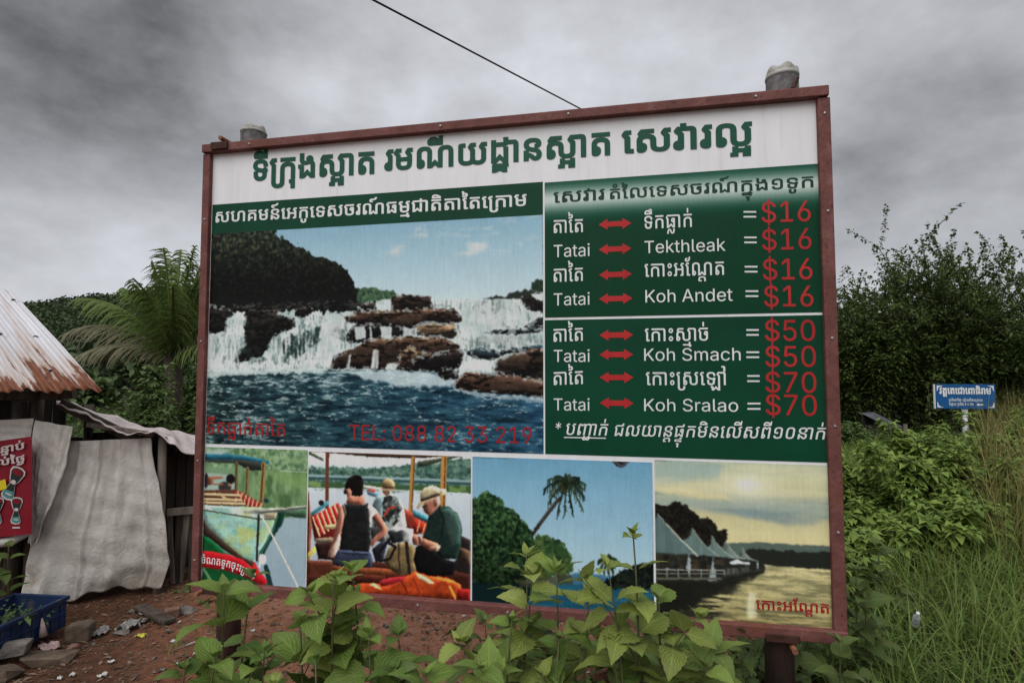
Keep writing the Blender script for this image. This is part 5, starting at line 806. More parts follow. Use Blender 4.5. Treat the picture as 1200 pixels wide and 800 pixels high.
def paint_tourists():
    p = Pic(0.672, 1.556, 1.684, 2.40, 355, 525, 4.325, seed=5); p.mid = 440; p.vol = .75
    p.img = p.ramp([(10, (226, 228, 224)), (80, (216, 222, 222)), (110, (180, 200, 206)), (195, (196, 206, 212)), (450, (178, 190, 200)), (800, (150, 160, 170))])
    f = p.mask([(20, 100), (140, 96), (300, 104), (420, 98), (560, 84), (700, 72), (860, 55), (860, 225), (20, 200)], 0.012, 0.025, 1)
    p.fill(f, (74, 108, 100)); p.dabs(f, 900, 0.010, [(52, 86, 76), (96, 130, 116), (66, 104, 84), (118, 146, 128), (42, 70, 62)], 1.5, 0.7)
    p.fill(p.mask([(20, 175), (860, 190), (860, 226), (20, 202)], 0.012, 0.03, 1), (60, 92, 56)); p.fill(p.mask([(20, 165), (90, 160), (90, 195), (20, 195)], 0.02, 0.03, 2), (130, 156, 90), 0.8)
    p.fill(p.mask([(740, 195), (830, 190), (830, 222), (740, 225)], 0.012, 0.03, 2), (124, 150, 80), 0.7)
    p.line([(20, 138), (300, 146), (560, 156), (860, 168)], 0.014, (132, 160, 160)); p.line([(20, 150), (300, 158), (560, 168), (860, 180)], 0.012, (48, 80, 82))
    p.line([(20, 202), (560, 216), (860, 232)], 0.01, (206, 214, 218), 0.7)
    # roof of the boat and its posts
    p.poly([(20, 8), (860, 14), (800, 34), (600, 50), (430, 46), (300, 40), (130, 22), (30, 16)], (66, 46, 34), tex=0.25)
    p.poly([(30, 14), (104, 52), (104, 66), (30, 30)], (62, 72, 58)); p.poly([(580, 68), (800, 32), (804, 40), (620, 90), (582, 92)], (60, 66, 52))
    for a, b, wd, c in (((124, 20), (122, 330), .020, (104, 58, 42)), ((559, 50), (545, 340), .022, (176, 126, 62)), ((716, 48), (708, 300), .030, (186, 132, 66))):
        p.line([a, b], wd, c); p.line([(a[0] + 6, a[1]), (b[0] + 6, b[1])], wd * 0.25, (92, 60, 40))
    p.poly([(20, 220), (30, 220), (46, 400), (34, 560), (20, 590)], (112, 64, 44))
    # benches
    p.poly([(40, 325), (130, 262), (132, 282), (42, 350)], (64, 128, 140)); p.ellipse(94, 276, 16, 16, (34, 32, 34))
    p.poly([(40, 345), (160, 290), (200, 420), (150, 480), (60, 470)], (120, 30, 32))
    for k in range(6):
        x = 52 + k * 22; y = 350 - k * 13
        p.poly([(x, y), (x + 18, y - 10), (x + 52, y + 70), (x + 34, y + 92)], (172, 34, 40)); p.line([(x, y), (x + 34, y + 92)], 0.010, (224, 196, 140))
    p.poly([(60, 455), (160, 450), (160, 478), (70, 480)], (128, 116, 92)); p.poly([(105, 390), (190, 380), (190, 405), (110, 410)], (196, 176, 120))
    p.poly([(20, 540), (75, 480), (70, 520), (24, 565)], (210, 196, 92)); p.poly([(20, 565), (160, 570), (170, 640), (20, 720)], (96, 50, 36))
    p.poly([(60, 480), (190, 470), (190, 570), (80, 560)], (52, 34, 30))
    # boat interior, far right side
    p.poly([(505, 300), (640, 370), (640, 420), (560, 440), (500, 380)], (150, 60, 44)); p.poly([(555, 310), (650, 352), (645, 384), (560, 345)], (58, 122, 136))
    p.poly([(570, 352), (640, 390), (620, 440), (548, 410)], (186, 48, 36)); p.line([(590, 365), (580, 420)], 0.006, (226, 180, 120)); p.line([(620, 385), (606, 430)], 0.006, (226, 180, 120))
    p.poly([(300, 184), (400, 200), (400, 216), (310, 200)], (200, 196, 190)); p.poly([(320, 210), (390, 225), (380, 250), (330, 235)], (96, 130, 146)); p.poly([(330, 205), (370, 212), (360, 222), (330, 218)], (180, 60, 52))
    p.poly([(800, 440), (860, 470), (860, 780), (780, 780), (700, 640), (780, 560)], (44, 36, 36)); p.poly([(800, 500), (850, 520), (850, 590), (806, 570)], (100, 76, 58))
    # floor of the boat and seat plank
    p.poly([(150, 560), (600, 590), (760, 620), (860, 640), (860, 800), (20, 800), (20, 640), (150, 640)], (64, 34, 26))
    p.poly([(150, 590), (440, 610), (620, 620), (640, 650), (400, 650), (150, 625)], (124, 64, 38)); p.poly([(220, 630), (420, 645), (420, 690), (230, 690)], (76, 36, 28), tex=0.4)
    # man in the middle, straw hat, pale shirt and grey sling
    p.poly([(352, 300), (370, 245), (410, 232), (470, 236), (510, 290), (525, 390), (510, 480), (440, 470), (360, 470), (350, 390)], (206, 206, 200))
    p.poly([(354, 300), (372, 246), (406, 240), (404, 330), (400, 400), (360, 400)], (104, 124, 128))
    m = p.poly([(404, 300), (412, 245), (440, 235), (482, 250), (494, 290), (476, 380), (440, 400), (405, 360)], (46, 52, 50)); p.dabs(m, 60, 0.010, [(150, 160, 156), (28, 30, 30), (86, 96, 94)], 2.0, 0.8)
    p.line([(412, 340), (440, 300), (466, 296)], 0.012, (176, 60, 50)); p.poly([(340, 400), (420, 390), (415, 470), (350, 470)], (60, 62, 62))
    p.ellipse(422, 222, 22, 20, (120, 86, 66)); p.ellipse(432, 204, 44, 12, (176, 152, 112)); p.poly([(404, 200), (408, 165), (425, 151), (452, 155), (464, 170), (462, 204)], (172, 144, 100)); p.poly([(404, 190), (464, 196), (463, 206), (404, 202)], (70, 52, 38))
    # woman in the black vest
    skin, sk2 = (172, 108, 88), (206, 150, 126)
    p.poly([(180, 300), (202, 285), (214, 330), (210, 400), (200, 460), (180, 540), (160, 556), (125, 550), (150, 470), (170, 380)], skin); p.poly([(186, 320), (205, 300), (206, 380), (196, 440), (178, 500), (188, 400)], sk2, alpha=0.5)
    p.poly([(150, 500), (186, 430), (192, 460), (170, 540), (140, 552)], (226, 206, 186), alpha=0.8)
    p.poly([(326, 300), (350, 292), (380, 320), (432, 410), (420, 436), (372, 474), (350, 500), (338, 480), (360, 452), (396, 418), (360, 360), (336, 350)], skin)
    p.poly([(326, 290), (352, 292), (378, 318), (350, 350), (340, 400), (330, 380)], (234, 224, 214))
    p.poly([(228, 240), (312, 240), (316, 276), (300, 292), (230, 292), (222, 270)], skin); p.poly([(214, 278), (230, 282), (300, 288), (330, 276), (340, 400), (346, 470), (335, 526), (186, 516), (196, 420), (214, 330)], (32, 34, 34), tex=0.25)
    p.poly([(198, 290), (212, 282), (222, 330), (214, 350)], (90, 84, 76)); p.poly([(236, 255), (300, 260), (316, 268), (290, 284), (240, 280)], (152, 92, 74))
    p.poly([(212, 215), (216, 180), (232, 150), (262, 133), (296, 142), (308, 172), (304, 232), (290, 244), (244, 238), (240, 206), (226, 205), (222, 228)], (24, 20, 20)); p.ellipse(282, 150, 20, 18, (20, 18, 18))
    p.poly([(216, 208), (232, 204), (246, 214), (240, 250), (226, 248), (222, 230)], (166, 106, 86)); p.poly([(206, 216), (224, 212), (222, 230), (210, 234)], (20, 20, 22))
    p.poly([(180, 512), (340, 526), (356, 560), (350, 606), (200, 600), (150, 590), (160, 550)], (54, 62, 82), tex=0.25); p.line([(200, 530), (330, 540)], 0.006, (30, 34, 44))
    # rucksack and bags
    p.poly([(350, 510), (400, 470), (430, 470), (410, 560), (370, 580)], (42, 44, 56)); p.poly([(430, 420), (480, 398), (520, 420), (516, 470), (450, 480)], (50, 54, 56)); p.poly([(440, 410), (480, 396), (504, 408), (470, 424)], (206, 206, 202))
    p.poly([(510, 400), (560, 410), (560, 470), (510, 480)], (222, 224, 222))
    m = p.poly([(410, 570), (430, 510), (470, 480), (540, 478), (570, 500), (572, 620), (500, 642), (450, 620)], (128, 108, 72), tex=0.2)
    p.line([(486, 484), (490, 640)], 0.010, (62, 50, 36)); p.line([(525, 480), (540, 630)], 0.018, (40, 36, 32)); p.line([(440, 480), (470, 500), (440, 560), (390, 570), (384, 530), (440, 460)], 0.014, (26, 26, 28))
    # man on the right, straw hat and green shirt
    p.poly([(606, 470), (640, 480), (720, 560), (790, 580), (760, 640), (660, 650), (580, 630), (560, 560), (575, 500)], (24, 24, 26))
    p.poly([(640, 330), (690, 290), (740, 294), (786, 330), (806, 400), (804, 500), (780, 560), (700, 560), (660, 500), (604, 454), (620, 420)], (34, 52, 46), tex=0.2)
    p.poly([(700, 310), (745, 300), (784, 335), (802, 400), (796, 480), (740, 500), (716, 420)], (66, 92, 84), alpha=0.8); p.line([(690, 300), (714, 360), (704, 440), (690, 480)], 0.008, (20, 32, 28))
    p.poly([(600, 450), (690, 484), (698, 500), (680, 522), (640, 516), (598, 486)], (196, 120, 92)); p.poly([(560, 430), (600, 450), (596, 490), (560, 486), (552, 460)], (186, 116, 92)); p.poly([(640, 500), (698, 488), (684, 522)], (230, 190, 160), alpha=0.7); p.line([(588, 452), (594, 478)], 0.012, (60, 60, 60))
    p.poly([(608, 275), (640, 250), (680, 248), (690, 290), (668, 318), (640, 342), (626, 330), (612, 318), (610, 296)], (176, 112, 90)); p.poly([(658, 262), (676, 252), (684, 286), (670, 300)], (110, 84, 70))
    p.poly([(576, 306), (590, 268), (640, 248), (700, 228), (728, 216), (726, 232), (690, 244), (640, 266), (606, 284), (588, 306)], (190, 170, 128)); p.poly([(594, 266), (596, 224), (620, 196), (656, 186), (690, 198), (704, 226), (660, 244), (610, 262)], (206, 188, 148)); p.poly([(596, 256), (690, 226), (700, 236), (640, 256), (598, 272)], (52, 44, 36)); p.poly([(690, 206), (726, 208), (722, 226), (696, 232)], (220, 204, 168))
    p.line([(606, 296), (626, 290)], 0.006, (40, 34, 32))
    # orange life jackets
    m = p.poly([(250, 700), (300, 684), (360, 682), (440, 690), (500, 660), (540, 640), (570, 624), (640, 648), (720, 650), (800, 690), (806, 712), (780, 764), (640, 750), (400, 740), (250, 735)], (204, 74, 32), 0.004, tex=0.3, ts=(0.07, 0.05))
    p.poly([(385, 672), (440, 655), (520, 645), (520, 664), (440, 694), (395, 700)], (168, 40, 48)); p.poly([(335, 690), (360, 682), (400, 712), (370, 708)], (236, 214, 150)); p.poly([(568, 630), (600, 640), (670, 682), (640, 686), (590, 660)], (236, 206, 150)); p.poly([(655, 655), (740, 662), (800, 690), (760, 680), (700, 668)], (240, 150, 60))
    p.line([(745, 700), (775, 760)], 0.014, (226, 150, 60)); p.line([(500, 670), (530, 730)], 0.01, (120, 36, 24)); p.line([(560, 660), (600, 745)], 0.01, (146, 48, 26)); p.line([(690, 680), (660, 745)], 0.01, (146, 48, 26))
    p.poly([(784, 710), (850, 715), (850, 770), (776, 765)], (150, 34, 28))
    return p

def paint_island():
    p = Pic(1.564, 2.424, 1.684, 2.38, 550, 530, 4.21, seed=9); p.mid = 450; p.vol = .3
    p.img = p.ramp([(10, (98, 150, 178)), (200, (122, 168, 192)), (500, (158, 190, 204)), (600, (168, 194, 204)), (660, (150, 180, 194))])
    p.poly([(430, 620), (520, 592), (570, 588), (640, 600), (760, 612), (930, 640), (930, 680), (430, 680)], (60, 100, 124), 0.004, 0.04, tex=0.2)
    sea = p.mask([(10, 640), (300, 642), (520, 648), (930, 668), (930, 830), (10, 830)], soft=1)
    wv = p.noise(0.12, 0.012, 5, 0.6)[..., None]
    p.fill(sea, np.array([18, 62, 84.]) * (1 - wv) + np.array([46, 112, 136.]) * wv)
    p.fill(p.mask([(10, 620), (280, 640), (360, 660), (340, 720), (200, 745), (10, 740)], 0.01, 0.05, 8), (14, 30, 30), 0.9)
    # leaning palm
    p.line([(444, 225), (400, 282), (352, 345), (306, 412)], 0.017, (46, 42, 36)); p.line([(440, 226), (396, 283), (348, 346)], 0.005, (86, 78, 66))
    def palm(cx, cy, R, n, w, cols, up=0.5):
        for k in range(n):
            a = 2 * math.pi * (k + p.rng.uniform(-.3, .3)) / n; L = R * p.rng.uniform(0.75, 1.1)
            pts = []
            for q in range(7):
                t = q / 6; pts.append((cx + math.cos(a) * L * t, cy - math.sin(a) * L * t * 0.95 + 0.55 * L * t * t))
            c = cols[k % len(cols)]; p.line(pts, w, c)
            for q in range(1, 7):
                x, y = pts[q]
                for s_ in range(3):
                    xx = x - (pts[q][0] - pts[q - 1][0]) * s_ / 3; yy = y - (pts[q][1] - pts[q - 1][1]) * s_ / 3
                    p.line([(xx, yy), (xx + p.rng.uniform(-10, 10) * R / 110, yy + p.rng.uniform(12, 40) * R / 110)], w * 0.62, c)
    palm(478, 140, 108, 15, 0.0065, [(28, 40, 28), (42, 58, 38), (20, 28, 20), (60, 76, 52), (34, 46, 34)])
    p.ellipse(472, 158, 26, 34, (26, 34, 24), soft=0.8); p.ellipse(462, 180, 16, 22, (62, 52, 30), alpha=0.6)
    # bushy headland
    B = [(8, 232), (40, 226), (75, 196), (95, 190), (115, 215), (150, 228), (165, 262), (190, 285), (212, 276), (236, 300), (250, 332), (280, 350), (305, 390), (318, 430), (330, 560), (310, 625), (200, 655), (100, 640), (10, 635)]
    m = p.poly(B, (24, 44, 26), 0.014, 0.03)
    gy = (0.55 + 0.75 * ((p.q(100, 640)[1] - p.V) / 0.62).clip(0, 1))
    p.dabs(m, 2600, 0.0085, [(34, 64, 36), (52, 86, 48), (22, 42, 26), (66, 104, 58), (88, 122, 78), (16, 32, 20)], 1.6, 0.8, gy)
    m = p.poly([(300, 440), (330, 415), (400, 420), (450, 450), (480, 490), (510, 560), (470, 600), (330, 620)], (40, 62, 36), 0.016, 0.03)
    p.dabs(m, 500, 0.008, [(56, 84, 44), (76, 100, 56), (34, 54, 32), (96, 112, 60)], 2.2, 0.8)
    palm(410, 450, 75, 13, 0.008, [(46, 74, 42), (66, 92, 50), (36, 58, 36)]); palm(350, 480, 60, 11, 0.008, [(70, 96, 50), (48, 74, 40)])
    p.fill(p.mask([(240, 625), (500, 600), (510, 640), (250, 660)], 0.012, 0.03, 2), (62, 60, 42), 0.8)
    # right islet with its palm
    palm(682, 522, 46, 12, 0.008, [(30, 46, 32), (44, 62, 40)]); p.line([(682, 525), (684, 590)], 0.008, (50, 44, 38))
    m = p.poly([(590, 650), (640, 640), (720, 612), (760, 580), (820, 560), (870, 548), (930, 545), (930, 672), (640, 668)], (20, 28, 26), 0.012, 0.03); p.dabs(m, 200, 0.007, [(34, 44, 34), (14, 20, 18)])
    # dark scrap at the top edge
    p.poly([(698, 38), (712, 34), (784, 36), (792, 44), (776, 60), (748, 74), (722, 62)], (34, 34, 40)); p.line([(716, 44), (748, 66), (774, 52)], 0.006, (90, 86, 86))
    return p

def paint_sunset():
    p = Pic(2.434, 3.166, 1.672, 2.40, 760, 535, 3.722, seed=12); p.mid = 420
    p.img = p.ramp([(15, (158, 172, 152)), (90, (196, 196, 156)), (150, (190, 188, 148)), (215, (150, 164, 152)), (260, (190, 184, 140)), (330, (206, 198, 148)), (390, (208, 196, 146))])
    c = p.noise(0.5, 0.06, 4, 0.55)
    p.fill(((c - 0.42) * 4).clip(0, 1) * p.mask([(20, 140), (200, 175), (420, 195), (800, 190), (800, 280), (600, 300), (300, 240), (20, 190)], 0.01, 0.1, 14), (118, 140, 142), 0.85)
    p.fill(p.mask([(20, 10), (330, 10), (300, 90), (150, 120), (20, 120)], 0.02, 0.1, 25), (146, 168, 160), 0.8)
    p.fill(p.mask([(20, 125), (140, 130), (330, 165), (380, 195), (150, 170), (20, 150)], 0.01, 0.1, 6), (214, 202, 150), 0.7)
    p.fill(p.mask([(560, 260), (740, 265), (720, 300), (600, 300)], 0.01, 0.1, 10), (150, 158, 146), 0.6)
    for r, a in ((150, 0.25), (95, 0.4), (55, 0.75)): p.ellipse(430, 130, r * 1.35, r * 0.75, (238, 234, 224), alpha=a, soft=1.0)
    p.fill(((c - 0.5) * 5).clip(0, 1) * p.mask([(20, 15), (790, 20), (790, 180), (20, 150)], soft=10), (212, 206, 168), 0.5)
    p.poly([(320, 375), (480, 372), (560, 376), (700, 384), (830, 390), (830, 460), (320, 460)], (84, 100, 92), 0.003, 0.05)
    m = p.poly([(400, 408), (480, 398), (560, 408), (640, 412), (720, 414), (830, 412), (830, 492), (700, 488), (560, 476), (400, 470)], (38, 42, 36), 0.010, 0.02)
    # river
    riv = p.mask([(20, 500), (480, 476), (560, 476), (700, 488), (830, 494), (830, 780), (20, 780)], soft=1)
    wv = p.noise(0.10, 0.010, 5, 0.62)[..., None]; xs = ((p.U - p.u0) / 0.73)[..., None]; dd = ((p.V - 2.10) / 0.3).clip(0, 1)[..., None]
    hi = np.array([212, 200, 146.]) * (1 - dd) + np.array([166, 154, 98.]) * dd
    lo = np.array([150, 146, 104.]) * (1 - dd) + np.array([84, 84, 58.]) * dd
    k = ((wv - 0.36) * 3.4).clip(0, 1); p.fill(riv, lo * (1 - k) + hi * k)
    p.fill(p.mask([(500, 480), (700, 490), (830, 496), (830, 502), (600, 488)], soft=1), (222, 208, 150), 0.8)
    p.fill(p.mask([(436, 590), (462, 590), (470, 700), (440, 712), (428, 680)], 0.01, 0.02, 4), (230, 228, 190), 0.7)
    dk = p.mask([(20, 500), (330, 540), (500, 500), (420, 545), (330, 580), (240, 620), (150, 680), (60, 780), (20, 780)], 0.02, 0.05, 8)
    p.fill(dk, (22, 24, 22), 0.93); p.fill(p.mask([(200, 560), (420, 540), (360, 620), (300, 700), (120, 720)], 0.03, 0.06, 14) * ((0.55 - wv[..., 0]) * 9).clip(0, 1), (36, 38, 32), 0.85)
    # wooded slope
    m = p.poly([(20, 200), (60, 208), (110, 202), (140, 198), (170, 220), (200, 235), (220, 268), (252, 272), (280, 285), (296, 300), (300, 318), (338, 318), (340, 340), (330, 370), (320, 400), (200, 440), (20, 420)], (28, 26, 22), 0.012, 0.02)
    p.dabs(m, 500, 0.007, [(44, 42, 34), (20, 18, 16), (36, 34, 28)], 1.4, 0.7)
    # row of tent roofs on the jetty
    p.poly([(20, 400), (480, 440), (510, 480), (500, 505), (330, 545), (20, 540)], (40, 42, 38))
    m = p.mask([(30, 420), (320, 440), (320, 500), (30, 500)]); p.dabs(m, 120, 0.012, [(28, 30, 28), (56, 54, 46), (70, 60, 46), (34, 38, 36)], 2.0, 0.7)
    for ap, l, r, col in (((408, 396), (388, 448), (470, 452), (118, 134, 126)), ((340, 374), (318, 430), (418, 446), (112, 130, 122)), ((275, 344), (250, 400), (372, 440), (104, 124, 118)), ((190, 312), (146, 366), (306, 432), (98, 120, 116)), ((40, 248), (10, 300), (215, 426), (88, 110, 108))):
        A, Lp, Rp = np.array(ap, float), np.array(l, float), np.array(r, float)
        rt = [tuple(A + (Rp - A) * t + np.array([0, 14 * math.sin(math.pi * t)])) for t in (0, .25, .5, .75, 1)]
        lt = [tuple(Lp + (A - Lp) * t + np.array([8 * math.sin(math.pi * t) * (1 if ap[0] > 100 else 0), 10 * math.sin(math.pi * t)])) for t in (0, .5)]
        bot = [tuple(Rp + (np.array([l[0], r[1] - 10]) - Rp) * t) for t in (.3, .6, 1)]
        p.poly(rt + bot + lt, col, tex=0.10, ts=(0.02, 0.2)); p.line(rt, 0.006, (176, 184, 166), 0.5)
        p.line([ap, (ap[0] + 6, r[1] - 10)], 0.004, (80, 98, 94), 0.6)
    p.poly([(20, 415), (170, 424), (208, 430), (160, 432), (20, 424)], (56, 62, 58)); p.line([(80, 292), (150, 370), (212, 428)], 0.007, (186, 190, 170), 0.8)
    for x, y0, y1, wd in ((176, 418, 490, 11), (281, 436, 492, 9), (476, 448, 470, 4)):
        p.poly([(x, y0), (x + wd, y1), (x - wd, y1)], (150, 164, 168)); p.line([(x, y1 - 6), (x, y1 + 14)], 0.005, (170, 176, 172))
    p.poly([(350, 460), (385, 445), (410, 456), (446, 462), (440, 472), (400, 466), (360, 468)], (206, 212, 212)); p.poly([(330, 500), (345, 486), (390, 484), (396, 516), (340, 524)], (86, 90, 84)); p.poly([(398, 484), (436, 476), (440, 505), (402, 512)], (74, 76, 72)); p.poly([(270, 495), (295, 490), (296, 540), (262, 540)], (126, 140, 144), tex=0.4)
    for k in range(7): p.line([(30 + k * 50, 486 + k * 1), (30 + k * 50, 530 - k * 1)], 0.005, (150, 156, 146), 0.8)
    p.line([(30, 490), (326, 494)], 0.005, (150, 156, 146)); p.line([(30, 508), (326, 508)], 0.004, (120, 126, 116)); p.line([(30, 530), (326, 530)], 0.010, (92, 92, 80))
    for k in range(8): p.line([(340 + k * 21, 484 + (k % 3) * 4), (340 + k * 21, 510 - k * 1.4)], 0.006, (60, 60, 54))
    p.line([(330, 520), (420, 506), (506, 490)], 0.008, (56, 56, 50))
    p.fill(p.mask([(320, 525), (510, 496), (500, 512), (330, 560)], 0.01, 0.03, 3), (34, 36, 32), 0.85)
    return p

# ================================================================== the sign board
def build_sign():
    root = tag(empty('sign_board', (SL.x, SL.y, 0), SIGN_RZ), 'large tourist sign board in a rusty red steel frame with waterfall photo and boat prices', 'sign')
    T = SIGN_TOP
    # --- materials
    m, t, b = new_mat('white_vinyl')
    f = noise(t, 5, 5, 0.6, stretch=(2.5, 1, 0.25)); col = ramp(t, f, [(0.3, (0.76, 0.765, 0.79)), (0.7, (0.84, 0.845, 0.865))])
    f2 = noise(t, 9, 5, 0.7, stretch=(3.0, 1, 0.16))
    st = ramp(t, f2, [(0.56, (0, 0, 0)), (0.74, (1, 1, 1))])
    col = mixc(t, mth_t(t, st, 0.45), col, (0.52, 0.46, 0.36))
    bump(t, b, noise(t, 2.6, 4, .5, stretch=(1.6, 1, .7)), .35, .02); t.links.new(col, b.inputs['Base Color']); b.inputs['Roughness'].default_value = 0.40; b.inputs['Specular IOR Level'].default_value = 0.3
    m2, t, b = new_mat('printed_ink')
    va = t.nodes.new('ShaderNodeVertexColor'); va.layer_name = 'print'
    f = noise(t, 14, 4, 0.6, stretch=(6.0, 1, 0.4))
    col = mixc(t, 1.0, va.outputs['Color'], ramp(t, f, [(0.3, (0.90, 0.90, 0.90)), (0.7, (1, 1, 1))]), 'MULTIPLY')
    t.links.new(col, b.inputs['Base Color']); b.inputs['Roughness'].default_value = 0.40; b.inputs['Specular IOR Level'].default_value = 0.12; bump(t, b, noise(t, 2.6, 4, .5, stretch=(1.6, 1, .7)), .35, .02)
    green = simple('green_ink', (0.003, 0.046, 0.022), (0.004, 0.060, 0.029), 2.5, 0.45, spec=0.14)
    dgreen = simple('dark_green_ink', (0.006, 0.072, 0.042), (0.009, 0.092, 0.053), 3, 0.45, spec=0.2)
    hgreen = simple('heading_green_ink', (0.008, 0.040, 0.026), (0.012, 0.055, 0.036), 3, 0.45, spec=0.2)
    white = simple('white_ink', (0.70, 0.72, 0.72), (0.80, 0.81, 0.81), 3, 0.45, spec=0.2)
    red = simple('red_ink', (0.40, 0.020, 0.024), (0.50, 0.030, 0.032), 4, 0.45, spec=0.2)
    dred = simple('dark_red_ink', (0.30, 0.014, 0.018), (0.38, 0.022, 0.026), 4, 0.45, spec=0.2)
    # primer-red steel with rust pits
    m3, t, b = new_mat('red_steel')
    f = noise(t, 12, 6, 0.65); col = ramp(t, f, [(0.3, (0.115, 0.042, 0.035)), (0.55, (0.168, 0.063, 0.055)), (0.75, (0.23, 0.105, 0.092))])
    pits = ramp(t, noise(t, 70, 4, 0.75), [(0.57, (0, 0, 0)), (0.66, (1, 1, 1))])
    col = mixc(t, mth_t(t, pits, 0.85), col, (0.045, 0.018, 0.014))
    big = ramp(t, noise(t, 5, 5, 0.7), [(0.56, (0, 0, 0)), (0.68, (1, 1, 1))]); col = mixc(t, mth_t(t, big, 0.6), col, (0.16, 0.055, 0.026))
    t.links.new(col, b.inputs['Base Color']); b.inputs['Roughness'].default_value = 0.7; b.inputs['Specular IOR Level'].default_value = 0.25
    bump(t, b, noise(t, 60, 5, 0.7), 0.5, 0.004)
    rust = simple('dark_rust', (0.020, 0.010, 0.008), (0.075, 0.028, 0.018), 18, 0.85, 0.5, 60, 0.004)
    boltm = simple('rusty_bolt', (0.16, 0.06, 0.03), (0.30, 0.13, 0.07), 30, 0.7, 0.4, 80, 0.003)
    screwm = simple('grey_screw', (0.30, 0.29, 0.29), (0.45, 0.44, 0.44), 20, 0.45, metal=0.6)
    postm = simple('weathered_post', (0.030, 0.019, 0.016), (0.085, 0.045, 0.038), 10, 0.85, 0.6, 30, 0.01, stretch=(1, 1, 0.2))

    # --- vinyl sheet, gently slack along the top
    g = MB()
    def slack(x, y): return 0.003 * math.exp(-(y / 0.09) ** 2) * math.sin(x * 3.1 + 2 * math.sin(x * 1.7))
    def sheet(u, v):
        x, y = 0.03 + u * (SIGN_W - 0.06), 0.03 + v * (SIGN_H - 0.05)
        return (x, slack(x, y), T - y)
    g.grid(sheet, 120, 90)
    banner = g.build('banner', m, root, smooth=True)
    # --- printed panels
    def rect(name, u0, u1, v0, v1, y, mat):
        q = MB(); q.grid(lambda a, c: (u0 + (u1 - u0) * a, y, T - (v1 + (v0 - v1) * c)), 1, 1); return q.build(name, mat, banner)
    rect('green_panel', 0.046, 1.918, 0.332, 0.497, -0.0015, green)
    # upper price panel: green with a white glow behind its heading (a printed gradient)
    p = Pic(1.927, 3.168, 0.337, 1.004, 0, 0, 1, n=60)
    vv = p.V; gcol = np.array([0.0, 56, 36.])
    aw = np.exp(-((vv - 0.425) / 0.060) ** 2) * 0.92
    p.img = gcol * (1 - aw)[..., None] + np.array([206, 216, 210.]) * aw[..., None]
    p.build('green_panel', MATS['printed_ink'], banner, -0.0015)
    rect('green_panel', 1.926, 3.168, 1.016, 1.66, -0.0015, green)
    for fn, nm in ((paint_waterfall, 'waterfall_picture'), (paint_boat, 'boat_picture'), (paint_tourists, 'tourist_picture'), (paint_island, 'island_picture'), (paint_sunset, 'sunset_picture')):
        o = fn().build(nm, MATS['printed_ink'], banner, -0.0015)
        o['label'] = {'waterfall_picture': 'printed photo of a wide waterfall over brown rocks', 'boat_picture': 'printed photo of a pale green wooden boat with blue canopy', 'tourist_picture': 'printed photo of three tourists seated in a boat with orange life jackets', 'island_picture': 'printed photo of a leaning palm over a green headland', 'sunset_picture': 'printed photo of tent roofs on a jetty at sunset'}[nm]
    # --- lettering
    mats = {'title_lettering': dgreen, 'subtitle_lettering': white, 'heading_lettering': hgreen, 'place_lettering': white, 'note_lettering': white, 'price_lettering': red, 'waterfall_lettering': dred, 'telephone_lettering': dred, 'sunset_lettering': dred}
    for (part, R, a, bb, u0, v0, u1, v1, em, sl_, bold) in LINES:
        q = MB()
        set_run(q, R, a, bb, lambda f, h, z: (u0 + (u1 - u0) * f, slack(u0 + (u1 - u0) * f, v0 - h * em) - 0.0027 - 0.00012 * z, T - (v0 + (v1 - v0) * f - h * em)), bold, sl_)
        q.build(part, mats[part], banner)
    q = MB()                                       # underline of the first word
    ua, va_ = sign_uv(661, 511.5); ub, vb = sign_uv(710, 512.5)
    q.add([(ua, -0.0028, T - va_), (ub, -0.0028, T - vb), (ub, -0.0028, T - vb - 0.005), (ua, -0.0028, T - va_ - 0.005)], [(0, 1, 2, 3)])
    q.build('underline', white, banner)
    # lettering along the red band of the boat
    R, a, bb = EXTRA['boat']; q = MB()
    pts = [sign_uv(230 + x / 4.443, 520 + y / 4.443) for x, y in ((28, 618), (90, 625), (150, 635), (215, 655), (262, 680), (300, 704))]
    arr = np.array(pts); s_ = np.concatenate([[0], np.cumsum(np.hypot(*np.diff(arr, axis=0).T))]); L = s_[-1]; em = L / ((bb - a) / 1000)
    def along(f, h, z):
        d = f * L; u = np.interp(d, s_, arr[:, 0]); v = np.interp(d, s_, arr[:, 1]); e = 0.03
        du = np.interp(d + e, s_, arr[:, 0]) - np.interp(d - e, s_, arr[:, 0]); dv = np.interp(d + e, s_, arr[:, 1]) - np.interp(d - e, s_, arr[:, 1]); n = math.hypot(du, dv)
        return (u + dv / n * h * em * 1.15, -0.0027 - 0.00012 * z, T - (v - du / n * h * em * 1.15))
    set_run(q, R, a, bb, along, 10); q.build('boat_lettering', white, banner)
    # equals signs and double arrows
    def bar(x0, x1, y, h):
        u0, v0 = sign_uv(x0, y); u1, v1 = sign_uv(x1, y); hh = h / 250
        q.add([(u0, -0.0027, T - v0 - hh / 2), (u1, -0.0027, T - v1 - hh / 2), (u1, -0.0027, T - v1 + hh / 2), (u0, -0.0027, T - v0 + hh / 2)], [(0, 1, 2, 3)])
    for x0, x1, ya, yb in ((871.2, 886, 248.5, 254.2), (872, 886.5, 278.4, 284.2), (872.5, 887.5, 312.6, 318.4), (873.5, 888.5, 341.2, 347), (874.5, 889, 386.6, 392.3), (874.5, 889.5, 412.6, 418.4), (875.5, 890, 440.3, 446.4), (875.8, 891, 472.6, 478.8)):
        q = MB(); bar(x0, x1, ya, 1.9); bar(x0, x1, yb, 1.9); q.build('equals_sign', white, banner)
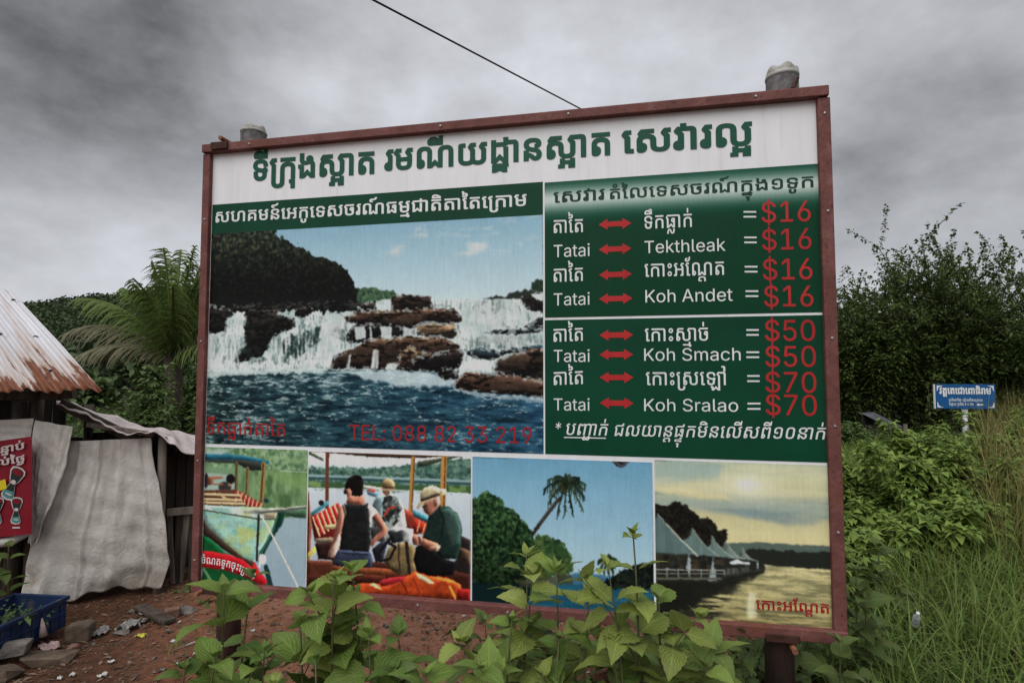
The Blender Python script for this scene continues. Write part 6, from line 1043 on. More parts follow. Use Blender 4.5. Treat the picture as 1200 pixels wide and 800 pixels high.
    for x0, x1, yc in ((701.5, 740, 262.4), (701.8, 740, 291.8), (702, 740.5, 321.6), (702, 741, 349.8), (702.5, 742, 392.4), (702.5, 742, 415.2), (702.7, 742.3, 442), (703, 742.5, 472)):
        u0, va_ = sign_uv(x0, yc + 0.6); u1, vb = sign_uv(x1, yc - 0.4); v = (va_ + vb) / 2; L = u1 - u0; hh, bh, hl = 0.026, 0.0125, 0.042
        q = MB(); P = [(0, 0), (hl, hh), (hl, bh), (L - hl, bh), (L - hl, hh), (L, 0), (L - hl, -hh), (L - hl, -bh), (hl, -bh), (hl, -hh)]
        q.add([(u0 + x, -0.0027, T - v + y) for x, y in P], [(0, 1, 9), (1, 2, 8, 9), (2, 3, 7, 8), (3, 4, 6, 7), (4, 5, 6)])
        q.build('double_arrow', red, banner)
    # --- steel frame: the rails stand proud of the vinyl
    def rail(a, c, wd, dp, y):
        q = MB(); A = Vector((a[0], y, T - a[1])); C = Vector((c[0], y, T - c[1])); d = (C - A).normalized()
        q.beam(A, C, dp, wd, up=d.cross(Vector((0, 1, 0)))) ; return q
    rails = [rail((-0.004, 0.020), (3.205, 0.020), 0.046, 0.045, -0.016), rail((0.018, 0.047), (0.020, 2.392), 0.045, 0.030, -0.011),
             rail((3.186, 0.047), (3.190, 2.392), 0.052, 0.030, -0.011), rail((0.010, 2.418), (3.214, 2.386), 0.050, 0.045, -0.016)]
    # top rail: rotate section so that width is vertical
    rl = [q.build('frame_rail', m3, root, bevel=0.004) for q in rails]
    for u, v in ((0.02, 0.42), (0.02, 1.1), (0.02, 1.75), (0.02, 2.28), (3.187, 0.12), (3.188, 0.56), (3.189, 1.12), (3.19, 1.5), (3.19, 1.95), (0.3, 0.02), (1.4, 0.02), (2.05, 0.02), (2.9, 0.02), (0.5, 2.414), (1.3, 2.405), (1.75, 2.401), (2.6, 2.392)):
        q = MB(); q.lathe([(0.0001, 0.006), (0.005, 0.005), (0.007, 0.0)], (0, 0, 0), 8)
        q.v = [(u + x, -0.026 - z - (0.0125 if v < 0.03 or v > 2.35 else 0), T - v + y) for x, y, z in q.v]
        q.build('screw', screwm, root)
    # posts behind, with plates and bolts
    for u0, u1, top in ((0.160, 0.160, 0.0), (2.965, 2.965, 0.0)):
        q = MB(); q.tube([(u0, 0.075, -0.3), (u0 + 0.006, 0.072, 1.0), (u1, 0.072, T + 0.01)], [0.062, 0.060, 0.058], 14); q.build('post', postm, root, smooth=True)
    for u, v, w_, h_ in ((0.115, 0.016, 0.105, 0.040), (2.955, 2.405, 0.135, 0.032), (0.155, 2.425, 0.12, 0.04)):
        q = MB(); q.box((u, -0.045, T - v), (w_, 0.012, h_)); q.build('bracket', rust, root, bevel=0.002)
    for u, v, ln in ((0.130, -0.022, 0.03), (2.995, 2.44, 0.05), (0.075, 2.44, 0.05)):
        q = MB(); q.tube([(u, 0.02, T - v), (u, -0.03 - ln, T - v)], 0.013, 10); q.build('bolt', boltm, root, smooth=False, bevel=0.002)
    return root

def mth_t(t, src, k):
    n = t.nodes.new('ShaderNodeMath'); n.operation = 'MULTIPLY'; n.inputs[1].default_value = k
    t.links.new(src, n.inputs[0]); return n.outputs[0]

def build_bottle(u, v_base, r, h, label, hook):
    """upturned bottle base over a ribbed grey sleeve, on top of the post"""
    bx = Vector((SL.x, SL.y, 0)) + Vector((SD.x, SD.y, 0)) * u + Vector((SN.x, SN.y, 0)) * 0.072
    root = tag(empty('plastic_bottle', (bx.x, bx.y, SIGN_TOP - v_base), SIGN_RZ), label, 'bottle', 'cut bottles capping the sign posts')
    hs = h * 0.70
    q = MB()
    prof = []
    for k in range(46):
        z = hs * k / 45; prof.append((r * (0.965 + 0.014 * (k % 2)), z))
    q.lathe(prof, (0, 0, 0), 40)
    sl = simple('ribbed_grey_plastic', (0.075, 0.072, 0.075), (0.20, 0.19, 0.185), 30, 0.5, spec=0.4) if 'ribbed_grey_plastic' not in MATS else MATS['ribbed_grey_plastic']
    q.build('sleeve', sl, root)
    if 'cloudy_plastic' not in MATS:
        m, t, b = new_mat('cloudy_plastic'); b.inputs['Base Color'].default_value = (0.75, 0.74, 0.68, 1); b.inputs['Roughness'].default_value = 0.22
        b.inputs['Transmission Weight'].default_value = 0.55; b.inputs['IOR'].default_value = 1.25
        col = ramp(t, noise(t, 18, 4, 0.6), [(0.35, (0.50, 0.485, 0.42)), (0.65, (0.68, 0.67, 0.62))]); t.links.new(col, b.inputs['Base Color'])
    q = MB()
    def pet(rr, z, a):
        if z <= hs * 1.02: return rr, z
        f = (z - hs) / (h - hs); lobe = 0.5 + 0.5 * math.cos(5 * a + 0.6)
        return rr * (1 - 0.12 * (1 - lobe) * f), z - (h - hs) * 0.34 * (1 - lobe) * f * f
    prof = [(r * 1.0, hs * 0.90), (r * 1.03, hs * 0.94), (r * 1.03, hs * 1.0)]
    for k in range(9):
        t_ = k / 8; prof.append((r * (1.02 - 0.02 * t_ - 0.36 * t_ ** 3), hs + (h - hs) * math.sin(t_ * math.pi / 2)))
    prof += [(r * 0.4, h * 0.93), (r * 0.12, h * 0.84), (0.0005, h * 0.83)]
    q.lathe(prof, (0, 0, 0), 40, pet); q.build('clear_base', MATS['cloudy_plastic'], root, smooth=True)
    if hook:
        q = MB(); q.tube([(r * 0.30, -r * 0.7, 0.005), (r * 0.36, -r * 1.12, 0.02), (r * 0.62, -r * 1.2, 0.062)], [0.011, 0.010, 0.007], 8); q.build('hook', simple('dark_hook', (0.03, 0.015, 0.01), (0.09, 0.04, 0.03), 30, 0.8), root)
    return root

# ================================================================== ground
def ground_z(x, y):
    """level dirt yard, rising a little to the grassy bank on the right, dipping under the weeds in front"""
    x, y = np.asarray(x, float), np.asarray(y, float)
    z = 0.03 * np.sin(x * 1.7 + 0.4) * np.sin(y * 1.3) + 0.012 * np.sin(x * 5.1 + y * 3.3) + 0.008 * np.sin(x * 11.3 - y * 7.1)
    z = z * np.clip(8 / (1 + np.hypot(x, y)), 0.1, 1)
    z = z + 0.45 * (1 / (1 + np.exp(-(x - 3.9) * 1.6))) * np.clip((y - 2.0) / 3, 0, 1) * np.exp(-np.maximum(0, y - 7) / 20)
    z = z + 0.10 * np.exp(-((x + 0.5) / 0.9) ** 2 - ((y - 4.6) / 1.0) ** 2)
    z = z + 0.002 * np.maximum(0, y - 20)
    return z

def build_ground():
    def axis(lo, hi, fine0, fine1, step):
        a = list(np.arange(fine0, fine1 + 1e-6, step)); s = step
        x = fine1
        while x < hi: s *= 1.22; x = min(hi, x + s); a.append(x)
        s = step; x = fine0; pre = []
        while x > lo: s *= 1.22; x = max(lo, x - s); pre.append(x)
        return np.array(pre[::-1] + a)
    xs, ys = axis(-700, 700, -6, 7, 0.07), axis(-60, 900, 0.5, 8, 0.07)
    X, Y = np.meshgrid(xs, ys); Z = ground_z(X, Y)
    V = np.stack([X, Y, Z], -1).reshape(-1, 3); i = np.arange(X.size).reshape(X.shape)
    F = np.stack([i[:-1, :-1], i[:-1, 1:], i[1:, 1:], i[1:, :-1]], -1).reshape(-1, 4)
    m, t, b = new_mat('red_dirt')
    f = noise(t, 0.9, 7, 0.65); f2 = noise(t, 14, 6, 0.7); f3 = noise(t, 70, 4, 0.7)
    c1 = ramp(t, f, [(0.30, (0.048, 0.027, 0.017)), (0.50, (0.140, 0.062, 0.034)), (0.70, (0.28, 0.108, 0.058))])
    c2 = ramp(t, f2, [(0.34, (0.42, 0.40, 0.38)), (0.55, (1, 1, 1)), (0.72, (1.35, 1.25, 1.15))])
    col = mixc(t, 0.85, c1, c2, 'MULTIPLY')
    col = mixc(t, mth_t(t, ramp(t, f3, [(0.62, (0, 0, 0)), (0.70, (1, 1, 1))]), 0.6), col, (0.21, 0.15, 0.115))
    col = mixc(t, mth_t(t, ramp(t, noise(t, 40, 3, 0.7), [(0.30, (1, 1, 1)), (0.38, (0, 0, 0))]), 0.6), col, (0.025, 0.018, 0.013))
    # lighter laterite patch behind the board, colour raised to offset the board's shade
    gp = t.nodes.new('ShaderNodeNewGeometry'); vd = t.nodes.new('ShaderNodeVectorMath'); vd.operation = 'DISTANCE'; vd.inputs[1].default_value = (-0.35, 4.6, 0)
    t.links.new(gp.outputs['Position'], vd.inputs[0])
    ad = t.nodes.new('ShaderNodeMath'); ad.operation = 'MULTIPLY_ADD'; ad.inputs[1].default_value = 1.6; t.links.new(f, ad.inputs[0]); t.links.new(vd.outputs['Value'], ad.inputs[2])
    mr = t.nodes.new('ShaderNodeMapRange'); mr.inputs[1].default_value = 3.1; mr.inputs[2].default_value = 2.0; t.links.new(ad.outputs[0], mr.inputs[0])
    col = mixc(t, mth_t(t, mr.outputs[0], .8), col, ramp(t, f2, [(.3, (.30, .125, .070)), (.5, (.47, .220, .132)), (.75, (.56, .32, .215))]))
    # green cover on the right and far off
    g = t.nodes.new('ShaderNodeNewGeometry'); sp = t.nodes.new('ShaderNodeSeparateXYZ'); t.links.new(g.outputs['Position'], sp.inputs[0])
    def mm(op, a, c, cl=False):
        n = t.nodes.new('ShaderNodeMath'); n.operation = op; n.use_clamp = cl
        for i_, v in enumerate((a, c)):
            if hasattr(v, 'is_output'): t.links.new(v, n.inputs[i_])
            else: n.inputs[i_].default_value = v
        return n.outputs[0]
    gr = mm('MULTIPLY', mm('SUBTRACT', mm('ADD', sp.outputs[0], mm('MULTIPLY', f, 1.2)), 2.1), 2.0, True)
    far = mm('MULTIPLY', mm('SUBTRACT', mm('ADD', sp.outputs[1], mm('MULTIPLY', f, 4.0)), 13.0), 0.4, True)
    col = mixc(t, mm('MAXIMUM', gr, far), col, ramp(t, f2, [(0.35, (0.018, 0.026, 0.009)), (0.65, (0.045, 0.055, 0.018))]))
    t.links.new(col, b.inputs['Base Color']); b.inputs['Roughness'].default_value = 0.95; b.inputs['Specular IOR Level'].default_value = 0.15
    h = t.nodes.new('ShaderNodeMath'); h.operation = 'ADD'; t.links.new(f2, h.inputs[0]); t.links.new(f3, h.inputs[1])
    bump(t, b, h.outputs[0], 0.9, 0.03)
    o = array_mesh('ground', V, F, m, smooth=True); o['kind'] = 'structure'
    return o

# ================================================================== foliage builders
def leaf_cloud(P, D, U, L, Wd, fold=0.25, droop=0.25):
    """P base points, D directions, U rough normals, L lengths, Wd half widths -> verts, quads (two per leaf)"""
    P, D, U = (np.asarray(a, float) for a in (P, D, U)); L = np.asarray(L, float)[:, None]; Wd = np.asarray(Wd, float)[:, None]
    D = D / (np.linalg.norm(D, axis=1)[:, None] + 1e-9)
    S = np.cross(D, U); S /= (np.linalg.norm(S, axis=1)[:, None] + 1e-9); Nn = np.cross(S, D)
    dn = np.zeros_like(P); dn[:, 2] = -1
    a = P; mid = P + D * L * 0.45 + dn * L * droop * 0.15; tip = P + D * L + dn * L * droop
    l = P + D * L * 0.42 - S * Wd + Nn * Wd * fold; r = P + D * L * 0.42 + S * Wd + Nn * Wd * fold
    V = np.stack([a, l, mid, r, tip], 1).reshape(-1, 3)
    b = np.arange(len(P))[:, None] * 5
    F = np.concatenate([b + np.array([0, 2, 4, 1]), b + np.array([0, 3, 4, 2])], 1).reshape(-1, 4)
    return V, F

def unit(n):
    d = RNG.normal(size=(n, 3)); return d / np.linalg.norm(d, axis=1)[:, None]

def grow(base, direction, length, radius, levels, spread, up, nchild, segs=5, wob=0.18, shrink=0.62, mb=None, tips=None, lvl=0, rng=random):
    p = Vector(base); d = Vector(direction).normalized(); pts = [p.copy()]; rad = [radius]
    for k in range(segs):
        d = (d + Vector((rng.gauss(0, wob), rng.gauss(0, wob), rng.gauss(0, wob * 0.6) + up))).normalized()
        p = p + d * (length / segs); pts.append(p.copy()); rad.append(radius * (1 - 0.62 * (k + 1) / segs))
    mb.tube(pts, rad, 7 if lvl == 0 else (5 if lvl == 1 else 3), cap=False)
    tips.append((lvl, pts))
    if lvl < levels:
        for c in range(nchild[lvl]):
            f = rng.uniform(0.35, 1.0) if lvl else rng.uniform(0.45, 1.0); k = min(segs - 1, int(f * segs)); q = pts[k].lerp(pts[k + 1], f * segs - k if f < 1 else 1)
            dd = (pts[k + 1] - pts[k]).normalized(); ax = Vector((rng.gauss(0, 1), rng.gauss(0, 1), rng.gauss(0, 1))); ax = (ax - dd * ax.dot(dd)).normalized()
            nd = (dd * math.cos(spread) + ax * math.sin(spread)).normalized()
            grow(q, nd, length * shrink * rng.uniform(0.7, 1.15), max(0.004, rad[k] * 0.55), levels, spread, up, nchild, max(3, segs - 1), wob, shrink, mb, tips, lvl + 1, rng)

def make_tree(name, label, cat, loc, height, trunk_r, levels, nchild, spread, up, leaf, per_m, leafmat, barkmat, lean=(0, 0), seed=1, shrink=0.62, trunk_frac=0.5, minlvl=1, spreadleaf=0.10, group=None, smin=0.0):
    rng = random.Random(seed); root = tag(empty(name, loc), label, cat, group)
    mb = MB(); tips = []
    grow((0, 0, -0.1), (lean[0], lean[1], 1), height * trunk_frac, trunk_r, levels, spread, up, nchild, 6, 0.12, shrink, mb, tips, 0, rng)
    mb.build('trunk', barkmat, root, smooth=True)
    P, D = [], []
    for lv, pts in tips:
        if lv < minlvl: continue
        for a, c in zip(pts[:-1], pts[1:]):
            L = (c - a).length; n = max(1, int(L * per_m * (0.5 if lv == minlvl and levels > minlvl else 1)))
            for _ in range(n):
                q = a.lerp(c, rng.random()); P.append(q); D.append((c - a).normalized())
    P, D = np.array([tuple(p) for p in P]), np.array([tuple(p) for p in D]); n = len(P)
    P = P + unit(n) * RNG.uniform(0, spreadleaf, n)[:, None]
    dr = D * 0.6 + unit(n) * 0.9; dr[:, 2] -= 0.05
    V, F = leaf_cloud(P, dr, np.array([0, 0, 1.0]) + unit(n) * 0.7, RNG.uniform(0.6, 1.3, n) * leaf[0], RNG.uniform(0.7, 1.2, n) * leaf[1])
    array_mesh('crown', V, F, leafmat, root)
    return root

def make_bush(name, label, loc, rad, height, n, leaf, leafmat, stemmat, seed=1, group=None, cat='bush', shoots=0):
    """many upright stems with leaves along them; uneven mound"""
    rng = random.Random(seed); root = tag(empty(name, loc), label, cat, group); mb = MB(); P, D = [], []
    nst = max(9, int(rad * 36))
    stems = []
    for k in range(nst):
        a = rng.uniform(0, 6.283); r = rad * math.sqrt(rng.random()) * 0.75; hh = height * rng.uniform(0.62, 1.06) * (1 - 0.45 * (r / rad) ** 2)
        if k < shoots: hh = height * rng.uniform(1.1, 1.25)
        p0 = Vector((math.cos(a) * r * 0.55, math.sin(a) * r * 0.55, 0)); p3 = Vector((math.cos(a) * r * 1.25 + rng.gauss(0, .05), math.sin(a) * r * 1.25 + rng.gauss(0, .05), hh))
        mid = p0.lerp(p3, 0.5) + Vector((rng.gauss(0, .04), rng.gauss(0, .04), hh * 0.08)); stems.append((p0, mid, p3))
        mb.tube([p0, mid, p3], [0.008, 0.006, 0.003], 4)
    tot = sum((b - a).length + (c - b).length for a, b, c in stems)
    for a, b, c in stems:
        L = (b - a).length + (c - b).length
        for _ in range(int(n * L / tot)):
            t = rng.random() ** 0.62; q = a.lerp(b, t * 2) if t < .5 else b.lerp(c, t * 2 - 1); P.append(tuple(q)); ang = rng.uniform(0, 6.283); D.append((math.cos(ang), math.sin(ang), rng.uniform(-.25, .55)))
    P, D = np.array(P), np.array(D); m = len(P); P = P + np.array(D) * RNG.uniform(0, 0.07, m)[:, None]
    V, F = leaf_cloud(P, D, np.array([0, 0, 1.0]) + unit(m) * 0.45, RNG.uniform(0.5, 1.25, m) * leaf[0], RNG.uniform(0.7, 1.15, m) * leaf[1], droop=0.35)
    mb.build('stem', stemmat, root); array_mesh('foliage', V, F, leafmat, root)
    return root

# ------------------------------------------------------------------ broad serrated leaves of the weeds in front
def weed_leaf(base, d, length, width, curl, roll, nt=16):
    d = Vector(d).normalized(); side = d.cross(Vector((0, 0, 1))); side = side.normalized() if side.length > .05 else Vector((1, 0, 0)); n = side.cross(d)
    side, n = side * math.cos(roll) + n * math.sin(roll), n * math.cos(roll) - side * math.sin(roll)
    V, UV, p, a = [], [], Vector(base), 0.0
    for i in range(nt + 1):
        t = i / nt; stalk = 0.10
        if t <= stalk: w = 0.012 * length
        else:
            s = (t - stalk) / (1 - stalk); w = width * (math.sin(math.pi * s ** 0.62) ** 0.9) * (1 - 0.22 * s)
            if 0 < i < nt: w *= 1.0 + (0.075 if i % 2 else -0.06)
            w = max(w, 0.0006)
        dd = d * math.cos(a) - n * math.sin(a); nn = n * math.cos(a) + d * math.sin(a)
        for k, x in enumerate((-1, -0.5, 0, 0.5, 1)):
            lift = 0.22 * abs(x) * w + 0.05 * w * math.sin(t * 19 + x * 3)
            V.append(p + side * (x * w) + nn * lift - dd * (abs(x) * w * 0.10)); UV.append((x, t))
        p = p + dd * (length / nt); a += curl / nt
    F = [(r * 5 + k, r * 5 + k + 1, r * 5 + k + 6, r * 5 + k + 5) for r in range(nt) for k in range(4)]
    return V, F, UV

def make_weed(label, base, top, leafL, seed, mats, group=None, nodes=7, branch=1, lush=1.0):
    rng = random.Random(seed); base, top = Vector(base), Vector(top); root = tag(empty('leafy_weed', base), label, 'weed', group)
    V, F, UV = [], [], []; mb = MB()
    def leaf(*a):
        v, f, uv = weed_leaf(*a); b = len(V); V.extend(v); UV.extend(uv); F.extend(tuple(b + i for i in q) for q in f)
    def shoot(a, b, nn, L, r0, rot):
        mid = a.lerp(b, .5) + Vector((rng.gauss(0, .025), rng.gauss(0, .025), 0)) * (b - a).length * 2; pts = []
        for k in range(13):
            t = k / 12; pts.append(a * (1 - t) ** 2 + mid * 2 * t * (1 - t) + b * t * t)
        mb.tube(pts, [r0 * (1 - .65 * k / 12) for k in range(13)], 6)
        H = (b - a).length
        for k in range(nn):
            t = 0.16 + 0.84 * (k + 1) / (nn + 0.15); t = min(t, 0.995); i = min(11, int(t * 12)); q = pts[i].lerp(pts[i + 1], t * 12 - i)
            ax = (pts[i + 1] - pts[i]).normalized(); rot += 1.57 + rng.gauss(0, .25)
            s = L * (0.55 + 0.75 * math.sin(math.pi * min(1, 0.25 + 0.62 * t))) * rng.uniform(.70, 1.2) * (0.8 if k == nn - 1 else 1)
            for sg in (0, math.pi):
                if rng.random() > lush: continue
                al = rot + sg + rng.gauss(0, .15); out = Vector((math.cos(al), math.sin(al), 0)); out = (out - ax * out.dot(ax)).normalized()
                el = rng.uniform(0.05, 0.55) + (0.35 if k >= nn - 2 else 0); d = out * math.cos(el) + ax * math.sin(el)
                leaf(q + out * r0 * .4, d, s, s * rng.uniform(.30, .38), rng.uniform(.5, 1.25), rng.gauss(0, .35))
        for k in range(4):                                           # young leaves and buds at the tip
            al = rng.uniform(0, 6.28); d = Vector((math.cos(al) * .6, math.sin(al) * .6, .8)); leaf(b, d, L * rng.uniform(.25, .42), L * .085, .5, rng.gauss(0, .3))
        return pts
    pts = shoot(Vector((0, 0, -0.03)), top - base, nodes, leafL, 0.0055 if leafL < .12 else .0065, rng.uniform(0, 3))
    for k in range(branch):
        i = rng.randint(3, 8); al = rng.uniform(0, 6.28); H = (top - base).length
        e = pts[i] + Vector((math.cos(al) * .16, math.sin(al) * .16, H * rng.uniform(.22, .36))) * rng.uniform(.7, 1.1)
        shoot(pts[i], e, max(2, nodes // 2), leafL * .85, .004, al)
    mb.build('stem', mats[1], root, smooth=True)
    array_mesh('foliage', [tuple(v) for v in V], F, mats[0], root, smooth=True, uv=UV)
    return root

# ------------------------------------------------------------------ coconut palm
def make_palm(loc, crown_h, fr_len, n, mats, label, seed=3, az=None):
    rng = random.Random(seed); root = tag(empty('palm_tree', loc), label, 'palm tree'); mb = MB()
    mb.tube([(0, 0, -.3), (.08, 0, crown_h * .5), (0.02, 0, crown_h)], [.20, .15, .13], 12); mb.build('trunk', mats[1], root, smooth=True)
    for k in range(n):
        a, el, Ls, dry = az[k] if az else (6.283 * k / n, rng.uniform(.3, 1.3), 1, 0); L = fr_len * Ls
        d = Vector((math.cos(a) * math.cos(el), math.sin(a) * math.cos(el), math.sin(el))); p = Vector((0.02, 0, crown_h - .1)); pts = [p.copy()]; ns = 16
        for i in range(ns):
            d = (d + Vector((0, 0, -1)) * (0.055 + 0.045 * math.cos(el)) * (0.4 + i / ns)).normalized(); p = p + d * L / ns; pts.append(p.copy())
        m = MB(); m.tube(pts, [.036 * (1 - .85 * i / ns) + .005 for i in range(ns + 1)], 5)
        V, F = [], []
        for i in range(2, ns * 4):
            t = i / (ns * 4); q = pts[int(t * ns)].lerp(pts[min(ns, int(t * ns) + 1)], t * ns - int(t * ns)); dd = (pts[min(ns, int(t * ns) + 1)] - pts[max(0, int(t * ns) - 1)]).normalized()
            sd = dd.cross(Vector((0, 0, 1))); sd = sd.normalized() if sd.length > .1 else Vector((1, 0, 0)); up = sd.cross(dd)
            ll = L * 0.30 * math.sin(math.pi * (0.12 + 0.84 * t)) ** .6 * rng.uniform(.55, 1.15)
            for sg in (-1, 1):
                dr = (sd * sg * rng.uniform(.55, .95) + dd * rng.uniform(.5, .95) + up * rng.uniform(-.15, .25)).normalized(); b = q; w = .0145; pv = None; base = len(V)
                for j in range(4):
                    ww = w * (1 - (j / 3) ** 2 * .85); pr = dr.cross(up).normalized() if abs(dr.dot(up)) < .98 else sd
                    pr = (dd * .8 + up * .35 * sg * -1).normalized(); V += [b + pr * ww, b - pr * ww]
                    dr = (dr + Vector((0, 0, -1)) * rng.uniform(.30, .85)).normalized(); b = b + dr * ll / 3
                F += [(base + 2 * j, base + 2 * j + 1, base + 2 * j + 3, base + 2 * j + 2) for j in range(3)]
        m.add(V, F); m.build('frond', mats[2] if dry else mats[0], root)
    return root

# ================================================================== hills with forest
def hill_z(x, y):
    x, y = np.asarray(x, float), np.asarray(y, float)
    r = np.clip((y - 45) / 150, 0, 1); r = r * r * (3 - 2 * r)
    e = 20.5 + 2.5 * np.sin(x * 0.02 + 2.2) + 1.5 * np.sin(x * 0.047 + 0.5) + 1.6 * np.sin(x * .11)
    return r * e * np.clip(1 - (x + 20) / 420, 0.5, 1) - 0.3 + 1.5 * np.sin(x * .06) * np.sin(y * .05) * r

def build_hills(leafm):
    X, Y = np.meshgrid(np.linspace(-330, 330, 100), np.linspace(44, 330, 60)); Z = hill_z(X, Y) * np.clip((330 - Y) / 90, 0, 1)
    Z = np.where(Y < 45, -0.5, Z); i = np.arange(X.size).reshape(X.shape)
    F = np.stack([i[:-1, :-1], i[:-1, 1:], i[1:, 1:], i[1:, :-1]], -1).reshape(-1, 4)
    o = array_mesh('hills', np.stack([X, Y, Z], -1).reshape(-1, 3), F, simple('hill_soil', (0.012, 0.018, 0.008), (0.03, 0.04, 0.016), .2, .95), smooth=True); o['kind'] = 'structure'
    # the forest on them reads as one mass: domed crowns of leaf sprays
    C = []
    for _ in range(5200):
        y = 56 + 156 * RNG.random() ** .75; x = RNG.uniform(-1.15, 1.15) * y if RNG.random() < 0.14 else RNG.uniform(-1.0, -0.48) * y
        C.append((x, y))
    for _ in range(1500):
        y = RNG.uniform(24, 70); C.append((RNG.uniform(-.9, 1.25) * y, y))
    for _ in range(1500):
        y = RNG.uniform(70, 205); C.append((RNG.uniform(-.5, 1.1) * y, y))
    C = np.array(C); Zc = hill_z(C[:, 0], C[:, 1]); R = RNG.uniform(1.3, 3.4, len(C)) * (0.75 + C[:, 1] / 400)
    n = 60; m = len(C) * n
    d = unit(m); d[:, 2] = np.abs(d[:, 2]) * 1.15 - 0.12
    Rr = np.repeat(R, n)[:, None]; P = np.repeat(np.column_stack([C, Zc + R * 0.35]), n, 0) + d * Rr * RNG.uniform(.75, 1.08, m)[:, None]
    dr = d + unit(m) * .9
    V, F = leaf_cloud(P, dr, d + unit(m) * .5, RNG.uniform(.16, .36, m) * np.repeat(R, n) * .85, RNG.uniform(.07, .15, m) * np.repeat(R, n), fold=.3)
    o = array_mesh('forest', V, F, leafm); tag(o, kind='stuff')

# ================================================================== build everything
import bmesh
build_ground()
M_forest = leaf_mat('forest_leaves', (0.020, 0.034, 0.016), (0.068, 0.100, 0.040), 0.15, scale=0.06)
build_hills(M_forest)
M_bark = simple('bark', (0.03, 0.024, 0.018), (0.075, 0.06, 0.045), 8, .9, .6, 20, .02, stretch=(1, 1, .3))
M_dark = leaf_mat('dark_leaves', (0.034, 0.058, 0.023), (0.099, 0.145, 0.047), .2, yellow=(0.173, 0.202, 0.052))
M_mid = leaf_mat('mid_leaves', (0.043, 0.076, 0.022), (0.128, 0.191, 0.054), .25)
M_bush = leaf_mat('bush_leaves', (0.085, 0.145, 0.030), (0.270, 0.365, 0.082), .32, yellow=(0.40, 0.46, 0.13), scale=3)
M_under = leaf_mat('under_leaves', (0.027, 0.051, 0.018), (0.078, 0.128, 0.045), .25)
M_weed = leaf_mat('weed_leaves', (0.080, 0.140, 0.024), (0.205, 0.290, 0.062), .32, .55, .14, True, scale=4)
M_weed3 = leaf_mat('yellow_weed_leaves', (0.120, 0.170, 0.030), (0.290, 0.345, 0.085), .32, .55, .14, True, scale=5)
M_weed4 = leaf_mat('deep_weed_leaves', (0.055, 0.105, 0.020), (0.140, 0.215, 0.048), .32, .55, .14, True, scale=5)
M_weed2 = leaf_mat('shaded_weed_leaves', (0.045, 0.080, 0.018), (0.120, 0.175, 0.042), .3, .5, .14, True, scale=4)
M_stem = simple('green_stem', (0.06, 0.075, 0.028), (0.12, 0.11, 0.05), 8, .7)
M_bstem = simple('brown_stem', (0.04, 0.03, 0.02), (0.09, 0.07, 0.04), 8, .8)
M_palm = leaf_mat('palm_leaves', (0.060, 0.105, 0.026), (0.175, 0.245, 0.070), .28, yellow=(0.32, 0.32, 0.13))
M_dry = leaf_mat('dry_palm_leaves', (0.10, 0.10, 0.055), (0.20, 0.19, 0.115), .2)
M_grass = leaf_mat('grass_blades', (0.065, 0.115, 0.024), (0.200, 0.275, 0.066), .32, yellow=(0.34, 0.33, 0.14), scale=1.2)
M_tall = leaf_mat('tall_grass_blades', (0.110, 0.110, 0.036), (0.29, 0.255, 0.095), .28, yellow=(0.36, 0.26, 0.13), scale=1.0)
M_wood = simple('old_wood', (0.028, 0.021, 0.016), (0.085, 0.066, 0.050), 7, .9, .6, 25, .01, stretch=(3, 3, .4))
M_greywood = simple('grey_wood', (0.10, 0.085, 0.07), (0.21, 0.18, 0.15), 9, .9, .6, 30, .008, stretch=(3, 3, .4))

def gz(x, y): return float(ground_z(x, y))
def on_ground(px, py):
    r = ray(px, py); t = CAM_H / -r.z
    for _ in range(12): t = (CAM_H - gz(r.x * t, r.y * t)) / -r.z
    return Vector((r.x * t, r.y * t, gz(r.x * t, r.y * t)))

# ------------------------------------------------------------------ sign board with the two bottles
build_sign()
ub, vb = sign_uv(287, 166); build_bottle(ub, 0.0, .070, .135, 'clear upturned bottle over the left end of the sign, beside a rusty bracket', False)
ub, vb = sign_uv(922, 105); build_bottle(ub, 0.0, .072, .160, 'clear upturned bottle over the right end of the sign, with a rusty bolt in front', True)

# ------------------------------------------------------------------ shack
def curve_pts(pts, t):
    """point at fraction t along a polyline of vectors"""
    d = [0]
    for a, b in zip(pts[:-1], pts[1:]): d.append(d[-1] + (b - a).length)
    s = t * d[-1]
    for k in range(len(pts) - 1):
        if s <= d[k + 1] + 1e-9: return pts[k].lerp(pts[k + 1], (s - d[k]) / max(1e-9, d[k + 1] - d[k]))
    return pts[-1]

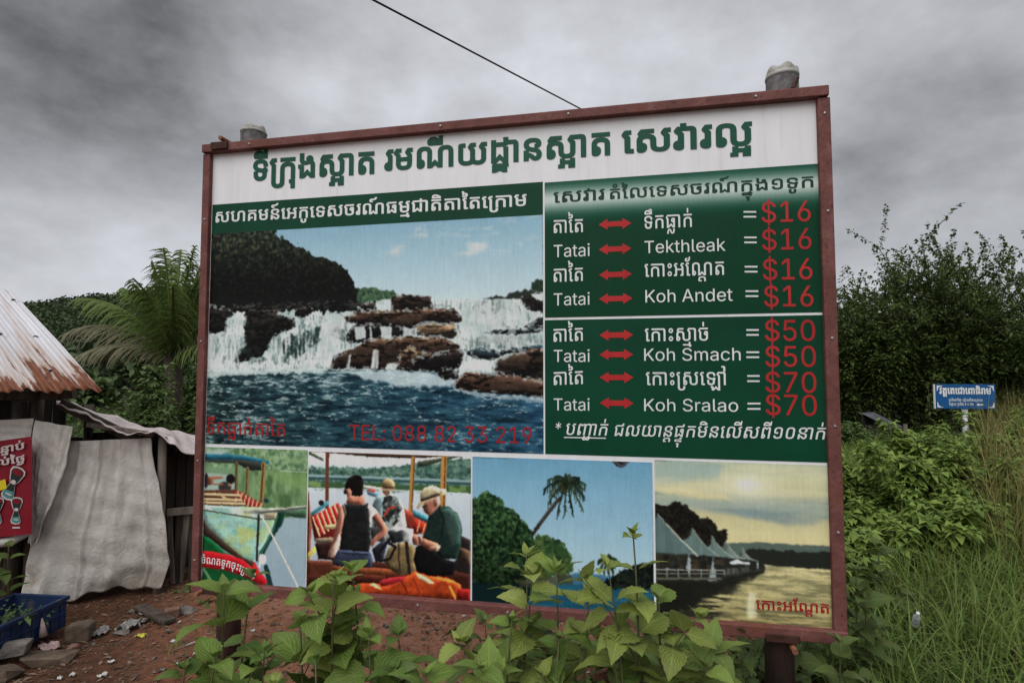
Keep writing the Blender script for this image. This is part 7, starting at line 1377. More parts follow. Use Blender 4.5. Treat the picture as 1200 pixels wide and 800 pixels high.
def cloth_mat():
    m, t, b = new_mat('grey_sackcloth')
    f = noise(t, 1.6, 6, .62); col = ramp(t, f, [(0.30, (0.60, 0.555, 0.50)), (0.55, (0.73, 0.695, 0.645)), (0.75, (0.78, 0.75, 0.705))])
    f2 = noise(t, 7, 6, .7); col = mixc(t, mth_t(t, ramp(t, f2, [(0.56, (0, 0, 0)), (0.74, (1, 1, 1))]), .35), col, (0.36, 0.30, 0.24))
    g = t.nodes.new('ShaderNodeNewGeometry'); sp = t.nodes.new('ShaderNodeSeparateXYZ'); t.links.new(g.outputs['Position'], sp.inputs[0])
    mr = t.nodes.new('ShaderNodeMapRange'); mr.inputs[1].default_value = .75; mr.inputs[2].default_value = 0.02; t.links.new(sp.outputs[2], mr.inputs[0])
    mu = t.nodes.new('ShaderNodeMath'); mu.operation = 'MULTIPLY'; t.links.new(mr.outputs[0], mu.inputs[0]); t.links.new(ramp(t, noise(t, 3.5, 5, .7), [(.35, (0, 0, 0)), (.65, (1, 1, 1))]), mu.inputs[1])
    col = mixc(t, mth_t(t, mu.outputs[0], .75), col, (0.17, 0.135, 0.09))          # splashed mud along the hem
    t.links.new(col, b.inputs['Base Color']); b.inputs['Roughness'].default_value = .75; b.inputs['Specular IOR Level'].default_value = .25
    wv = t.nodes.new('ShaderNodeTexWave'); wv.bands_direction = 'Z'; wv.inputs['Scale'].default_value = 95; wv.inputs['Distortion'].default_value = 1.5; wv.inputs['Detail'].default_value = 2
    tcx = t.nodes.new('ShaderNodeTexCoord'); t.links.new(tcx.outputs['Object'], wv.inputs['Vector'])
    n1_ = noise(t, 16, 6, .7, dist=1.2, stretch=(1, 1, 1.6)); ad = t.nodes.new('ShaderNodeMath'); ad.operation = 'MULTIPLY_ADD'; ad.inputs[1].default_value = .10; t.links.new(wv.outputs['Fac'], ad.inputs[0]); 
    rd = noise(t, 9, 5, .6, dist=1.6, stretch=(1, 1, .8)); r1 = t.nodes.new('ShaderNodeMath'); r1.operation = 'SUBTRACT'; r1.inputs[1].default_value = .5; t.links.new(rd, r1.inputs[0])
    r2 = t.nodes.new('ShaderNodeMath'); r2.operation = 'ABSOLUTE'; t.links.new(r1.outputs[0], r2.inputs[0])
    r3 = t.nodes.new('ShaderNodeMath'); r3.operation = 'MULTIPLY_ADD'; r3.inputs[1].default_value = -5.0; r3.inputs[2].default_value = .8; r3.use_clamp = True; t.links.new(r2.outputs[0], r3.inputs[0])
    r4 = t.nodes.new('ShaderNodeMath'); r4.operation = 'MULTIPLY_ADD'; r4.inputs[1].default_value = .45; t.links.new(r3.outputs[0], r4.inputs[0]); t.links.new(n1_, r4.inputs[2]); t.links.new(r4.outputs[0], ad.inputs[2])
    bump(t, b, ad.outputs[0], .9, .011)
    return m
M_cloth = cloth_mat()

def roof_mat():
    m, t, b = new_mat('rusty_roof_metal')
    uvn = t.nodes.new('ShaderNodeUVMap'); uvn.uv_map = 'UVMap'
    def ns(scale, st, det=6, ro=.65):
        n = t.nodes.new('ShaderNodeTexNoise'); mp_ = t.nodes.new('ShaderNodeMapping'); mp_.inputs['Scale'].default_value = st; n.inputs['Scale'].default_value = scale; n.inputs['Detail'].default_value = det; n.inputs['Roughness'].default_value = ro
        t.links.new(uvn.outputs[0], mp_.inputs[0]); t.links.new(mp_.outputs[0], n.inputs['Vector']); return n.outputs['Fac']
    col = ramp(t, ns(3, (1, .35, 1)), [(0.3, (0.42, 0.415, 0.43)), (0.7, (0.62, 0.62, 0.645))])
    col = mixc(t, mth_t(t, ramp(t, ns(14, (1.6, .12, 1)), [(.5, (0, 0, 0)), (.75, (1, 1, 1))]), .35), col, (0.27, 0.22, 0.19))
    sp = t.nodes.new('ShaderNodeSeparateXYZ'); t.links.new(uvn.outputs[0], sp.inputs[0])
    def mm(op, a, c):
        n = t.nodes.new('ShaderNodeMath'); n.operation = op
        for i_, v in enumerate((a, c)):
            if hasattr(v, 'is_output'): t.links.new(v, n.inputs[i_])
            else: n.inputs[i_].default_value = v
        return n.outputs[0]
    wear = mm('ADD', mm('ADD', mm('MULTIPLY', ns(5, (1.5, .35, 1), 7, .7), 1.0), mm('MULTIPLY', ns(20, (2.0, .13, 1), 4, .7), .46)), mm('MULTIPLY', mm('POWER', mm('SUBTRACT', 1.0, sp.outputs[1]), 2.3), .37))
    rs = ramp(t, wear, [(0.97, (0, 0, 0)), (1.03, (1, 1, 1))])
    halo = ramp(t, wear, [(0.80, (0, 0, 0)), (0.97, (1, 1, 1))])
    col = mixc(t, mth_t(t, halo, .55), col, (0.36, 0.24, 0.15))
    rc = ramp(t, ns(30, (1, .5, 1)), [(0.3, (0.085, 0.026, 0.011)), (0.65, (0.20, 0.068, 0.028))])
    col = mixc(t, rs, col, rc)
    t.links.new(col, b.inputs['Base Color']); b.inputs['Roughness'].default_value = .6; b.inputs['Metallic'].default_value = .1; b.inputs['Specular IOR Level'].default_value = .3
    bump(t, b, ns(40, (1, .4, 1)), .25, .003)
    return m

shack = tag(empty('market_shack', (-3.0, 4.4, 0)), 'low ramshackle shack with rusty corrugated roof and grey sackcloth walls', 'shack')
def sk(mb, name, mat, smooth=False, thick=0.0, bevel=0.0):
    o = mb.build(name, mat, None, smooth, bevel, thick); o.parent = shack; o.matrix_parent_inverse = Matrix.Translation((3.0, -4.4, 0)); return o
# corrugated roof
A, Bq, Cq, Dq = at(-260, 449, 3.42), at(119, 458.5, 3.66), at(-260, 322, 4.55), at(13, 341, 4.75)
NU, NV = 260, 24
V, UVs = [], []
wid = (Bq - A).length; nrm_r = (Bq - A).cross(Cq - A).normalized(); nrm_r = nrm_r if nrm_r.z > 0 else -nrm_r
for j in range(NV + 1):
    for i in range(NU + 1):
        u, v = i / NU, j / NV
        p = A.lerp(Bq, u).lerp(Cq.lerp(Dq, u), v)
        p = p + nrm_r * (.011 * math.sin(2 * math.pi * u * wid / .076) + .012 * math.sin(u * 7 + v * 2) + .006 * math.sin(v * 9 + u * 23)) + Vector((0, 0, -.010 * math.sin(u * 31) * (1 - v) ** 3))
        if j == 0: p = p + (A - Cq).normalized() * (.012 * math.sin(u * 40) + .008 * math.sin(u * 97))
        V.append(tuple(p)); UVs.append((u * wid, v))
F = [(j * (NU + 1) + i, j * (NU + 1) + i + 1, (j + 1) * (NU + 1) + i + 1, (j + 1) * (NU + 1) + i) for j in range(NV) for i in range(NU)]
ro = array_mesh('roof', V, F, roof_mat(), shack, True, uv=UVs); ro.matrix_parent_inverse = Matrix.Translation((3.0, -4.4, 0))
mo = ro.modifiers.new('thickness', 'SOLIDIFY'); mo.thickness = .003
M_nail = simple('dark_nail', (0.02, 0.015, 0.012), (0.05, 0.03, 0.02), 20, .7)
for (u, v) in ((.42, .80), (.63, .78), (.82, .77), (.60, .47), (.80, .46), (.93, .45), (.66, .16), (.88, .14), (.97, .86), (.74, .95)):
    p = A.lerp(Bq, u).lerp(Cq.lerp(Dq, u), v) + nrm_r * .016
    q = MB(); q.lathe([(.017, 0), (.015, .006), (.001, .010)], p, 8); sk(q, 'roof_nail', M_nail)
# posts and beams
def gpost(px, Y, top_py, r=.035, mat=M_wood, name='post', lean=0):
    tp = at(px, top_py, Y); q = MB(); q.tube([(tp.x + lean, tp.y, gz(tp.x, tp.y) - .1), (tp.x + lean * .4, tp.y, tp.z * .5), tp], [r * 1.05, r, r * .95], 8); return sk(q, name, mat, True)
gpost(45, 4.02, 452, .040); gpost(24, 3.98, 470, .050); gpost(191, 4.16, 512, .031, M_greywood); gpost(-70, 3.9, 450, .05); gpost(105, 5.15, 474, .04); gpost(-150, 5.2, 380, .05); gpost(236, 4.9, 522, .035)
q = MB(); q.beam(at(70, 472, 3.98), at(160, 516, 4.2), .05, .07); sk(q, 'beam', M_wood, bevel=.004)
q = MB(); q.beam(at(-200, 468, 3.75), at(88, 462, 3.95), .06, .06); sk(q, 'beam', M_wood, bevel=.004)
q = MB(); q.beam(at(102, 497, 4.02), at(180, 509, 4.12), .03, .035); sk(q, 'beam', M_greywood, bevel=.004)
# inner walls of dark boards
def board_wall(a, b, h0, h1, nb, mat, name='board_wall'):
    q = MB(); a, b = Vector(a), Vector(b); d = b - a
    for k in range(nb):
        p0 = a + d * ((k + .04) / nb); p1 = a + d * ((k + .96) / nb); off = random.uniform(-.008, .008)
        nn = Vector((-d.y, d.x, 0)).normalized()
        c = (p0 + p1) / 2 + nn * off; w_ = (p1 - p0).length; z0 = h0 + random.uniform(0, .03); z1 = h1 + random.uniform(-.05, .02)
        R = Matrix.Rotation(math.atan2(d.y, d.x), 4, 'Z').to_3x3(); q.box((c.x, c.y, (z0 + z1) / 2), (w_, .018, z1 - z0), R)
    return sk(q, name, mat)
M_dwood = simple('shade_dark_boards', (0.010, 0.008, 0.007), (0.030, 0.023, 0.018), 6, .95, .5, 20, .01, stretch=(3, 3, .4))  # near-black board colour stands in for the shade inside
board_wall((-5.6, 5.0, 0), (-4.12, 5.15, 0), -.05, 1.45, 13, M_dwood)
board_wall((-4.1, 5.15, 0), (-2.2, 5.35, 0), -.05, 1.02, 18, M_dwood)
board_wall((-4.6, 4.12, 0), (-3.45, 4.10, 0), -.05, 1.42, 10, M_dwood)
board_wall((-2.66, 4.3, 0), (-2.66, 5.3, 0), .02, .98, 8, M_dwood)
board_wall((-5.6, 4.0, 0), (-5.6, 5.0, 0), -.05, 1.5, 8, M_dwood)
# lean-to roof: a sagging sheet over the side of the shack
fr = [at(66, 474, 3.86), at(90, 482, 3.9), at(118, 494, 3.92), at(148, 511, 3.95), at(166, 506, 4.0), at(182, 506, 4.05), at(200, 519, 4.1), at(218, 531, 4.15), at(246, 535, 4.3)]
bk = [at(66, 468.5, 5.2), at(92, 476, 5.2), at(112, 484, 5.2), at(138, 486, 5.2), at(152, 495, 5.2), at(172, 501.5, 5.2), at(188, 502, 5.2), at(206, 505, 5.2), at(250, 513, 5.2)]
q = MB(); q.grid(lambda u, v: curve_pts(fr, u).lerp(curve_pts(bk, u), v) + Vector((0, 0, .007 * math.sin(u * 34 + v * 5 + 2 * math.sin(u * 9)) + .004 * math.sin(u * 77) * (1 - v) + .03 * math.sin(math.pi * v) * math.sin(u * 11))), 90, 24)
sk(q, 'lean_to_roof', simple('pinkish_grey_sheet', (0.38, 0.32, 0.30), (0.56, 0.49, 0.46), 4, .8, .5, 25, .01, lo=.3, hi=.7, third=((0.20, 0.16, 0.14), 9, .55, .72)), True, .006)
# hanging sackcloth
def hang(left, right, Y, nm, lab, amp=.018, seed=0, nx=90, ny=90, depth=(0, 0), folds=()):
    rng = random.Random(seed); ph = [rng.uniform(0, 6.28) for _ in range(12)]
    L = [at(px, py, Y + depth[0]) for px, py in left]; R = [at(px, py, Y + depth[1]) for px, py in right]
    def fn(u, v):
        p = curve_pts(L, v).lerp(curve_pts(R, v), u)
        o = amp * (.8 * math.sin(u * 5 + v * 2.2 + ph[0]) * (.3 + v) + .45 * math.sin(u * 13 - v * 4 + ph[1]) + .30 * math.sin(v * 21 + 5 * u + 1.5 * math.sin(u * 9) + ph[2]) * (.3 + v) + .16 * math.sin(u * 41 + v * 11 + ph[3]) + .14 * math.sin(v * 47 - u * 13 + ph[4]))
        for fu, fw, fa in folds: o -= fa * math.exp(-((u - fu - .015 * math.sin(v * 6)) / fw) ** 2)
        for c_ in range(7):                                            # pulled creases running down from the fixings
            x_ = u - (.06 + .15 * c_) - (.10 * math.sin(c_ * 2.1)) * v; o += .16 * amp * math.exp(-(x_ / .022) ** 2) * (.35 + .65 * math.sin(3.1 * min(1, v * 1.3 + .1 * (c_ % 3)))) * (1 if c_ % 2 else -1)
        z = .022 * math.sin(u * 9 + ph[5]) + .012 * math.sin(u * 31 + ph[6])
        z = z * max(0, v - .85) / .15 if v > .85 else 0
        return p + Vector((0, o, z))
    q = MB(); q.grid(fn, nx, ny); o = sk(q, nm, M_cloth, True, .004); o['label'] = lab; return o
hang([(79, 517), (72, 552), (55, 592), (38, 632), (31, 668), (24, 710)], [(176, 513), (180, 545), (189, 585), (195, 625), (197, 660), (188, 684)], 4.00, 'sackcloth_sheet', 'large grey sackcloth hung over the shack front', .020, 4, folds=((.40, .010, .020), (.86, .010, .02), (.62, .03, .012), (.17, .04, .018)), depth=(-.08, .10))
hang([(37, 491), (37, 540), (37, 590), (36, 634)], [(84, 500), (76, 545), (60, 590), (44, 632)], 3.86, 'sackcloth_flap', 'narrow grey sackcloth flap at the shack corner', .014, 9)
hang([(-150, 500), (-150, 540), (-150, 575)], [(40, 490), (39, 520), (38, 560)], 3.90, 'sackcloth_strip', 'pale sackcloth strip over the red poster', .014, 12)
# slatted screen at the right end
q = MB(); q.beam(at(196, 600, 4.22), at(240, 596, 4.32), .03, .05); sk(q, 'slat_rail', M_greywood)
for k, px in enumerate((199, 207, 214, 222, 229, 237)):
    p = at(px, 597 - .2 * k, 4.24 + .015 * k); q = MB(); q.box((p.x, p.y + .03, p.z / 2), (.030 + .008 * (k % 3), .012, p.z), Matrix.Rotation(.04 * ((k * 7) % 5 - 2), 3, 'Y')); sk(q, 'slat', M_wood if k % 2 else M_greywood)
# ------------------------------------------------------------------ red poster hanging on the shack
po = at(38, 511, 3.78)
poster = tag(empty('hanging_poster', po), 'red advertising poster of bottle opener tabs hung on the shack corner', 'poster')
M_pred = simple('poster_red', (0.16, 0.006, 0.014), (0.22, 0.010, 0.022), 4, .4, spec=.35)
def pin(o): o.parent = poster; o.matrix_parent_inverse = Matrix.Translation(-po); return o
def PP(px, py, k=0.0):
    Y = 3.76 + .07 * ((38 - px) / 100) - k; return at(px, py, Y)
q = MB(); q.grid(lambda u, v: PP(-95 + 132.5 * u, 530 - 19 * u + (104 + 10 * u) * v + 6 * (1 - u) * v, -.004 * math.sin(u * 8 + v * 5)), 40, 24); pin(q.build('sheet', M_pred, None, True))
M_pw = flat_paint('poster_white', (188, 178, 176)); M_pd = flat_paint('poster_dark', (30, 46, 44)); M_py = flat_paint('poster_yellow', (206, 186, 40)); M_pt = flat_paint('poster_teal', (70, 128, 128))
for nm, x0, x1, y0, y1, em in (('poster1', -48, 28, 540, 525.5, 9), ('poster2', -46, 28, 553, 540.5, 8.5)):
    R, a, bb = EXTRA[nm]; q = MB(); ew = (x1 - x0)
    set_run(q, R, a, bb, lambda f, h, z: PP(x0 + ew * f, y0 + (y1 - y0) * f - h * em * 1.35, .012 + .0001 * z), 26); pin(q.build('lettering', M_pw, None))
def tab(cx, cy, s, rot):
    def T(x, y, k): c, si = math.cos(rot), math.sin(rot); return PP(cx + (x * c - y * si) * s, cy + (x * si + y * c) * s, k)
    def blob(pts, mat, k, nm):
        q = MB(); q.add([T(x, y, k) for x, y in pts], [tuple(range(len(pts)))]); pin(q.build(nm, mat, None))
    def ell(cx_, cy_, rx, ry, n=20): return [(cx_ + rx * math.cos(6.283 * i / n), cy_ + ry * math.sin(6.283 * i / n)) for i in range(n)]
    bodyP = [(-.46, -.70), (-.40, -.92), (-.15, -1.02), (.15, -1.02), (.40, -.92), (.46, -.70), (.30, -.20), (.16, .05), (.30, .45), (.40, .80), (.30, .98), (0, 1.05), (-.30, .98), (-.40, .80), (-.30, .45), (-.16, .05), (-.30, -.20)]
    blob(bodyP, M_pw, .010, 'tab_rim'); blob([(x * .80, y * .90 - .01) for x, y in bodyP], M_pd, .012, 'tab_body'); blob(ell(0, -.70, .30, .19), M_pred, .014, 'tab_hole'); blob(ell(0, -.08, .15, .13), M_pw, .014, 'tab_rivet'); blob([(-.26, .50), (.26, .44), (.32, .82), (0, .94), (-.32, .84)], M_pt, .014, 'tab_base')
    blob(ell(.02, .68, .22, .05), M_pw, .016, 'tab_shine')
tab(15, 566, 20, .42); tab(19, 598, 15.5, .06); tab(-3, 598, 15.5, .06); tab(-25, 600, 15.5, .06)
q = MB(); q.add([PP(-14, 568, .013), PP(6, 561, .013), PP(8, 572, .013), PP(-10, 578, .013)], [(0, 1, 2, 3)]); pin(q.build('tab_flash', M_py, None))
for (cx, cy, w_) in ((19, 617, 9), (-3, 617.5, 6)):
    q = MB()
    for k in range(1):
        q.add([PP(cx - w_ / 2 + k * w_ / 5, cy, .010), PP(cx - w_ / 2 + (k + 1) * w_, cy, .010), PP(cx - w_ / 2 + (k + 1) * w_, cy + 1.8, .010), PP(cx - w_ / 2 + k * w_ / 5, cy + 1.8, .010)], [(0, 1, 2, 3)])
    pin(q.build('small_print', M_pw, None))
q = MB(); q.tube([PP(37, 511), PP(38.5, 500, -.03), PP(42, 486, -.08)], .004, 5); pin(q.build('string', M_nail, None))
# rolled white sheet under the poster
q = MB(); q.tube([at(-90, 646, 3.78), at(-20, 640, 3.80), at(15, 633, 3.82), at(33, 624, 3.84)], [.03, .034, .03, .022], 9)
tag(q.build('sheet_roll', simple('dirty_white', (.30, .28, .25), (.55, .53, .49), 9, .7, .5, 30, .01), None, True), 'crumpled roll of off-white sheeting below the red poster', 'sheet roll')

# ------------------------------------------------------------------ blue crate with seedlings, rocks and rubbish by the shack
M_blue = simple('crate_blue', (0.006, 0.016, 0.050), (0.010, 0.028, 0.085), 5, .5, spec=.35, third=((0.06, 0.055, 0.05), 8, .56, .72))
CX, CY, CL, CW, CHt = -2.985, 3.28, .56, .36, .185
crate = tag(empty('plastic_crate', (CX, CY, gz(CX, CY) + .035), math.radians(84)), 'scuffed blue plastic crate on stones by the shack', 'crate')
q = MB(); th = .008
for sx in (-1, 1): q.box((sx * (CL / 2 - th / 2), 0, CHt / 2), (th, CW, CHt))
for sy in (-1, 1): q.box((0, sy * (CW / 2 - th / 2), CHt / 2 + .0005), (CL - 2 * th - .001, th, CHt - .001))
q.box((0, 0, .006), (CL - 2 * th - .002, CW - 2 * th - .002, .010)); q.build('body', M_blue, crate, bevel=.002)
q = MB()
for sx in (-1, 1): q.box((sx * (CL / 2 + .006), 0, CHt - .012), (.012, CW + .024, .024))
for sy in (-1, 1): q.box((0, sy * (CW / 2 + .006), CHt - .0125), (CL - .002, .012, .023))
q.build('rim', M_blue, crate, bevel=.003)
q = MB()
for sy in (-1, 1):
    for k in range(9): q.box((-CL / 2 + .04 + k * (CL - .08) / 8, sy * (CW / 2 + .003), CHt * .42), (.010, .008, CHt * .78))
    q.box((0, sy * (CW / 2 + .0042), CHt * .48), (CL - .012, .008, .010))
for sx in (-1, 1):
    for k in range(5): q.box((sx * (CL / 2 + .003), -CW / 2 + .04 + k * (CW - .08) / 4, CHt * .42), (.008, .010, CHt * .78))
q.build('ribs', M_blue, crate, bevel=.001)
make_bush('seedling', 'small green seedlings growing in the blue crate', (CX + .06, CY + .12, gz(CX, CY) + .07), .10, .19, 160, (.045, .012), M_under, M_stem, 3, cat='plant')

def rock(px, py, sx, sy, sz, col, label, name='rock', cat='rock', group=None, rz=0.0, seed=0, square=0.5, lift=0.0):
    p = on_ground(px, py); rng = random.Random(seed); q = MB()
    bm = bmesh.new()
    for k in range(18):
        th_, a = math.acos(rng.uniform(-1, 1)), rng.uniform(0, 6.283); d = (math.sin(th_) * math.cos(a), math.sin(th_) * math.sin(a), math.cos(th_))
        d = [math.copysign(abs(c) ** (1 - square * .8), c) * rng.uniform(.86, 1.05) for c in d]
        bm.verts.new((d[0] * sx / 2, d[1] * sy / 2, d[2] * sz / 2 + sz * .38 + lift))
    r_ = bmesh.ops.convex_hull(bm, input=bm.verts); bmesh.ops.delete(bm, geom=[g_ for g_ in r_['geom_interior'] if isinstance(g_, bmesh.types.BMVert)], context='VERTS')
    bm.verts.index_update(); V = [tuple(v.co) for v in bm.verts]; F = [tuple(v.index for v in f.verts) for f in bm.faces]; bm.free()
    q.add(V, F); o = q.build(name, col, None, False, bevel=min(sx, sy, sz) * .07); o.location = p; o.rotation_euler = (rng.uniform(-.1, .1), rng.uniform(-.1, .1), rz); tag(o, label, cat, group); return o
M_rock = simple('brown_stone', (0.050, 0.036, 0.026), (0.13, 0.092, 0.062), 9, .9, .7, 30, .015)
M_brick = simple('brick', (0.10, 0.052, 0.038), (0.20, 0.115, 0.085), 14, .9, .6, 40, .01)
M_grock = simple('grey_stone', (0.07, 0.062, 0.055), (0.19, 0.165, 0.145), 10, .9, .7, 30, .012)
M_white = simple('pale_litter', (0.38, 0.37, 0.35), (0.66, 0.65, 0.62), 12, .6, .4, 40, .006)
rock(96, 748, .145, .13, .125, M_rock, 'squarish brown stone touching the end of the blue crate', rz=.3, seed=1, square=.8)
rock(54, 776, .29, .16, .06, M_rock, 'flat brown slab in front of the blue crate', rz=.25, seed=2, square=.8)
rock(14, 776, .19, .11, .075, M_grock, 'pale flat block below the crate at the far left', rz=.3, seed=3, square=.8, lift=.05)
rock(8, 794, .15, .12, .09, M_rock, 'dark stone at the lower left corner under the pale block', rz=-.3, seed=4, square=.7)
rock(84, 763, .085, .06, .05, M_brick, 'small reddish stone between the slab and the squarish stone', seed=5)
rock(202, 724, .10, .06, .085, M_brick, 'broken brick standing near the shack slats', 'brick', 'brick', rz=.35, seed=6, square=.9)
rock(219, 718, .13, .08, .05, M_grock, 'grey stone just right of the broken brick', seed=7)
rock(155, 718, .06, .05, .035, M_grock, 'small grey stone below the hem of the sackcloth', seed=8)
rock(167, 730, .07, .05, .04, M_grock, 'rough grey lump beside the crumpled plastic', seed=9)
rock(198, 741, .045, .035, .03, M_grock, 'small grey stone alone in the open dirt', seed=10)
rock(142, 743, .10, .06, .04, M_grock, 'crumbled grey concrete lump in the rubble', seed=11)
rock(112, 744, .06, .05, .04, M_grock, 'small crumbled grey lump in the rubble near the crate', seed=12)
q = MB(); q.beam(on_ground(163, 715) + Vector((0, 0, .03)), on_ground(199, 732) + Vector((0, 0, .022)), .075, .022)
tag(q.build('plank', M_wood, None, bevel=.003), 'short dark plank lying beside the broken brick', 'plank')
q = MB(); a = on_ground(218, 758); b_ = on_ground(241, 751); q.tube([a + Vector((0, 0, .012)), a.lerp(b_, .5) + Vector((0, 0, .015)), b_ + Vector((0, 0, .03))], .005, 6)
tag(q.build('stick', simple('bleached_stick', (.24, .22, .20), (.36, .34, .31), 20, .8), None, True), 'thin bleached stick lying on the dirt left of the sign post', 'stick')
def scrap(px, py, s, mat, label, name='litter_scrap', cat='litter', group=None, seed=0, h=.5):
    rng = random.Random(seed); p = on_ground(px, py); q = MB(); ph = [rng.uniform(0, 6.28) for _ in range(6)]
    q.grid(lambda u, v: ((u - .5) * s * (1 + .25 * math.sin(v * 5 + ph[0])), (v - .5) * s * .7 * (1 + .3 * math.sin(u * 6 + ph[1])), .008 + s * h * .35 * (.5 + .5 * math.sin(u * 7 + ph[2]) * math.sin(v * 6 + ph[3])) + s * h * .1 * math.sin(u * 17 + v * 13 + ph[4])), 9, 8)
    o = q.build(name, mat, None, False, thick=.003); o.location = p; o.rotation_euler = (0, 0, rng.uniform(0, 6.28)); return tag(o, label, cat, group)
M_bag = simple('dirty_plastic', (.13, .12, .11), (.30, .29, .28), 10, .4, .4, 30, .006)
M_yel = simple('yellow_litter', (.34, .32, .03), (.55, .52, .06), 10, .5)
M_pink = simple('pinkish_rag', (.26, .16, .15), (.46, .36, .34), 12, .8, .4, 30, .006)
scrap(152, 737, .12, M_bag, 'crumpled grey plastic bag on the rubble', 'plastic_bag', 'bag', seed=1, h=.9)
scrap(116, 744, .10, M_bag, 'torn grey plastic sheet beside the small crumbled lump', 'plastic_bag', 'bag', seed=2, h=.8)
scrap(165, 746, .05, M_yel, 'bright yellow scrap of wrapper beside the crumpled bag', 'wrapper', 'litter', seed=3)
scrap(185, 727, .07, M_under, 'green leaf scrap lying next to the dark plank', 'fallen_leaf', 'leaf', seed=4)
scrap(168, 720, .05, M_white, 'white scrap beside the upper end of the dark plank', seed=5)
scrap(58, 760, .11, M_pink, 'pale pinkish rag lying on the flat slab by the crate', 'rag', 'rag', seed=6, h=.5)
q = MB(); pp = on_ground(50, 757) + Vector((0, 0, .06)); q.tube([pp, pp + Vector((-.005, 0, .05)), pp + Vector((-.02, .01, .10))], [.022, .014, .004], 7); tag(q.build('rag_twist', M_pink, None, True), 'upright pale twist of rag against the blue crate', 'rag')
for k, (px, py, s, lab) in enumerate(((70, 796, .065, 'round white pebble of litter lowest on the dirt at left'), (85, 792, .07, 'long white scrap just right of the round white one'), (120, 793, .09, 'white crumpled scrap below the middle of the sackcloth'), (130, 777, .07, 'cream scrap on bare red dirt below the crumpled bag'), (203, 753, .07, 'white paper scrap in the open dirt left of the bleached stick'), (229, 767, .05, 'small white scrap nearest the left sign post'), (210, 730, .04, 'tiny pale scrap above the bleached stick'))):
    scrap(px, py, s * .42, M_white, lab, seed=20 + k, h=.8)
rngp = random.Random(5)
for k in range(70):                                                    # loose pebbles and chips scattered over the dirt
    px, py = rngp.uniform(90, 700), rngp.uniform(712, 799)
    p = on_ground(px, py)
    if (p.xy - Vector((SL.x, SL.y))).dot(SN) < -.2: continue
    s = rngp.uniform(.008, .026)
    rock(px, py, s * rngp.uniform(.9, 1.8), s, s * .6, (M_grock, M_brick, M_white, M_grock)[k % 4 if rngp.random() < .6 else 0], 'small loose pebble on the red dirt yard behind the sign', 'pebble', 'pebble', 'pebbles on the dirt', seed=50 + k)

# chips, dry leaves and twigs trodden into the dirt: too many to count
nd = 9000
Xd = RNG.uniform(-3.6, 1.6, nd); Yd = RNG.uniform(2.6, 5.6, nd); md = (Xd - SL.x) * SN.x + (Yd - SL.y) * SN.y > -.5; Xd, Yd = Xd[md], Yd[md]; nd = len(Xd)
az_ = RNG.uniform(0, 6.283, nd); Dd = np.column_stack([np.cos(az_), np.sin(az_), RNG.uniform(-.1, .35, nd)])
V, F = leaf_cloud(np.column_stack([Xd, Yd, ground_z(Xd, Yd) + .004]), Dd, np.array([0, 0, 1.0]) + unit(nd) * .35, RNG.uniform(.008, .040, nd) * RNG.choice([1, 1, 1.8], nd), RNG.uniform(.002, .011, nd), droop=.05)
tag(array_mesh('ground_debris', V, F, leaf_mat('debris', (.035, .024, .016), (.20, .145, .10), .05, .9, .1, yellow=(.40, .36, .31), scale=6)), kind='stuff')

# ------------------------------------------------------------------ vegetation on the left
def palm_az(spec): return [(math.radians(a), math.radians(e), L, d) for a, e, L, d in spec]
pl = at(201, 418, 9.5)
make_palm((pl.x, pl.y, gz(pl.x, pl.y)), pl.z - gz(pl.x, pl.y) + .1, 1.95, 21, (M_palm, M_bark, M_dry), 'young coconut palm with drooping fronds behind the shack', 4,
          palm_az([(182, 40, 1.02, 1), (188, 54, .98, 0), (196, 26, .86, 1), (176, 66, .80, 0), (150, 80, .86, 0), (100, 86, .98, 0), (60, 84, .92, 0), (20, 80, 1.0, 0), (-12, 70, .95, 0), (-5, 42, .9, 1), (12, 55, .9, 0), (265, 66, .8, 0), (300, 58, .9, 0), (330, 70, .9, 0), (90, 64, .8, 0), (40, 50, .9, 0), (-25, 24, .9, 0), (235, 72, .7, 0), (8, 84, 1.0, 0), (215, 82, .85, 0), (280, 80, .95, 0)]))
def bush_at(px, py_top, Y, rad, n, leaf, mat, label, seed, cat='bush', group=None, name='bush', shoots=0, base_z=None):
    t_ = at(px, py_top, Y); z0 = gz(t_.x, t_.y) if base_z is None else base_z
    return make_bush(name, label, (t_.x, t_.y, z0), rad, max(.3, t_.z - z0), n, leaf, mat, M_bstem, seed, group, cat, shoots)
bush_at(203, 414, 7.2, .62, 3600, (.085, .030), M_mid, 'bright green leafy bush between the coconut palm and the sign edge', 1)
bush_at(232, 440, 6.6, .42, 1800, (.08, .028), M_mid, 'green bush half hidden behind the left rail of the sign', 2)
bush_at(160, 466, 6.8, .50, 1500, (.08, .028), M_mid, 'low green bush above the sagging lean-to roof', 3)
bush_at(100, 472, 8.5, .42, 1000, (.08, .03), M_mid, 'small dull green bush just right of the rusty roof eave', 4)
for k, (px, top, Y, h, lab) in enumerate(((60, 385, 26, 0, 'rounded dark tree behind the rusty roof'), (150, 400, 24, 0, 'dark broad tree left of the coconut palm'), (232, 352, 30, 0, 'tall dark tree rising right of the palm crown'), (112, 420, 18, 0, 'low dark tree above the rusty roof corner'))):
    p = at(px, top, Y); z0 = gz(p.x, p.y); H = p.z - z0
    make_tree('broadleaf_tree', lab, 'tree', (p.x, p.y, z0), H * .85, .16, 3, (7, 6, 4), .85, .04, (.30, .12), 13, M_dark, M_bark, seed=30 + k, spreadleaf=.5, trunk_frac=.55)

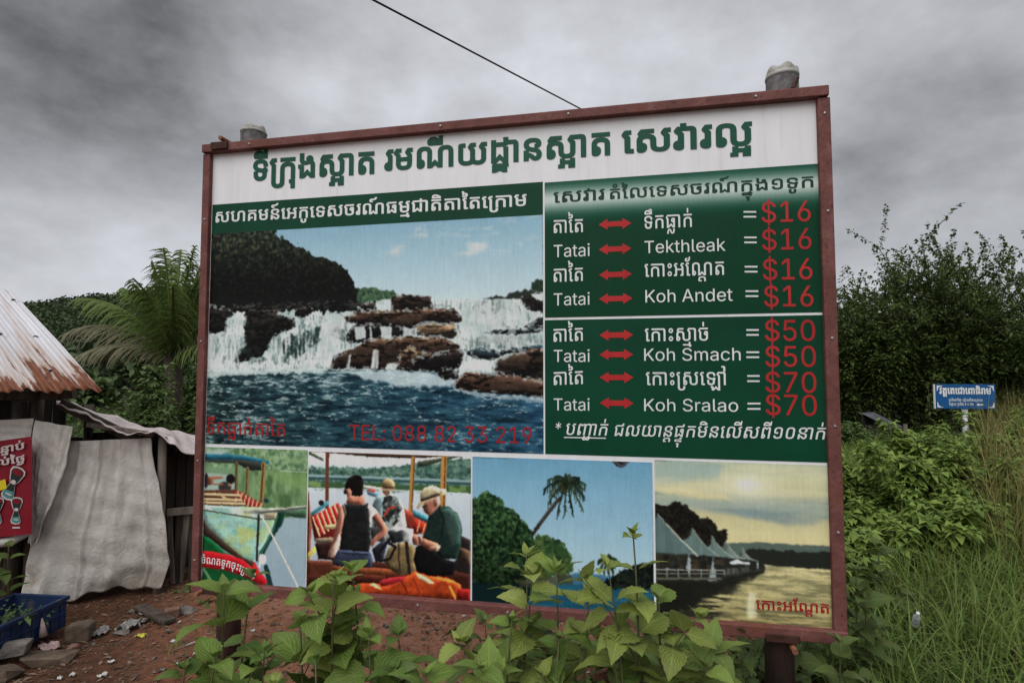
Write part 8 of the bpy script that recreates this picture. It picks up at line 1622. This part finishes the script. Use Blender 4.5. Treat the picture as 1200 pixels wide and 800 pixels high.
# ------------------------------------------------------------------ trees on the right
M_feather = leaf_mat('feathery_leaves', (0.036, 0.062, 0.016), (0.110, 0.155, 0.042), .28, yellow=(0.16, 0.19, 0.05))
def right_tree(px, py, Y, seed, lab, levels=3, nch=(9, 5, 3), per=60, leaf=(.080, .026), spread=.72, up=.04, tr=.14, frac=.42, lean=(0, 0)):
    p = at(px, py, Y); z0 = gz(p.x, p.y); H = p.z - z0
    return make_tree('thorn_tree', lab, 'tree', (p.x, p.y, z0), H, tr, levels, nch, spread, up, leaf, per, M_feather, M_bark, lean, seed, .74, frac, 1, .045)
right_tree(1088, 236, 12.5, 41, 'feathery thorn tree with upswept twigs left of the blue road sign top')
right_tree(1185, 232, 13.0, 42, 'tallest feathery tree standing at the right edge behind the blue sign', lean=(-.05, 0))
right_tree(1012, 288, 12.0, 43, 'lower feathery tree beside the right rail of the sign board', tr=.11, per=40)
right_tree(1260, 250, 13.5, 44, 'feathery tree cut by the right border of the view', tr=.12)
right_tree(988, 280, 11.8, 47, 'feathery tree whose crown begins behind the right rail of the board', tr=.11)
right_tree(1036, 258, 12.4, 48, 'bushy feathery tree right of the lower one', tr=.12)
right_tree(1058, 268, 12.2, 45, 'slim feathery tree between the lower one and the upswept one')
right_tree(1140, 250, 12.8, 46, 'feathery tree directly above the blue road sign')
for k, (px, top, Y, r, lab) in enumerate(((1010, 372, 11.2, 1.0, 'dark leafy thicket beside the sign board right rail'), (1075, 375, 11.4, 1.0, 'dark leafy thicket left of the blue road sign'), (1140, 365, 11.6, 1.1, 'dark leafy thicket right behind the blue road sign'), (1205, 360, 11.5, 1.15, 'dark leafy thicket at the right border of the view'), (1270, 360, 11, 1.2, 'dark thicket running out of view at right'), (945, 345, 11.8, 1.1, 'dark thicket mostly hidden behind the sign board'))):
    bush_at(px, top, Y, r, 9000, (.12, .034), M_feather, lab, 60 + k, 'thicket', name='thicket')
bush_at(1000, 492, 8.6, .42, 1100, (.09, .028), M_mid, 'yellow-green sprays close to the right rail above the bare earth', 71)

# ------------------------------------------------------------------ small dark shed beneath the trees
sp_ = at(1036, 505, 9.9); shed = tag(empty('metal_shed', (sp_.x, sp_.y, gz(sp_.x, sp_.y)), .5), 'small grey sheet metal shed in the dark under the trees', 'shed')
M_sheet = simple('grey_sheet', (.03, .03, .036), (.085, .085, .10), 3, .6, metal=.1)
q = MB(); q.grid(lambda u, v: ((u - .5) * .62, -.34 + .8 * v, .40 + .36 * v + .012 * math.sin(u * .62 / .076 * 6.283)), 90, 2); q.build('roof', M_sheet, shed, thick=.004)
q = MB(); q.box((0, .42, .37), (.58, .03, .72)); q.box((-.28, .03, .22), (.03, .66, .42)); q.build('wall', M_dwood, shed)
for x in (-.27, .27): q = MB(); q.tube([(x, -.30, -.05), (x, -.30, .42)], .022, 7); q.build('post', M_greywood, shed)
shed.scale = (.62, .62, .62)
fp = at(1061, 497, 9.0); q = MB(); q.tube([(fp.x, fp.y, gz(fp.x, fp.y) - .1), (fp.x, fp.y, fp.z)], [.035, .03], 7); tag(q.build('fence_post', M_greywood, None), 'short pale fence post in front of the dark shed', 'post')

# ------------------------------------------------------------------ blue road sign
bc = at(1130.5, 464.5, 8.0)
bs = tag(empty('road_sign', (bc.x, bc.y, gz(bc.x, bc.y)), math.radians(-8)), 'small blue road sign with white Khmer writing on a white post', 'sign')
bz = bc.z - gz(bc.x, bc.y); BW, BH = .785, .350
M_bsign = simple('sign_blue', (0.006, 0.075, 0.22), (0.009, 0.095, 0.27), 3, .4, spec=.3); M_swhite = simple('sign_white', (.62, .63, .64), (.74, .75, .75), 5, .5)
q = MB(); q.box((0, 0, bz), (BW, .025, BH)); q.build('panel', M_bsign, bs, bevel=.003)
q = MB(); q.box((-BW / 2 - .006, 0, bz), (.011, .03, BH)); q.build('edge_strip', M_swhite, bs)
q = MB(); q.tube([(.02, .045, -.1), (.02, .045, bz + BH * .3)], .036, 12); q.build('post', M_swhite, bs, smooth=True)
for nm, x0, x1, z0, em, bo in (('temple', -.335, .330, .040, .135, 40), ('village', -.22, .22, -.065, .050, 15), ('distance', -.215, .10, -.125, .055, 15)):
    R, a, bb = EXTRA[nm]; q = MB(); set_run(q, R, a, bb, lambda f, h, z: (x0 + (x1 - x0) * f, -.0155 - .0002 * z, bz + z0 + h * em), bo); q.build('lettering', M_swhite, bs)
q = MB(); q.add([(x, -.0155, bz + z - .113) for x, z in ((.135, 0), (.17, .022), (.17, .010), (.225, .010), (.225, -.010), (.17, -.010), (.17, -.022))], [(0, 1, 6), (1, 2, 5, 6), (2, 3, 4, 5)]); q.build('arrow', M_swhite, bs)
for sx in (-1, 1):
    for sz in (-1, 1):
        q = MB(); X, Zc = sx * (BW / 2 - .022), sz * (BH / 2 - .018); pts = [(X, Zc), (X - sx * .085, Zc), (X - sx * .05, Zc - sz * .012), (X - sx * .020, Zc - sz * .030), (X - sx * .012, Zc - sz * .065), (X, Zc - sz * .085)]
        q.add([(x, -.0155, bz + z) for x, z in pts], [tuple(range(6))]); q.build('corner_ornament', M_swhite, bs)

# ------------------------------------------------------------------ shrubs and grass on the right
BL = [(1010, 548, 5.4, .40, 'leafy shrub beside the sign rail with bare earth behind'), (1050, 530, 5.2, .48, 'light green shrub at the middle of the bank of shrubs'), (1098, 530, 5.3, .46, 'light green shrub below and left of the blue sign post'), (1078, 505, 5.9, .45, 'tall shrub with a pale shoot rising above the bank of shrubs'), (1140, 538, 5.4, .42, 'light green shrub right of the blue sign post'), (1022, 610, 4.5, .36, 'low shrub with large leaves against the right rail of the sign'), (1075, 595, 4.6, .44, 'broad low shrub in front of the bank of shrubs'), (1120, 585, 4.7, .40, 'low shrub at the edge of the brown grass'), (1000, 640, 3.9, .28, 'small shrub low down by the sign rail'), (1175, 500, 6.4, .5, 'shrub rising behind the tall brown grass'), (1205, 490, 6.6, .5, 'shrub at the right border behind the brown grass')]
for k, (px, top, Y, r, lab) in enumerate(BL):
    bush_at(px, top, Y, r, 1500, (.092, .030), M_bush, lab, 80 + k, 'shrub', name='shrub', shoots=2)

def blades(pts, hmin, hmax, wmin, wmax, lean, mat, name, seg=4, curl=.9):
    n = len(pts); P = np.asarray(pts, float); H = RNG.uniform(hmin, hmax, n); a = RNG.uniform(0, 2 * np.pi, n); ln = RNG.uniform(lean * .15, lean, n); Wd = RNG.uniform(wmin, wmax, n)
    out = np.column_stack([np.cos(a), np.sin(a)]); sd = np.column_stack([-np.sin(a), np.cos(a)]); V = np.zeros((n, (seg + 1) * 2, 3))
    for k in range(seg + 1):
        t = k / seg; r = ln * H * t ** 2; z = H * (t - curl * .42 * ln * t ** 3); w_ = Wd * (1 - t ** 1.6 * .93)
        for s, sg in ((0, -1), (1, 1)):
            V[:, 2 * k + s, :2] = P[:, :2] + out * r[:, None] + sd * (w_ * sg)[:, None]; V[:, 2 * k + s, 2] = P[:, 2] + z
    b = np.arange(n)[:, None] * (2 * seg + 2); F = np.concatenate([b + np.array([2 * k, 2 * k + 1, 2 * k + 3, 2 * k + 2]) for k in range(seg)], 1).reshape(-1, 4)
    o = array_mesh(name, V.reshape(-1, 3), F, mat); return tag(o, kind='stuff')
def area_pts(n, x0, x1, y0, y1, keep):
    X = RNG.uniform(x0, x1, n); Y = RNG.uniform(y0, y1, n); m = keep(X, Y); X, Y = X[m], Y[m]; return np.column_stack([X, Y, ground_z(X, Y) - .01])
def clump(X, Y, s=1.0): return .5 + .5 * np.sin(X * 4.3 * s + 1.3 * np.sin(Y * 3.1 * s)) * np.sin(Y * 5.1 * s + 1.1 * np.sin(X * 2.7 * s))
edge = lambda X, Y: X - (1.45 + .12 * np.sin(Y * 3))
blades(area_pts(52000, 1.3, 7.5, 1.5, 8.5, lambda X, Y: (edge(X, Y) > 0) & (X < Y * 1.15 + .6) & (RNG.random(len(X)) < .30 + .7 * clump(X, Y)) & (X > .50 * Y)),   .14, .44, .0026, .0068, 1.35, M_grass, 'grass')
blades(area_pts(16000, 3.2, 9.0, 3.2, 9.5, lambda X, Y: (X > Y * .85 - .05) & (X > 3.5) & (RNG.random(len(X)) < .2 + .8 * clump(X, Y, .7))), .55, 1.20, .0018, .0042, .75, M_tall, 'tall_grass', 5)
blades(area_pts(900, 1.4, 6.5, 2.0, 6.5, lambda X, Y: (edge(X, Y) > .1) & (X > .52 * Y) & (X < Y * 1.1)), .30, .62, .0016, .0030, .9, M_tall, 'dry_stalks')
blades(area_pts(5000, -3.0, 1.4, 2.8, 7.5, lambda X, Y: (clump(X, Y, .5) > .86) & (RNG.random(len(X)) < .6)), .04, .13, .002, .004, 1.1, M_grass, 'short_grass')
# empty water bottle lying in the grass
wb = on_ground(1058, 748); bt = tag(empty('drink_bottle', (wb.x, wb.y - .1, wb.z + .12)), 'clear crushed drink bottle caught in the long grass', 'bottle')
q = MB(); q.lathe([(.001, 0), (.026, .002), (.030, .012), (.030, .05), (.027, .056), (.030, .062), (.030, .10), (.027, .106), (.030, .112), (.029, .14), (.014, .172), (.0125, .19)], (0, 0, 0), 18)
o = q.build('body', simple('bottle_plastic', (.55, .57, .58), (.75, .77, .78), 9, .2, spec=.6), bt, smooth=True)
q = MB(); q.lathe([(.0145, .188), (.0145, .205), (.001, .206)], (0, 0, 0), 14); o2 = q.build('cap', M_swhite, bt, smooth=True)
bt.rotation_euler = (.5, -.45, .3); bt.scale = (.62, .62, .62)

# ------------------------------------------------------------------ weeds in front of the sign
def weed(px, py, Y, L, lab, seed, dx=0.0, nodes=7, branch=1, mats=None, lush=.96, group=None):
    t_ = at(px, py, Y); bx, by = t_.x + dx, Y + .05; return make_weed(lab, (bx, by, gz(bx, by)), t_, L * 1.18, seed, mats or (M_weed, M_stem), group, int(nodes * 1.2 + .5), branch + (1 if lush < .94 else 0), lush)
W = [(392, 678, 1.66, .125, 'weed with wide top leaves over the bottom rail below the tourist picture', 21, .04, 8, 1),
     (262, 690, 1.74, .115, 'weed rising over the left post just under the boat picture', 22, -.03, 7, 1),
     (652, 668, 1.70, .118, 'weed beside the bent-tipped one, over the blue water of the island picture', 24, .0, 8, 1),
     (712, 662, 1.58, .120, 'weed close to the left of the tallest weed, over the small islet', 25, .0, 8, 1),
     (742, 626, 1.62, .125, 'tallest pale weed rising in front of the seam of the island and sunset pictures', 1, -.05, 9, 2),
     (624, 672, 1.72, .108, 'pale weed with a bent tip before the foot of the island headland', 2, -.12, 8, 1),
     (690, 700, 1.66, .105, 'pale weed between the bent weed and the tallest weed', 3, .02, 7, 1),
     (412, 668, 1.72, .118, 'broad-leaved weed covering the lower left corner of the tourist picture', 4, .03, 7, 1),
     (296, 672, 1.86, .110, 'weed whose tip touches the red band of the boat picture', 5, -.06, 7, 1),
     (352, 728, 1.70, .110, 'weed between the boat picture weed and the broad-leaved one', 6, .02, 6, 1),
     (466, 742, 1.72, .105, 'weed with a purplish tip below the orange life jackets', 7, .03, 6, 1),
     (432, 742, 1.62, .110, 'low bushy weed left of the purplish-tipped one', 8, .0, 6, 2),
     (310, 762, 1.60, .112, 'low weed at the bottom edge beside the left sign post', 9, -.04, 5, 1),
     (252, 770, 1.58, .105, 'low weed at the bottom edge under the left rail end', 10, -.05, 5, 1),
     (600, 726, 1.66, .105, 'bushy weed left of the bent-tipped weed', 12, -.02, 6, 2),
     (655, 748, 1.58, .110, 'low weed at the bottom edge below the bent-tipped weed', 13, -.02, 5, 2),
     (772, 702, 1.70, .112, 'weed with big drooping leaves right of the tallest weed', 14, .03, 7, 1),
     (716, 752, 1.56, .110, 'low weed at the foot of the tallest weed', 15, .02, 5, 2),
     (370, 772, 1.55, .112, 'low weed at the bottom edge below the boat and tourist pictures', 17, .0, 5, 2),
     (498, 792, 1.58, .105, 'low weed at the bottom edge below the bare red earth', 18, .0, 5, 1),
     (216, 784, 1.66, .110, 'long-leaved weed lying lowest in the dirt left of the left sign post', 19, -.03, 4, 0),
     (588, 785, 1.54, .11, 'low weed at the bottom edge under the island picture', 20, .0, 5, 2)]
for (px, py, Y, L, lab, sd_, dx, nd, br) in W: weed(px, py, Y, L * (1, .82, 1.12, .95)[sd_ % 4], lab, sd_, dx, nd, br, ((M_weed3 if sd_ in (1, 2, 3, 21, 25) else (M_weed, M_weed4)[sd_ % 2]), M_stem), .93)
rw = random.Random(77)
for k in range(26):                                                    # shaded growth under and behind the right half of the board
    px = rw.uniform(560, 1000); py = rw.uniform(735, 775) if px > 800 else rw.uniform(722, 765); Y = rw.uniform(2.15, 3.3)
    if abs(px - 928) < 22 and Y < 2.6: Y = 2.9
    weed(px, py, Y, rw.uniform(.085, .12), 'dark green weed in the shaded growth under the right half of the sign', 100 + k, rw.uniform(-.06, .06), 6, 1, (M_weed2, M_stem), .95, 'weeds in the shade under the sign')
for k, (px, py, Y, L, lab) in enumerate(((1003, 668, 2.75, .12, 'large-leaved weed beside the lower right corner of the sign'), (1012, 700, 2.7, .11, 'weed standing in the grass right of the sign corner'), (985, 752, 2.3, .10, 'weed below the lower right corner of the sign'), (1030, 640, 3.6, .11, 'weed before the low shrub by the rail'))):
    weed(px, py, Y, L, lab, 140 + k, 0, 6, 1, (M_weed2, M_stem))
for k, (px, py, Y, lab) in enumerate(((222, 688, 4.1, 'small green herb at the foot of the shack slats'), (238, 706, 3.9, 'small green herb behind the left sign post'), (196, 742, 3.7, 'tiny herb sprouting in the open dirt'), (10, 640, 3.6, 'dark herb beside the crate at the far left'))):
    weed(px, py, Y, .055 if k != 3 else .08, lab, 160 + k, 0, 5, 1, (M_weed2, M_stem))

# ------------------------------------------------------------------ overhead cable and the pole that carries it
c0, c1 = at(437, 0, 5.0), at(682, 128.5, 8.2); d = (c1 - c0) / (c1.y - c0.y)
far = c1 + d * 3.4; near = c0 - d * 3.6
pts = [near.lerp(far, k / 40) for k in range(41)]
q = MB(); q.tube(pts, .0105, 8); tag(q.build('overhead_cable', simple('black_cable', (.012, .012, .013), (.022, .022, .024), 5, .5), None, True), 'single black cable sloping down behind the top rail of the sign', 'cable')
q = MB(); q.tube([(far.x, far.y + .09, -.3), (far.x, far.y + .09, far.z + .25)], [.10, .075], 12); tag(q.build('utility_pole', M_greywood, None, True), 'wooden pole behind the sign board that carries the black cable', 'pole')
print('objects', len(bpy.data.objects))
